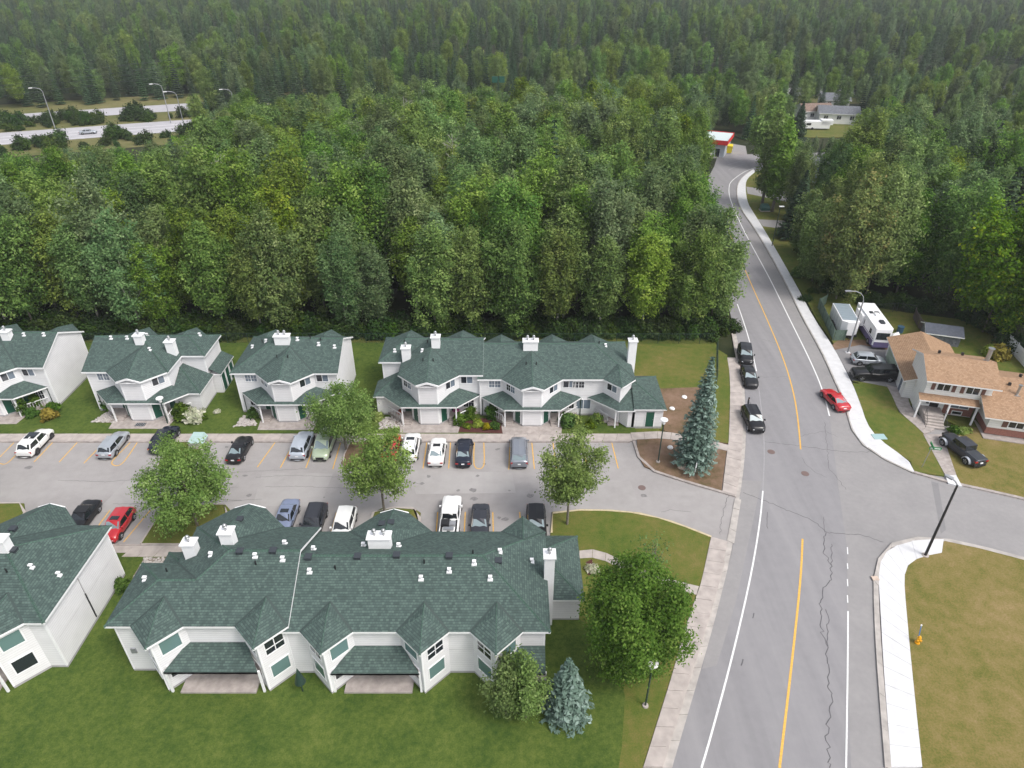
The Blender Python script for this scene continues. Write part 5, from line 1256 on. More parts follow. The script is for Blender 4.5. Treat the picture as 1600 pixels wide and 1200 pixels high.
# entrance
door(H_, (2.3, 1.7, .95), -90, 1.0, 1.75, 'black', 'front_door')
MB().box(1.4,1.7,1.66,1.72,1.3,2.5).build('shutter', M['vent'], H_)
MB().box(3.4,6.6,1.64,1.69,.2,2.6).build('brick_panel', M['brick'], H_)
window(H_, (5.0, 1.64, 1.25), -90, 2.0, 1.2, 'glass2', lites=2)
for x in (.1, 3.3, 6.2): MB().box(x-.09, x+.09, -.1, .1, 0, 2.6).build('porch_post', M['trim'], H_)
MB().box(.9, 3.1, -.4, 1.7, 0, .95).build('porch_floor', M['concrete2'], H_)
for k in range(4): MB().box(1.0, 3.0, -.4-.36*(k+1), -.4-.36*k, 0, .76-.19*k).build('step', M['concrete'], H_)
for x in (.95, 3.05):
    r_ = MB().tube((x,-.4,1.85),(x,-1.9,1.0), .025, .025, 6); r_.tube((x,-.4,.9),(x,-.4,1.85), .025,.025,6); r_.tube((x,-1.9,.1),(x,-1.9,1.0), .025,.025,6)
    for k in range(1, 6): r_.tube((x,-.4-.25*k,.9-.13*k),(x,-.4-.25*k,1.85-.142*k), .012,.012,5)
    r_.build('railing', M['black'], H_)
window(H_, (5.0, 1.64, .35), -90, 1.0, .4, 'glass', lites=1)
# garage
GW = 7.9
rf(H_, 'garage_roof', [[(-1.0,4.0,2.7),(-1.0,15.8,2.7),(2.95,15.8,4.18),(2.95,4.0,4.18)], [(2.95,4.0,4.18),(2.95,15.8,4.18),(6.9,15.8,2.7),(6.9,4.0,2.7)]])
g_ = MB().prism([(-.55,4.4),(6.5,4.4),(6.5,15.4),(-.55,15.4)], -.05, 2.56, cap=False)
g_.poly([(-.55,4.4,2.5),(6.5,4.4,2.5),(2.95,4.4,4.05)]); g_.poly([(6.5,15.4,2.5),(-.55,15.4,2.5),(2.95,15.4,4.05)]); g_.build('garage_wall', SH, H_)
GD = mat("pale_green_door", (.34,.42,.33), .6)
gd = MB().box(-.62,-.55,9.6,14.6,.1,2.3).build('garage_door', GD, H_)
for k in range(4): MB().box(-.65,-.62,9.65,14.55,.14+k*.54,.62+k*.54).build('panel', GD, gd)
door(H_, (-.55, 6.0, .1), 180, .9, 2.0, 'glass2', 'side_door')
def flue(x, y, z0, z1, r=.16):
    c = MB().tube((x,y,z0),(x,y,z1), r, r, 12); c.tube((x,y,z1+.05),(x,y,z1+.14), r*1.5, r*1.5, 12); c.box(x-.3,x+.3,y-.3,y+.3,z0-.1,z0+.12)
    c.build('chimney_pipe', M['metal'], H_)
flue(6.9, 4.2, 6.6, 8.3, .24); flue(10.2, 1.6, 4.0, 5.3, .15)
for q in ((2.2,5.6,6.4),(5.0,6.3,6.15),(9.6,2.8,4.7),(11.6,5.5,4.6)): MB().box(q[0]-.13,q[0]+.13,q[1]-.13,q[1]+.13,q[2]-.1,q[2]+.25).build('roof_vent', M['black'], H_)
MB().box(1.5,1.9,8.6,8.9,2.4,2.6).build('gutter_box', M['trim'], H_)

# dark shed behind, blue tarp-like roof
x, y = G(1466, 532, 0); sh = empty('shed', (x, y, .1), R(-18), "dark grey shed with a sagging pale-edged roof behind the tan-roofed house", "shed")
MB().box(-2.2,2.2,-1.6,1.6,0,1.7).build('wall', M['grey_shingle'], sh)
rf(sh, 'roof', [[(-2.5,-1.9,1.7),(2.5,-1.9,1.7),(2.5,0,2.5),(-2.5,0,2.5)], [(-2.5,0,2.5),(2.5,0,2.5),(2.5,1.9,1.7),(-2.5,1.9,1.7)]], mat("shed_roof", (.075,.085,.11), .7, var=.2))
# garden fences of the yard
def plank_fence(name, P, h, w, m, label, z=.1, th=.03, step=.02, post=None):
    P = [Vector(p) for p in P]; f = empty(name, (P[0].x, P[0].y, z), 0, label, "fence"); k = 0
    for a, b in zip(P[:-1], P[1:]):
        d = b-a; L_ = d.length; d.normalize(); n = (-d.y, d.x); o = (a.x-P[0].x, a.y-P[0].y, 0); c = int(L_/(w+step))
        me = MB().box(0, w, -th/2, th/2, 0, h).mesh('board', m)
        for i in range(c):
            ob = link(bpy.data.objects.new('board', me), f); ob.location = (o[0]+d.x*i*(w+step), o[1]+d.y*i*(w+step), random.uniform(-.02,.03)); ob.rotation_euler = (0,0,math.atan2(d.y,d.x))
        rl = MB().obox(o, tuple(d), n, 0, L_, -.06, -.02, h*.2, h*.2+.09); rl.obox(o, tuple(d), n, 0, L_, -.06, -.02, h*.8, h*.8+.09); rl.build('rail', post or m, f)
        for i in range(int(L_/2.4)+1): MB().obox(o, tuple(d), n, i*2.4-.05, i*2.4+.05, .02, .12, 0, h+.1).build('post', post or m, f)
    return f
FG = mat("fence_green", (.10,.15,.12), .75, var=.2, scale=3); FB = mat("weathered_brown", (.12,.095,.09), .85, var=.2, scale=3)
plank_fence('fence', [G(1318,533), G(1301,533), G(1278,483), G(1290,476)], 1.7, .28, FG, "faded green board fence round the cargo trailer")
plank_fence('fence', [G(1426,497), G(1433,512), G(1452,530)], 1.6, .28, FB, "weathered brown board fence running up to the dark shed")
plank_fence('fence', [G(1562,533), G(1583,556), G(1606,582), G(1640,612)], 1.9, .5, M['trim'], "white panel fence at the right edge behind the tan-roofed house")
# chain-link fences
def chain(name, P, h, label, m='darkgreen'):
    P = [Vector(p) for p in P]; f = empty(name, (P[0].x, P[0].y, .1), 0, label, "fence")
    net = MB(); rail = MB(); me = MB().tube((0,0,0),(0,0,h), .04,.04,6).mesh('post', M[m])
    for a, b in zip(P[:-1], P[1:]):
        d = b-a; L_ = d.length; d.normalize(); q = Vector((a.x-P[0].x, a.y-P[0].y, 0)); D3 = Vector((d.x,d.y,0))
        for i in range(int(L_/3)+1): ob = link(bpy.data.objects.new('post', me), f); ob.location = q+D3*i*3
        rail.tube(q+Vector((0,0,h)), q+D3*L_+Vector((0,0,h)), .028,.028,5)
        st = .26; k = int(L_/st)
        for i in range(k):
            for sg in (-1, 1):
                a0 = i*st; n_ = h/st; a1 = a0+sg*h*.6
                if 0 <= a1 <= L_: net.tube(q+D3*a0+Vector((0,0,.02)), q+D3*a1+Vector((0,0,h)), .009,.009,3, cap=False)
    rail.build('rail', M[m], f); tag(net.build('mesh_net', M[m], f), kind='stuff')
chain('fence', [(-95,86.2),(-30,86.2),(29.0,86.0)], 1.6, "green chain-link fence between the townhouse lawns and the wood")
chain('fence', [G(1119,548), G(1119,600), G(1112,640), (25.0,64.6)][:3], 1.6, "green chain-link fence along the lawn verge by the road pavement")
chain('fence', [G(1366,490), G(1400,488), G(1428,492)], 1.5, "dark chain-link fence behind the motorhome", 'vent')

# ------------------------------------------------------------------ far buildings
def simple_house(name, x, y, w, d, h, rot, roofm, wallm, label, rh=1.6, cat='house', win=True):
    r = empty(name, (x, y, terr(x, y)), R(rot), label, cat)
    MB().box(-w/2,w/2,-d/2,d/2,-.3,h).poly([(w/2,-d/2,h),(w/2,d/2,h),(w/2,0,h+rh)]).poly([(-w/2,d/2,h),(-w/2,-d/2,h),(-w/2,0,h+rh)]).build('wall', wallm, r)
    o = .5; k = rh/(d/2)
    rf(r, 'roof', [[(-w/2-o,-d/2-o,h-k*o+.05),(w/2+o,-d/2-o,h-k*o+.05),(w/2+o,0,h+rh+.05),(-w/2-o,0,h+rh+.05)], [(-w/2-o,0,h+rh+.05),(w/2+o,0,h+rh+.05),(w/2+o,d/2+o,h-k*o+.05),(-w/2-o,d/2+o,h-k*o+.05)]], roofm)
    if win:
        for i in range(max(2, int(w/3.5))): window(r, (-w/2+w*(i+.5)/max(2, int(w/3.5)), -d/2, h-1.9), -90, 1.3, 1.1, 'glass')
    return r
def hp(u, v): return G(u, v, 0)
simple_house('house', *hp(1269,183), 10, 8, 2.9, 8, M['brown_shingle'], M['siding_house'], "small far white house with a brown roof at the top right")
simple_house('house', *hp(1305,190), 12, 8, 3.4, -12, M['grey_shingle'], M['siding_house'], "far white house with a blue-grey roof behind the white camper")
simple_house('house', *hp(1300,168), 9, 8, 3.4, -10, M['grey_shingle'], M['siding_house'], "farthest white house behind the one with a blue-grey roof")
simple_house('house', *hp(1576,168), 14, 9, 3.0, 5, M['grey_shingle'], M['siding_house'], "far house with a grey roof at the top right corner among trees")
simple_house('house', *hp(1275,282), 7, 6, 4.6, -15, M['grey_shingle'], mat("pale_blue", (.42,.52,.62), .6), "pale blue house half hidden behind the trees right of the road", 1.0)
simple_house('house', *hp(1460,288), 13, 8, 3.0, -15, mat("white_metal_roof", (.6,.62,.63), .5), M['siding_house'], "low house with a white roof hidden among the trees at right")
simple_house('house', *hp(1345,262), 9, 7, 2.8, -15, mat("pale_roof", (.5,.5,.5), .6), M['siding_house'], "low pale-roofed house seen through the trees right of the poplars", .7)
x, y = hp(1272,202); cp = empty('camper', (x, y, 0), R(-5), "white camper trailer parked by the far houses at the top right", "camper")
MB().prism([(-4.2,-1.2),(4.2,-1.2),(4.2,1.2),(-4.2,1.2)], .5, 2.6).box(1.5,5.0,-1.2,1.2,1.6,3.0).build('body', M['trim'], cp); MB().box(-3,-1.6,-1.22,-1.2,1.4,2.1).build('window', M['cglass'], cp); MB().tube((-1,-1.25,.4),(-1,-1.0,.4),.4,.4,12).build('wheel', M['tyre'], cp)
slab('far_yard', GP([(1240,192),(1330,192),(1330,215),(1240,215)]), -.1, .06, M['drylawn'])
# shop with the red band
x, y = G(1101, 236); sp = empty('shop', (x, y, 0), R(-24), "small flat-roofed white shop with a bright red band round its roof", "shop")
MB().box(-7,6,-5,5,0,3.3).build('wall', mat("shop_wall", (.50,.54,.60), .6), sp); RB = mat("shop_red", (.70,.03,.03), .5)
rb = MB().prism([(-7.6,-5.6),(6.6,-5.6),(6.6,5.6),(-7.6,5.6)], 3.3, 4.5, cap=False).poly([(-7.6,-5.6,3.3),(-7.6,5.6,3.3),(6.6,5.6,3.3),(6.6,-5.6,3.3)]).build('roof_band', RB, sp)
MB().prism([(-7.4,-5.4),(6.4,-5.4),(6.4,5.4),(-7.4,5.4)], 3.4, 4.3).build('roof', mat("shop_roof", (.55,.62,.62), .6), sp)
window(sp, (-3.5,-5,1.0), -90, 3.0, 1.6, 'glass'); window(sp, (1.0,-5,1.0), -90, 3.0, 1.6, 'glass'); window(sp, (6,-1,1.0), 0, 1.4, 1.4, 'glass'); door(sp, (4.2,-5,0), -90, 1.2, 2.2, 'glass', 'shop_door')
x, y = G(1132, 238); yb = empty('skip_bin', (x, y, 0), R(-15), "bright yellow bin standing beside the shop with the red roof band", "bin")
YM = mat("skip_yellow", (.75,.62,.02), .5)
MB().raw([(-1.8,-1.1,.15),(1.8,-1.1,.15),(1.8,1.1,.15),(-1.8,1.1,.15),(-2.0,-1.3,1.9),(2.0,-1.3,1.9),(2.0,1.3,1.9),(-2.0,1.3,1.9)], [(0,1,5,4),(1,2,6,5),(2,3,7,6),(3,0,4,7),(4,5,6,7)]).build('bin', YM, yb)
for sx in (-1.02, 1.02): MB().box(sx-.96, sx+.96, -1.35, 1.35, 1.9, 2.08).build('lid', YM, yb)
MB().box(-.5,.3,-1.38,-1.3,.8,1.4).build('sticker', mat("skip_orange", (.6,.25,.02), .5), yb)
x, y = G(1098, 243); car('sedan', x, y, 150, W_, "white car parked in front of the shop with the red band")
x, y = G(944, 190, 3); simple_house('cottage', x, y, 14, 9, 3.2, 0, mat("white_roof", (.7,.7,.7), .5), M['siding_house'], "building with a white roof poking out of the trees in the middle distance")
# ------------------------------------------------------------------ highway beyond the wood
def band(name, px0, px1, m, z, over=0):
    a, b = [Vector(p) for p in GP(px0)], [Vector(p) for p in GP(px1)]
    return sheet(name, [tuple(p) for p in a]+[tuple(p) for p in reversed(b)], z, m)
def hw(off0, off1, z, m, name):
    A0, B0 = Vector((-420, 110)), Vector((-155, 212)); C0 = Vector((-99, 234)); D0 = Vector((0, 268)); E0 = Vector((140, 300)); F0 = Vector((420, 320))
    P = smooth([A0, B0, C0, D0, E0, F0], 2); l = offset(P, off1); r = offset(P, off0)
    return sheet(name, [tuple(p) for p in r]+[tuple(p) for p in reversed(l)], z, m)
hw(-26, 62, -.03, M['meadow'], 'highway_verge'); hw(-9, 9, .02, M['highway'], 'highway'); hw(26, 40, .02, M['highway'], 'highway')
hw(-2.3, -2.0, .03, M['white'], 'lane_line'); hw(2.0, 2.3, .03, M['white'], 'lane_line'); hw(-7.6, -7.3, .03, M['white'], 'lane_line')
sheet('track', GP([(-40,262),(60,262),(130,268),(135,296),(118,300),(108,270),(-40,268)]), .0, M['gravel'])
sheet('track_verge', GP([(-60,250),(135,252),(150,300),(-60,300)]), -.02, M['meadow'])
def hlamp(u, v, h, lean, label):
    x, y = G(u, v); r = empty('highway_lamp', (x, y, 0), R(lean), label, "street lamp", "lamps along the highway")
    MB().tube((0,0,0),(0,0,h), .16,.09,8).build('pole', M['polegrey'], r)
    MB().path([(0,0,h),(-.6,0,h+.7),(-1.8,0,h+1.0),(-2.6,0,h+1.0)], .07).build('arm', M['polegrey'], r)
    MB().box(-3.4,-2.4,-.2,.2,h+.9,h+1.08).build('lamp_head', M['lampwhite'], r)
hlamp(292, 214, 12, 25, "tall highway lamp, the right one of the pair above the wood"); hlamp(267, 192, 11, 25, "tall highway lamp, the left one of the pair above the wood")
hlamp(86, 200, 11, 20, "tall highway lamp near the silver car at the upper left"); hlamp(372, 196, 10, 20, "highway lamp standing right of the pair, half behind trees")
x, y = G(779, 172); sg_ = empty('highway_sign', (x, y, 0), 0, "tall dark green sign post by the highway at the top middle", "sign post")
MB().tube((0,0,0),(0,0,9),.25,.2,8).build('pole', M['green'], sg_); MB().box(-2.2,2.2,-.12,.12,9,11).build('panel', M['green'], sg_)
pw = MB()
for k, (z0, off) in enumerate(((12,0),(13.5,3),(15,-2),(16.5,2))):
    a = Vector((-300, 120+off, z0)); b = Vector((-110, 246+off, z0+1)); c = Vector((60, 330+off, z0+3)); pts = []
    for A_1, B_1 in ((a, b),):
        for i in range(13): t = i/12; p = A_1.lerp(B_1, t); p.z -= 4*t*(1-t)*2.5; pts.append(p)
    MBp = MB().path(pts[:13], .03, 4); tag(MBp.build('power_line', M['vent']), ["lowest power line","second lowest power line","second highest power line","highest power line"][k]+" crossing above the highway at the upper left", "power line", "power lines")

# ------------------------------------------------------------------ street furniture
x, y = G(1445, 869); sl = empty('street_lamp', (x, y, .12), R(35), "tall black street lamp pole at the junction corner of the new pavement", "street lamp")
MB().tube((0,0,0),(0,0,8.6), .13,.09,10).build('pole', M['poleblack'], sl); MB().tube((0,0,0),(0,0,.06),.32,.32,14).build('base', M['concrete'], sl)
MB().path([(0,0,8.6),(0,.25,8.85),(0,.6,8.95)], .06).build('arm', M['polegrey'], sl); MB().box(-.17,.17,.5,1.15,8.88,9.02).build('lamp_head', M['polegrey'], sl)
x, y = G(1324, 552); sl = empty('street_lamp', (x, y, .12), 0, "grey street lamp with a curved arm beside the driveway", "street lamp")
MB().tube((0,0,0),(0,0,8.0), .12,.08,10).build('pole', M['polegrey'], sl); MB().box(-.3,.3,-.3,.3,0,.07).build('base', M['newconcrete'], sl)
MB().path([(0,0,8.0),(-.15,0,8.6),(-.6,0,9.1),(-1.3,0,9.4),(-2.1,0,9.45)], .055).build('arm', M['polegrey'], sl); MB().box(-2.8,-2.0,-.16,.16,9.38,9.52).build('lamp_head', M['polegrey'], sl)
x, y = G(1206, 385); sl = empty('street_lamp', (x, y, .1), 0, "slender street lamp beside the far end of the east pavement", "street lamp")
MB().tube((0,0,0),(0,0,7.6), .1,.07,8).build('pole', M['darkgreen'], sl); MB().box(-.2,.7,-.16,.16,7.6,7.75).build('lamp_head', M['lampwhite'], sl)
def lot_lamp(x, y, h, label):
    sl = empty('lot_lamp', (x, y, .12), 0, label, "lamp post", "round-topped lamps of the townhouse site")
    MB().tube((0,0,.1),(0,0,h), .075,.06,8).build('pole', M['darkgreen'], sl); MB().tube((0,0,0),(0,0,.12),.24,.22,12).build('base', M['concrete'], sl)
    MB().tube((0,0,h),(0,0,h+.5),.16,.2,12).build('lantern', M['lampwhite'], sl); MB().tube((0,0,h+.5),(0,0,h+.58),.42,.40,18).build('lamp_disc', M['lampwhite'], sl)
lot_lamp(*G(1028,723), 5.2, "green lamp post with a white disc top left of the big spruce")
lot_lamp(*G(263,664), 3.2, "short lamp post with a white disc top beside the second townhouse block's green door")
x9_, y9_ = G(1020,1037, 5.2); lot_lamp(x9_, y9_, 4.6, "lamp post with a white disc top rising in front of the big birch")
lot_lamp(-20.4, 60.0+3.0, 3.4, "short lamp post with a white disc half hidden by the upper lot tree")
x, y = G(1440, 731); ss = empty('street_sign', (x, y, .12), R(-12), "leaning street name sign with green blades on the house lawn", "street sign")
MB().tube((0,0,0),(.15,0,2.75), .035,.035,8).build('pole', M['polegrey'], ss)
MB().box(-.05,1.15,-.02,.02,2.5,2.82).build('sign_blade', mat("sign_green", (.01,.22,.06), .5), ss); MB().box(.12,.17,-.6,.6,2.84,3.12).build('sign_blade', bpy.data.materials["sign_green"], ss)
MB().box(.06,1.04,-.027,-.022,2.61,2.71).build('lettering_band', M['lampwhite'], ss)
x, y = G(1432, 1006); hy_ = empty('fire_hydrant', (x, y, .13), R(40), "yellow hydrant with a blue marker post on the corner lawn", "hydrant")
HYm = mat("hydrant_yellow", (.75,.36,.01), .5); b_ = MB().tube((0,0,0),(0,0,.08),.2,.2,12).tube((0,0,.08),(0,0,.62),.13,.12,12).tube((0,0,.62),(0,0,.72),.16,.14,12); b_.ball((0,0,.74),.12,10,6); b_.build('barrel', HYm, hy_)
MB().tube((-.28,0,.45),(.28,0,.45),.07,.07,8).tube((0,0,.42),(0,-.25,.42),.09,.09,8).build('nozzle', HYm, hy_); MB().tube((0,.05,.5),(0,.25,1.9),.035,.035,8).build('marker_rod', mat("marker_blue", (.05,.2,.5), .4), hy_); MB().tube((0,.25,1.9),(0,.25,2.0),.06,.06,8).build('marker_tip', M['lampwhite'], hy_)
def util_box(u, v, label, m, s=1.0, rot=0):
    x, y = G(u, v); r = empty('utility_box', (x, y, .12), R(rot), label, "utility box")
    MB().box(-.95*s,.95*s,-.8*s,.8*s,0,.2).build('base', M['concrete'], r); MB().box(-.85*s,.85*s,-.7*s,.7*s,.2,.75*s).build('cabinet', M['foundation'] if s == 1 else m, r)
    MB().raw([(-.9*s,-.75*s,.75*s),(.9*s,-.75*s,.75*s),(.9*s,.75*s,.75*s),(-.9*s,.75*s,.75*s),(-.55*s,-.25*s,1.35*s),(.65*s,-.25*s,1.35*s),(.65*s,.6*s,1.35*s),(-.55*s,.6*s,1.35*s)], [(0,1,5,4),(1,2,6,5),(2,3,7,6),(3,0,4,7),(4,5,6,7)]).build('lid', m, r)
util_box(312, 696, "pale teal utility box on the lawn island in the parking lot", mat("box_teal", (.38,.52,.50), .5))
util_box(1194, 330, "dark green utility box under the tall poplars", mat("box_green", (.04,.12,.10), .5), 1.05)
# white marker stake in front of the spruce
x, y = G(1084, 745); stk = MB().tube((x,y,.1),(x+.05,y,1.7),.03,.03,6).tube((x+.05,y,1.3),(x+.05,y,1.95),.07,.06,6); tag(stk.build('marker_stake', M['lampwhite']), "white marker stake in the soil in front of the spruce", "stake")
x, y = G(1066, 733)
for k, (u, v, s, lb) in enumerate(((1066,731,.6,"large tan boulder in the soil under the spruce"),(1075,735,.4,"smaller tan boulder right beside the large one under the spruce"),(1047,701,.35,"white rock in the bare soil above the lamp post base"),(1050,640,.35,"white rock in the bare soil below the yard lawn"),(1069,622,.35,"white rock nearest the top of the bare soil patch"))):
    x, y = G(u, v); tag(MB().ball((x,y,.15),s,9,6,sz=.6,jit=.12).build('boulder', M['boulder'] if k < 2 else M['lampwhite'], smooth=False), lb, "rock")
# ------------------------------------------------------------------ person standing by the kerbside car
def person(x, y, z, rz, label, shirt, trousers, hair=(.02,.015,.012)):
    J = {'pel':(0,0,.92),'sp':(0,.01,1.15),'ch':(0,.0,1.34),'nk':(0,.01,1.48),'hd':(0,-.02,1.60),'ht':(0,-.01,1.70),
         'lh':(.10,0,.88),'lk':(.12,-.03,.48),'la':(.12,.02,.08),'lt':(.13,-.15,.04),'rh':(-.10,0,.88),'rk':(-.13,-.08,.49),'ra':(-.14,.0,.08),'rt':(-.16,-.17,.04),
         'ls':(.18,.01,1.40),'le':(.25,.03,1.13),'lw':(.24,-.12,.93),'lf':(.23,-.19,.87),'rs':(-.18,.01,1.40),'re':(-.27,.02,1.14),'rw':(-.20,-.2,1.08),'rf':(-.16,-.28,1.08)}
    E = [('pel','sp'),('sp','ch'),('ch','nk'),('nk','hd'),('hd','ht'),('pel','lh'),('lh','lk'),('lk','la'),('la','lt'),('pel','rh'),('rh','rk'),('rk','ra'),('ra','rt'),('ch','ls'),('ls','le'),('le','lw'),('lw','lf'),('ch','rs'),('rs','re'),('re','rw'),('rw','rf')]
    Rr = dict(pel=.15,sp=.13,ch=.145,nk=.055,hd=.095,ht=.07,lh=.095,lk=.06,la=.045,lt=.04,rh=.095,rk=.06,ra=.045,rt=.04,ls=.07,le=.045,lw=.032,lf=.035,rs=.07,re=.045,rw=.032,rf=.035)
    k = list(J); me = bpy.data.meshes.new('person'); me.from_pydata([J[i] for i in k], [(k.index(a), k.index(b)) for a, b in E], [])
    o = link(bpy.data.objects.new('person', me)); o.location = (x, y, z); o.rotation_euler = (0, 0, rz)
    m = o.modifiers.new('skin', 'SKIN'); sv = me.skin_vertices[0].data
    for i, n in enumerate(k): sv[i].radius = (Rr[n], Rr[n]*.85)
    sv[0].use_root = True; s2 = o.modifiers.new('sub', 'SUBSURF'); s2.levels = 2; s2.render_levels = 2
    # colour by height: skin, shirt, trousers
    mm, nt, N, L, b = nm('person_cloth'); tc = N.new("ShaderNodeTexCoord"); sx = N.new("ShaderNodeSeparateXYZ"); L.new(tc.outputs["Object"], sx.inputs[0])
    mr = N.new("ShaderNodeMapRange"); mr.inputs[2].default_value = 1.8; L.new(sx.outputs[2], mr.inputs[0]); cr = ramp(N, [(0,(.03,.03,.03)),(.06,trousers),(.53,shirt),(.835,(.45,.28,.2))]); cr.color_ramp.interpolation = 'CONSTANT'
    L.new(mr.outputs[0], cr.inputs[0]); L.new(cr.outputs[0], b.inputs["Base Color"]); b.inputs["Roughness"].default_value = .8; me.materials.append(mm)
    hr = MB().ball((0,.01,1.665),.112,10,8,sz=.95).build('hair', mat('hair', hair, .7), o, smooth=True)
    fc = MB().box(-.04,-.02,-.115,-.10,1.62,1.635).box(.02,.04,-.115,-.10,1.62,1.635).build('eye', M['black'], o)
    tag(o, label, "person"); return o
x, y = G(1166.5, 641); person(x, y, .15, R(80), "person in dark clothes standing at the side of the kerbside black SUV", (.05,.05,.06), (.03,.035,.06))
# ------------------------------------------------------------------ trees and plants
rng = np.random.default_rng(11)
def leaf_mesh(name, C, N_, size, tint, m, aspect=.62, up=.6, jitter=.8):
    """one folded-free leaf patch per centre C, facing roughly along N_"""
    n = len(C)
    nn = N_+rng.normal(size=(n,3))*jitter; nn[:,2] += up; nn /= np.linalg.norm(nn, axis=1)[:,None]+1e-9
    r = rng.normal(size=(n,3)); a = np.cross(nn, r); a /= np.linalg.norm(a, axis=1)[:,None]+1e-9; b = np.cross(nn, a)
    s = size*(rng.uniform(.6,1.35,n))[:,None]
    V = np.empty((n,4,3)); V[:,0] = C-a*s; V[:,1] = C+b*s*aspect+nn*s*.15; V[:,2] = C+a*s*(1.0); V[:,3] = C-b*s*aspect+nn*s*.15
    me = bpy.data.meshes.new(name); me.vertices.add(4*n); me.vertices.foreach_set("co", V.reshape(-1))
    me.loops.add(4*n); me.loops.foreach_set("vertex_index", np.arange(4*n, dtype=np.int32))
    me.polygons.add(n); me.polygons.foreach_set("loop_start", np.arange(0, 4*n, 4, dtype=np.int32)); me.polygons.foreach_set("loop_total", np.full(n, 4, dtype=np.int32))
    at = me.attributes.new("tint", 'FLOAT', 'POINT'); at.data.foreach_set("value", np.repeat(np.clip(tint,0,1), 4).astype(np.float32))
    me.materials.append(m); me.update(calc_edges=True); return me
def prof(t): return (np.clip(t,0,1)**.55)*(np.clip(1-t,0,1)**.62)*1.52
def lobes_mesh(name, lobes, ncl, per, leaf, sig, m, yel=0.0, up=.6, shell=.45):
    w = np.array([(l[3]-l[2])*l[4]**1.3 for l in lobes]); w = w/w.sum()
    which = rng.choice(len(lobes), ncl, p=w); L_ = np.array(lobes)[which]
    t = rng.beta(1.25, 1.25, ncl); rad = L_[:,4]*prof(t)*rng.uniform(0,1,ncl)**shell
    th = rng.uniform(0, 2*np.pi, ncl); k = 1+.28*np.sin(th*3+L_[:,0]*2)+.2*np.sin(t*9+th*2+L_[:,1])
    c = np.stack([L_[:,0]+rad*k*np.cos(th)+L_[:,5]*(t-.5), L_[:,1]+rad*k*np.sin(th)+L_[:,6]*(t-.5), L_[:,2]+(L_[:,3]-L_[:,2])*t], 1)
    out = np.stack([np.cos(th), np.sin(th), (t-.4)*1.4], 1)
    ct = rng.uniform(.05,.8,ncl); ct = np.where(rng.uniform(size=ncl) < yel, 1.0, ct)
    C = np.repeat(c, per, 0); O = np.repeat(out, per, 0); T = np.repeat(ct, per)+rng.normal(size=ncl*per)*.12
    C = C+rng.normal(size=C.shape)*np.array([sig,sig,sig*.8])
    return leaf_mesh(name, C, O, leaf, T, m, up=up)
def trunk_mesh(name, h, r, lobes, m, pts=5, lean=.25):
    mb = MB(); P = [Vector((0,0,-.1))]; 
    for i in range(1, pts+1): P.append(Vector((random.uniform(-lean,lean)*i/pts, random.uniform(-lean,lean)*i/pts, h*i/pts)))
    for i in range(pts): mb.tube(P[i], P[i+1], r*(1-i/(pts+.6)), r*(1-(i+1)/(pts+.6)), 7, cap=False)
    for l in lobes:
        z0 = l[2]*.8+.1*h; k = min(z0/h, .95); i = min(int(k*pts), pts-1); b = P[i].lerp(P[i+1], k*pts-i)
        e = Vector((l[0], l[1], l[2]+(l[3]-l[2])*.75)); mid = b.lerp(e, .5)+Vector((l[0]*.25, l[1]*.25, 0))
        mb.tube(b, mid, r*.42, r*.25, 6, cap=False); mb.tube(mid, e, r*.25, r*.06, 5, cap=False)
    return mb.mesh(name, m, True, uv=False)
def make_lobes(h, R_, n, z0f=.25, spread=.55, top=True, fat=.62):
    L_ = [(0,0,h*(z0f+.05),h,R_*fat,random.uniform(-.6,.6),random.uniform(-.6,.6))] if top else []
    for i in range(n):
        a = 2*PI*(i+random.uniform(-.3,.3))/n; d = R_*spread*random.uniform(.75,1.15); zt = h*random.uniform(.62,.93)
        L_.append((d*math.cos(a), d*math.sin(a), h*random.uniform(z0f-.08,z0f+.12), zt, R_*fat*random.uniform(.62,.85), math.cos(a)*1.2, math.sin(a)*1.2))
    return L_
def conifer_mesh(name, h, R_, m, z0=.06, n_lvl=26, leaf=.26, dens=1.0, droop=.25):
    C, O, T = [], [], []
    for i in range(n_lvl):
        t = i/(n_lvl-1); z = h*(z0+(1-z0)*t**.92); L_ = R_*(1-t)**.82*random.uniform(.88,1.06)+.10
        nb = max(5, int((7+9*(1-t))*1.0)); o = random.uniform(0, 6)
        for b in range(nb):
            a = 2*PI*b/nb+o+random.uniform(-.18,.18); Lb = L_*random.uniform(.78,1.08); k = max(2, int(Lb/.20*dens))
            tt = random.uniform(.1,.75)
            for j in range(k):
                s = (j+.6)/k
                if s < .18 and Lb > 1: continue
                r_ = Lb*s; wd = .16+.34*Lb*.35*math.sin(min(s,1)*PI)
                for q in range(3 if Lb > .8 else 2):
                    side = random.uniform(-wd, wd)
                    C.append((math.cos(a)*r_-math.sin(a)*side, math.sin(a)*r_+math.cos(a)*side, z-droop*Lb*s**1.5+.16*Lb*s**4+random.uniform(-.06,.06)))
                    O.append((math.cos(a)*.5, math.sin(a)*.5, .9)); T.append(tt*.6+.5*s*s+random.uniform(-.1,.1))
    for j in range(8): C.append((0,0,h-.1*j)); O.append((1,0,.2)); T.append(.6)
    return leaf_mesh(name, np.array(C), np.array(O), leaf, np.array(T), m, aspect=.42, up=.2, jitter=.35)

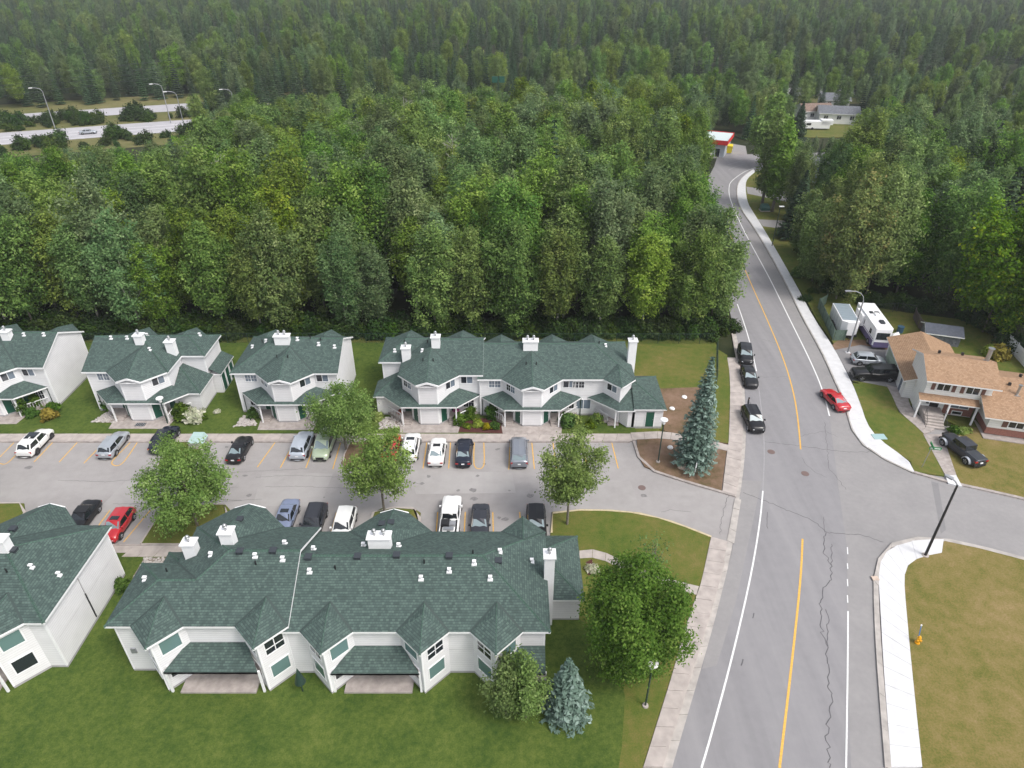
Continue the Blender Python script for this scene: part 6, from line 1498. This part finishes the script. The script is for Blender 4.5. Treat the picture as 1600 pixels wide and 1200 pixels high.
# prototypes ---------------------------------------------------------
protos = []     # (kind, crown mesh, trunk mesh, nominal height, radius)
lf = ['leafA','leafB','leafA','leafB','leafA','leafA','leafY','leafB']
for i in range(8):
    h = 17.0; R_ = [4.9,4.4,5.4,4.0,5.8,4.6,4.5,5.2][i]; lb = make_lobes(h, R_, [5,4,7,4,7,5,5,6][i], z0f=[.14,.20,.12,.22,.10,.16,.14,.17][i], spread=.5, fat=.62)
    for q in range(9):
        a = random.uniform(0, 6.28); d = R_*random.uniform(.05,.62); zt = h*(1.04-.30*(d/R_)**1.3)*random.uniform(.9,1.03); lb.append((d*math.cos(a), d*math.sin(a), zt-h*random.uniform(.28,.45), zt, R_*random.uniform(.17,.27), math.cos(a)*.5, math.sin(a)*.5))
    cm = lobes_mesh('crown', lb, 950, 17, .17, .36, M[lf[i]], yel=.04, up=1.1)
    protos.append(('leafy_tree', cm, trunk_mesh('trunk', h*.9, .17, lb[1:6], M['palebark' if i % 2 else 'bark']), h, R_))
cprotos = []
for i in range(3):
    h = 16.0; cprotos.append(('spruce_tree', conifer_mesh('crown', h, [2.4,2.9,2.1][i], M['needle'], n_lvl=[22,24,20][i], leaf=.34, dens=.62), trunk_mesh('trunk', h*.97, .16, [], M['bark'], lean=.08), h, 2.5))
def tree(p, x, y, s, rz, label, cat='tree', group=None, name=None, z=0, sz=1.0):
    r = empty(name or p[0], (x, y, z), rz, label, cat, group); r.scale = (s, s, s*sz)
    link(bpy.data.objects.new('crown', p[1]), r); link(bpy.data.objects.new('trunk', p[2]), r); return r
def proj(x, y, z):
    dz = CAMH-z; d = y*CP+dz*SP
    if d < 1: return (9e9, 9e9)
    return (800+FOC*x/d, 600+FOC*(-y*SP+dz*CP)/d)
def inside(p, poly):
    x, y = p; c = False; n = len(poly)
    for i in range(n):
        (x0, y0), (x1, y1) = poly[i], poly[(i+1) % n]
        if (y0 > y) != (y1 > y) and x < (x1-x0)*(y-y0)/(y1-y0)+x0: c = not c
    return c
def hwy(x):     # centre line of the highway
    X = [-420,-155,-99,0,140,420]; Y = [110,212,234,268,300,320]; return float(np.interp(x, X, Y))
wr_edge = GP([(1150,522),(1141,490),(1132,455),(1122,415),(1113,375),(1107,340),(1103,312),(1103,292),(1108,275),(1108,258),(1062,250),(1060,222),(1100,200)])
west_wood = [(-260,88.6),(20,88.6),(27.5,89.5)]+[(x-3.6, y) for x, y in wr_edge]
er_edge = [tuple(p) for p in offset(Ekerb_n[9:], -9)]
yard = GP([(1225,360),(1240,420),(1262,474),(1300,468),(1370,484),(1430,488),(1500,498),(1560,525),(1600,560),(1640,580),(1900,680)])
clear = [(*G(1269,190),11),(*G(1300,196),13),(*G(1272,205),13),(*G(1250,200),8),(*G(1300,172),8),(*G(1275,280),6),(*G(1460,292),8),(*G(1345,264),5),(*G(1101,240),10),(*G(1136,240),8),(*G(1140,232),6),(*G(944,192),6),(*G(1576,172),9),(*G(1200,298),5),(*G(1205,350),5),(*G(1255,225),7),(*G(1190,262),5),(*G(1300,215),8),(*G(1215,308),6)]
clear += [(*G(u, v), r) for u, v, r in ((1530,520,6),(1310,470,5),(1350,462,4.5),(1400,458,4.5))]
pts = []
def region(u, v):
    return None
step = 6.3
for iy in range(0, 420):
    y = 88.8+iy*step*.92*(1+ (iy*.004 if iy < 60 else .24)) if False else 88.8+iy*step*.9
    if y > 900: break
    st = step*(1.0 if y < 200 else 1.28 if y < 330 else 1.5)
    if y >= 200 and iy % 2 and y < 900 and st > 6: 
        if y > 330 and iy % 3: continue
    for ix in range(-90, 110):
        x = ix*st+(iy % 2)*st*.5+rng.uniform(-.36,.36)*st; yy = y+rng.uniform(-.36,.36)*step
        if yy < 89.0: yy = 89.0+rng.uniform(0, .6)
        u, v = proj(x, yy, 0); u2, v2 = proj(x, yy, 17)
        if not (-120 < u < 1750 and v > -40): continue
        if x*0+yy < 330 or True:
            s = yy-hwy(x)
            if x < 45 and (-36 if x < -95 else -11) < s < (54 if x < -110 else 14): continue
            if x >= 45 and -8 < s < 10: continue
            if x < -78-(yy-150)*.3 and 148 < yy < 205 and rng.uniform() < .8: continue
        if yy < hwy(x)-12:
            east = x > 36+max(0, (yy-100))*.12
            if inside((x, yy), west_wood): side = 'w'
            else:
                e = np.interp(yy, [q[1] for q in er_edge], [q[0] for q in er_edge]) if yy < er_edge[-1][1] else None
                if e is None:
                    if x < 75 and yy < 212: continue
                    side = 'n'
                else:
                    if x < e: continue
                    side = 'e'
                if yy < 130:
                    yl = np.interp(x, [q[0] for q in yard], [q[1] for q in yard])
                    if side == 'e' and yy < yl+1.2: continue
        else: side = 'f'
        if any((x-c[0])**2+(yy-c[1])**2 < c[2]**2 for c in clear): continue
        pts.append((x, yy, side))
pts.sort(key=lambda p: p[0]**2*.35+p[1]**2)
ROWN = [(-1e9,-54,"the leftmost block"),(-54,-37,"the two-chimney block"),(-37,-19,"the wide-chimney block"),(-19,-2,"the long block's left half"),(-2,17,"the long block's right half"),(17,1e9,"the empty yard lawn")]
far_pts = []; nW = 0
HUE = {0:"mid green",1:"grey-green",2:"dark green",3:"slim grey-green",4:"broad green",5:"green",6:"yellowish green",7:"wide grey-green"}
for (x, y, side) in pts:
    con = rng.uniform() < {'w':.05,'e':.26,'n':.45,'f':.72}[side]
    far_left = x < -60 and side == 'w' and rng.uniform() < .12
    yel = side == 'w' and y > 120 and x > -25
    pw_ = np.array([1,1,1,.8,1,1,.12,1.]); 
    if yel: pw_[6] = 1.2
    k = int(rng.choice(8, p=pw_/pw_.sum())); ck = int(rng.integers(3))
    hgt = rng.uniform(14.5,21.5) if side == 'w' else rng.uniform(13,20) if side == 'e' else rng.uniform(12,20)
    if side == 'w' and y < 93: hgt = rng.uniform(13,19)
    if side == 'w' and y > 93 and x < -60: hgt *= .9
    if side == 'w' and x > 20 and y < 135: hgt = rng.uniform(14,19)
    if side in 'ne' and y > 170: hgt = rng.uniform(9,14)
    if side == 'w' and y > 185: hgt *= .9
    if side == 'w' and y > 150 and x < -80: hgt = rng.uniform(5,9)
    if side == 'f': hgt *= .85
    u_, _v = proj(x, y, 8); lim = None
    if side == 'w' and u_ < 325: lim = 236-u_*.11
    elif u_ < 325 and side == 'f' and y < 262: lim = None
    if side in 'ne' and 1238 < u_ < 1338 and y < 246: lim = 210
    if side in 'ne' and 1258 < u_ < 1288 and y < 170: lim = 284
    if 1088 < u_ < 1150 and 60 < y < 200 and side == 'w': lim = 244
    if lim:
        while hgt > 3.5 and proj(x, y, hgt*1.08)[1] < lim: hgt *= .93
        if hgt <= 3.5: continue
    if nW < 300:
        p = cprotos[ck] if con else protos[k]
        zone = next(n for a, b, n in ROWN if a <= x < b) if side == 'w' else None
        if side == 'w':
            depth = "at the wood's front edge" if y < 94 else "in the wood" if y < 112 else "deep in the wood"
            lab = f"{'dark narrow spruce' if con else HUE[k]+' leafy tree'} {depth} behind {zone}"
            grp = "trees of the wood behind the townhouses"
        else:
            zn = "far up by the road bend" if y > 150 else "behind the motorhome yard" if x < 66 and y < 120 else "behind the tan-roofed house" if y < 120 else "beside the middle stretch of the road" if x < 80 else "among the trees at the right edge"
            lab = f"{'dark spruce' if con else HUE[k]+' leafy tree'} {zn}, east of the road"; grp = "trees east of the main road"
        tree(p, x, y, hgt/p[3], rng.uniform(0, 6.28), lab, group=grp, sz=rng.uniform(.92,1.12)); nW += 1
    else: far_pts.append((x, y, terr(x, y) if y > 300 else -.1, (8+ck) if con else k, hgt/17.0))
print("forest points", len(pts), len(far_pts))
def scatter(name, P, objs, label=None):
    me = bpy.data.meshes.new(name); me.from_pydata([p[:3] for p in P], [], [])
    a = me.attributes.new("idx", 'INT', 'POINT'); a.data.foreach_set("value", [int(p[3]) for p in P])
    a = me.attributes.new("scl", 'FLOAT', 'POINT'); a.data.foreach_set("value", [float(p[4]) for p in P])
    a = me.attributes.new("rz", 'FLOAT', 'POINT'); a.data.foreach_set("value", list(rng.uniform(0, 6.28, len(P))))
    o = link(bpy.data.objects.new(name, me)); o['kind'] = 'stuff'
    if label: o['label'] = label
    ng = bpy.data.node_groups.new(name, 'GeometryNodeTree'); ng.interface.new_socket("Geometry", in_out='INPUT', socket_type='NodeSocketGeometry'); ng.interface.new_socket("Geometry", in_out='OUTPUT', socket_type='NodeSocketGeometry')
    N = ng.nodes; L = ng.links; gi = N.new("NodeGroupInput"); go = N.new("NodeGroupOutput"); jn = N.new("GeometryNodeGeometryToInstance"); ip = N.new("GeometryNodeInstanceOnPoints")
    for ob in reversed(objs):
        oi = N.new("GeometryNodeObjectInfo"); oi.inputs[0].default_value = ob; oi.transform_space = 'ORIGINAL'; L.new(oi.outputs["Geometry"], jn.inputs[0])
    def na(n, t):
        q = N.new("GeometryNodeInputNamedAttribute"); q.data_type = t; q.inputs[0].default_value = n; return q.outputs[0]
    cx = N.new("ShaderNodeCombineXYZ"); L.new(na("rz", 'FLOAT'), cx.inputs[2])
    er = N.new("FunctionNodeEulerToRotation"); L.new(cx.outputs[0], er.inputs[0])
    ip.inputs["Pick Instance"].default_value = True
    L.new(gi.outputs[0], ip.inputs["Points"]); L.new(jn.outputs[0], ip.inputs["Instance"]); L.new(na("idx", 'INT'), ip.inputs["Instance Index"]); L.new(er.outputs[0], ip.inputs["Rotation"])
    cs = N.new("ShaderNodeCombineXYZ"); s = na("scl", 'FLOAT')
    for i in range(3): L.new(s, cs.inputs[i])
    L.new(cs.outputs[0], ip.inputs["Scale"]); L.new(ip.outputs[0], go.inputs[0])
    md = o.modifiers.new("scatter", 'NODES'); md.node_group = ng; return o
# the source crowns are crowns of real trees of the wood
src = []
for p in protos+cprotos:
    ob = next((o for o in bpy.data.objects if o.type == 'MESH' and o.data == p[1]), None)
    if ob is None: ob = tree(p, -70+len(src)*9, 96, 1.0, 0, f"tree standing in the wood behind the townhouses, variety {['a','b','c','d'][len(src)%4]}", group="trees of the wood behind the townhouses").children[0]
    src.append(ob)
scatter('forest', [p for p in far_pts], src, "dense mixed forest reaching from the wood to the horizon")

# undergrowth along the edge of the wood
ub = lobes_mesh('undergrowth_leaves', [(0,0,0,1.6,1.3,0,0),(.9,.3,0,1.2,1.0,0,0),(-.8,-.2,0,1.9,.9,0,0)], 90, 14, .15, .25, M['under'], up=.8)
usrc = link(bpy.data.objects.new('undergrowth', ub)); usrc['kind'] = 'stuff'; usrc.location = (-60, 88.0, 0)
UP = []
for i in range(420): UP.append((rng.uniform(-120, 28.5), 87.9+abs(rng.normal())*2.2, -.05, 0, rng.uniform(.5,1.5)))
for i in range(len(wr_edge)-1):
    a, b = Vector(wr_edge[i]), Vector(wr_edge[i+1])
    for k in range(max(1, int((b-a).length/1.3))): q = a.lerp(b, k/max(1, int((b-a).length/1.3))); UP.append((q.x-rng.uniform(.8,4), q.y+rng.uniform(-.5,.5), -.05, 0, rng.uniform(.5,1.4)))
for i in range(2, len(yard)-1):
    a, b = Vector(yard[i]), Vector(yard[i+1])
    for k in range(max(1, int((b-a).length/1.2))): q = a.lerp(b, k/max(1, int((b-a).length/1.2))); UP.append((q.x+rng.uniform(-.5,.5), q.y+rng.uniform(.3,4), -.05, 0, rng.uniform(.5,1.5)))
for i in range(520):
    x = rng.uniform(-200, 40); s = rng.uniform(-26, 30); y = hwy(x)+s
    if -10 < s < 11: continue
    UP.append((x, y, -.05, 0, rng.uniform(.7,2.2)))
scatter('undergrowth', UP, [usrc], "bushes and undergrowth along the edge of the wood")

# individual trees of the site ---------------------------------------
def own_tree(name, u, v, h, R_, m, label, n=6, ncl=700, per=26, leaf=.11, sig=.3, z0f=.25, bark='bark', tr=.14, spread=.55, fat=.62, yel=.02, shell=.5, up=.6, world=None):
    x, y = world or G(u, v); lb = make_lobes(h, R_, n, z0f=z0f, spread=spread, fat=fat)
    r = empty(name, (x, y, .1), 0, label, "tree")
    link(bpy.data.objects.new('crown', lobes_mesh('crown', lb, ncl, per, leaf, sig, M[m], yel=yel, shell=shell, up=up)), r); link(bpy.data.objects.new('trunk', trunk_mesh('trunk', h*.8, tr, lb, M[bark])), r)
    return r
own_tree('ash_tree', 541, 703, 8.6, 4.3, 'leafL', "round leafy tree in front of the wide-chimney block, upper of the two middle lot trees", n=7, ncl=640)
own_tree('ash_tree', 601, 803, 10.3, 3.7, 'leafL', "leafy tree on the lower middle island above the largest roof", n=6, ncl=560, z0f=.32)
own_tree('ash_tree', 309, 822, 9.4, 4.9, 'leafL', "wide leafy tree on the left lawn island with a visible trunk", n=8, ncl=820, z0f=.28, spread=.62)
own_tree('ash_tree', 886, 820, 11.2, 3.7, 'leafL', "leafy tree on the grass at the right end of the lower parked row", n=6, ncl=600, z0f=.3)
own_tree('ash_tree', -60, 790, 9.5, 4.0, 'leafL', "leafy tree with branch tips showing at the left edge of the lot", n=5, ncl=450)
own_tree('birch_tree', 978, 1056, 13.0, 4.3, 'leafBirch', "large bright green birch filling the corner lawn at the bottom middle", n=9, ncl=3000, per=18, leaf=.105, sig=.27, z0f=.1, bark='palebark', spread=.52, fat=.72, shell=.4, up=.9)
own_tree('bare_tree', 1018, 905, 5.5, 1.8, 'leafB', "thin greyish tree behind the large birch", n=5, ncl=60, per=8, leaf=.1)
own_tree('small_tree', 790, 1115, 5.6, 1.7, 'leafBirch', "small light green tree at the rear of the largest roof, left one of two", n=4, ncl=240, z0f=.1)
own_tree('small_tree', 822, 1120, 6.2, 1.6, 'leafL', "small light green tree at the rear of the largest roof, right one of two", n=4, ncl=240, z0f=.1)
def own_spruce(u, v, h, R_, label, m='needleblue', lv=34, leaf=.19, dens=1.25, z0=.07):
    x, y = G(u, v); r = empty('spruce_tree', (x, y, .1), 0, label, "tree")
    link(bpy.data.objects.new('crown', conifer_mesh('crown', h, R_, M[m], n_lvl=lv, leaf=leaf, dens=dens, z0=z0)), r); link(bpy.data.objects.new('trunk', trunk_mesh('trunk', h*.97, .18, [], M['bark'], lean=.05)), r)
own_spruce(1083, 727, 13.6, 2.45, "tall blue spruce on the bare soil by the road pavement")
own_spruce(884, 1112, 6.0, 1.9, "small blue spruce at the bottom behind the right end of the largest roof", lv=24)
own_spruce(1238, 372, 13, 3.4, "dark spruce beside the poplars right of the road", m='needle', leaf=.3, dens=.8)
own_tree('cottonwood_tree', 1268, 440, 13, 3.8, 'leafL', "smaller light green tree left of the yellow-tinged cottonwood, by the pavement", n=6, ncl=700, per=17, leaf=.18, sig=.38, z0f=.08)
own_tree('cottonwood_tree', 1252, 398, 12, 3.4, 'leafDot', "small yellow-tinged tree near the dark spruce, by the east pavement", n=6, ncl=600, per=17, leaf=.18, sig=.38, z0f=.06)
own_spruce(1560, 330, 19, 4.2, "large dark spruce among the trees at the right", m='needle', leaf=.34, dens=.7)
own_spruce(1243, 222, 11, 3, "dark spruce below the far houses at the top right", m='needle', leaf=.34, dens=.6)
def lombardy(u, v, h, R_, label):
    x, y = G(u, v); r = empty('poplar_tree', (x, y, .1), 0, label, "tree")
    lb = [(0,0,h*.14,h,R_,0,0)]+[(math.cos(a)*R_*.5, math.sin(a)*R_*.5, h*(.1+.04*i), h*(.62+.06*i), R_*.6, 0, 0) for i, a in enumerate((0.3,1.6,2.9,4.1,5.3))]
    link(bpy.data.objects.new('crown', lobes_mesh('crown', lb, 700, 12, .25, .3, M['leafY' if False else 'leafL'], up=.9, shell=.4)), r); link(bpy.data.objects.new('trunk', trunk_mesh('trunk', h*.9, .35, lb[1:], M['bark'])), r)
lombardy(1190, 322, 20, 2.7, "tall columnar poplar right of the road, left one of the pair"); lombardy(1206, 331, 19, 2.7, "tall columnar poplar right of the road, right one of the pair")
own_tree('poplar_tree', 1178, 250, 18, 6.5, 'leafL', "broad light green tree above the road bend", n=8, ncl=700, per=14, leaf=.34, sig=.5, world=G(1196,262))
own_tree('cottonwood_tree', 1306, 468, 20, 5.6, 'leafDot', "large cottonwood with yellow-tinged leaves beside the green-fenced yard", n=8, ncl=1300, per=17, leaf=.20, sig=.42, z0f=.14, yel=.07)
own_tree('cottonwood_tree', 1352, 462, 20, 5.2, 'leafL', "large light green cottonwood behind the motorhome", n=8, ncl=1200, per=17, leaf=.20, sig=.42, z0f=.14)
own_tree('cottonwood_tree', 1400, 458, 17, 5.0, 'leafA', "dark cottonwood between the motorhome and the maple", n=7, ncl=1000, per=17, leaf=.20, sig=.42, z0f=.14)
own_tree('maple_tree', 1535, 520, 21, 6.6, 'leafMaple', "big yellow-green maple at the right edge behind the tan-roofed house", n=9, ncl=1900, per=17, leaf=.22, sig=.42, z0f=.12, fat=.7)
own_tree('maple_tree', 1640, 560, 17, 6, 'leafA', "dark green tree cut off by the right edge above the white panel fence", n=7, ncl=800, per=14, leaf=.27, sig=.42, z0f=.14)
own_tree('lime_tree', 1120, 515, 17.5, 4.8, 'leafA', "broad green tree at the corner of the wood overhanging the road", n=8, ncl=1250, per=17, leaf=.18, sig=.38, z0f=.12, fat=.7, world=(30.3, 93.0))

def dead_tree(u, v, h, label):
    x, y = G(u, v); r = empty('dead_tree', (x, y, 0), 0, label, "tree"); mb = MB(); mb.tube((0,0,0),(.3,0,h),.18,.04,7)
    for i in range(26):
        z = h*random.uniform(.35,.97); a = random.uniform(0,6.28); L_ = (h-z)*.35+random.uniform(.6,1.6); e = Vector((.3*z/h+math.cos(a)*L_, math.sin(a)*L_, z+L_*.55))
        mb.tube((.3*z/h,0,z), e, .055, .02, 5)
        for k in range(3): b = Vector((.3*z/h,0,z)).lerp(e, random.uniform(.3,.9)); mb.tube(b, b+Vector((random.uniform(-.7,.7),random.uniform(-.7,.7),random.uniform(.2,.8))), .025, .012, 4)
    mb.build('branches', M['palebark'], r)
dead_tree(712, 395, 21.5, "bare pale dead tree sticking out of the middle of the wood"); dead_tree(640, 300, 21, "bare dead tree poking up in the upper middle of the wood"); dead_tree(372, 420, 19.5, "thin bare dead birch in the left part of the wood")
# shrubs --------------------------------------------------------------
SH_ = {}
def bush(u, v, r, h, m, label, name='bush', z=.12, off=(0,0)):
    k = (m, round(h/r, 1))
    if k not in SH_:
        q = h/r; SH_[k] = lobes_mesh('bush', [(0,0,-.15,q,1.0,0,0),(.3,.2,-.1,q*.9,.75,0,0),(-.3,-.1,-.1,q*.92,.75,0,0)], 110, 14, .15, .12, M[m], shell=.3, up=.5)
    x, y = G(u, v); o = link(bpy.data.objects.new(name, SH_[k])); o.location = (x+off[0], y+off[1], z); o.scale = (r, r, r); o.rotation_euler = (0,0,random.uniform(0,6))
    tag(o, label, "bush")
for a in ((41,650,.75,2.6,'bushG',"tall clipped columnar hedge beside the leftmost green door"),(60,640,.7,2.4,'bushG',"second tall columnar hedge in front of the leftmost block"),(52,652,.8,1.1,'bushG',"round green bush between the two columnar hedges"),
          (79,655,1.1,1.3,'bushY',"golden yellow bush on the grass left of the white crossover"),(85,643,1.0,1.0,'bushG',"low green bush behind the golden bush"),(168,640,.8,1.6,'bushG',"green bush on the rock garden of the two-chimney block"),
          (288,655,1.5,1.9,'bushG',"big dark green bush right of the short lamp post"),(306,657,1.35,1.6,'flowerW',"cream flowering hydrangea beside the big dark green bush"),(318,655,.7,.9,'bushG',"small dark bush right of the cream hydrangea"),
          (398,652,.9,1.1,'bushG',"green bush beside the porch of the wide-chimney block"),(340,646,.5,.4,'flowerW',"small white flower patch on the grass between two blocks"),
          (734,655,.95,1.6,'bushG',"round green bush, upper left in the red mulch bed"),(718,662,.95,1.3,'bushG',"round green bush at the left end of the red mulch bed"),(747,666,.75,.7,'bushLime',"lime green hosta in the middle of the red mulch bed"),
          (768,655,.95,1.7,'bushG',"round green bush, upper right in the red mulch bed"),(773,670,.7,.8,'bushG',"small green bush at the right front of the red mulch bed"),(761,671,.6,.7,'bushY',"small golden bush in the red mulch bed"),
          (730,669,.55,.5,'leafY',"small olive bush in the red mulch bed"),(714,648,.5,.9,'flowerP',"pink flower basket by the porch left of the mulch bed"),(626,651,.5,.9,'flowerR',"red flower basket by the left porch of the long block"),
          (886,664,1.2,1.3,'bushG',"green bush with lily flowers left of the right-hand porch"),(898,660,.8,.9,'bushLime',"pale flowering lilies beside the green bush at the right-hand porch"),(922,668,.8,.7,'leafY',"yellowish low plant in front of the right-hand porch"),(932,660,.9,1.0,'leafDot',"reddish grass clump beside the right-hand porch"),
          (590,655,.9,.8,'bushLime',"lime green plants at the left corner of the long block"),(1560,560,1.6,1.8,'bushY',"yellow-green bush behind the tan-roofed house"),(1545,556,1.2,1.4,'bushLime',"lime bush beside the yellow-green one behind the tan-roofed house"),
          (1490,676,.8,.6,'bushG',"low plants in the bed left of the brick wing"),(1505,677,.8,.6,'bushLime',"low light green plants in the bed before the brick wing"),(925,892,.7,.5,'flowerW',"white flowers in the bed beside the right annex of the largest block"),(1246,432,1.4,1.6,'bushG',"low bush on the green verge beside the east pavement"),(193,921,.8,1.1,'bushG',"bush against the wall between the two lower blocks")):
    bush(*a[:5], a[5])
slab('mulch_bed', GP([(708,676),(712,660),(720,655),(775,655),(795,664),(794,679)]), .0, .135, M['mulch'])
slab('flower_bed', GP([(915,880),(925,875),(930,900),(918,900)]), .0, .135, M['mulch'])
def rock_bed(pts, label):
    slab('rock_garden', pts, .0, .132, M['gravel']); P = []
    xs_ = [p[0] for p in pts]; ys_ = [p[1] for p in pts]
    while len(P) < 170:
        p = (rng.uniform(min(xs_), max(xs_)), rng.uniform(min(ys_), max(ys_)))
        if inside(p, pts): P.append(p)
    mb = MB()
    for p in P: mb.ball((p[0], p[1], .15), rng.uniform(.07,.19), 6, 4, sz=.7, jit=.2)
    tag(mb.build('stones', M['rock']), label, kind='stuff')
rock_bed(GP([(143,661),(160,650),(172,645),(186,662)]), "pale stones of the rock garden at the two-chimney block")
rock_bed(GP([(366,668),(380,652),(392,650),(402,666)]), "pale stones of the rock garden at the wide-chimney block")
rock_bed(GP([(594,672),(592,655),(618,652),(635,668)]), "pale stones of the rock garden at the long block")
rock_bed([(-34.3,45.0),(-34.3,42.6),(-30.9,42.6),(-30.4,45.0)], "pale stones of the rock garden between the lower blocks")

# thin summer haze -----------------------------------------------------
hz = MB().box(-1600, 1600, -300, 3500, -3.0, 53.0).build('haze', None or M['lampwhite'], uv=False) if False else None
hm = bpy.data.materials.new("haze_air"); hm.use_nodes = True; hn = hm.node_tree.nodes; hn.remove(hn["Principled BSDF"])
pv = hn.new("ShaderNodeVolumePrincipled"); pv.inputs["Color"].default_value = (.93,.96,1,1); pv.inputs["Density"].default_value = HAZE; pv.inputs["Anisotropy"].default_value = .2
hm.node_tree.links.new(pv.outputs[0], hn["Material Output"].inputs["Volume"])
hme = MB().box(-1600, 1600, -300, 3500, -3.0, 53.0).mesh("haze", hm, uv=False)
ho = link(bpy.data.objects.new("haze", hme)); ho['kind'] = 'stuff'
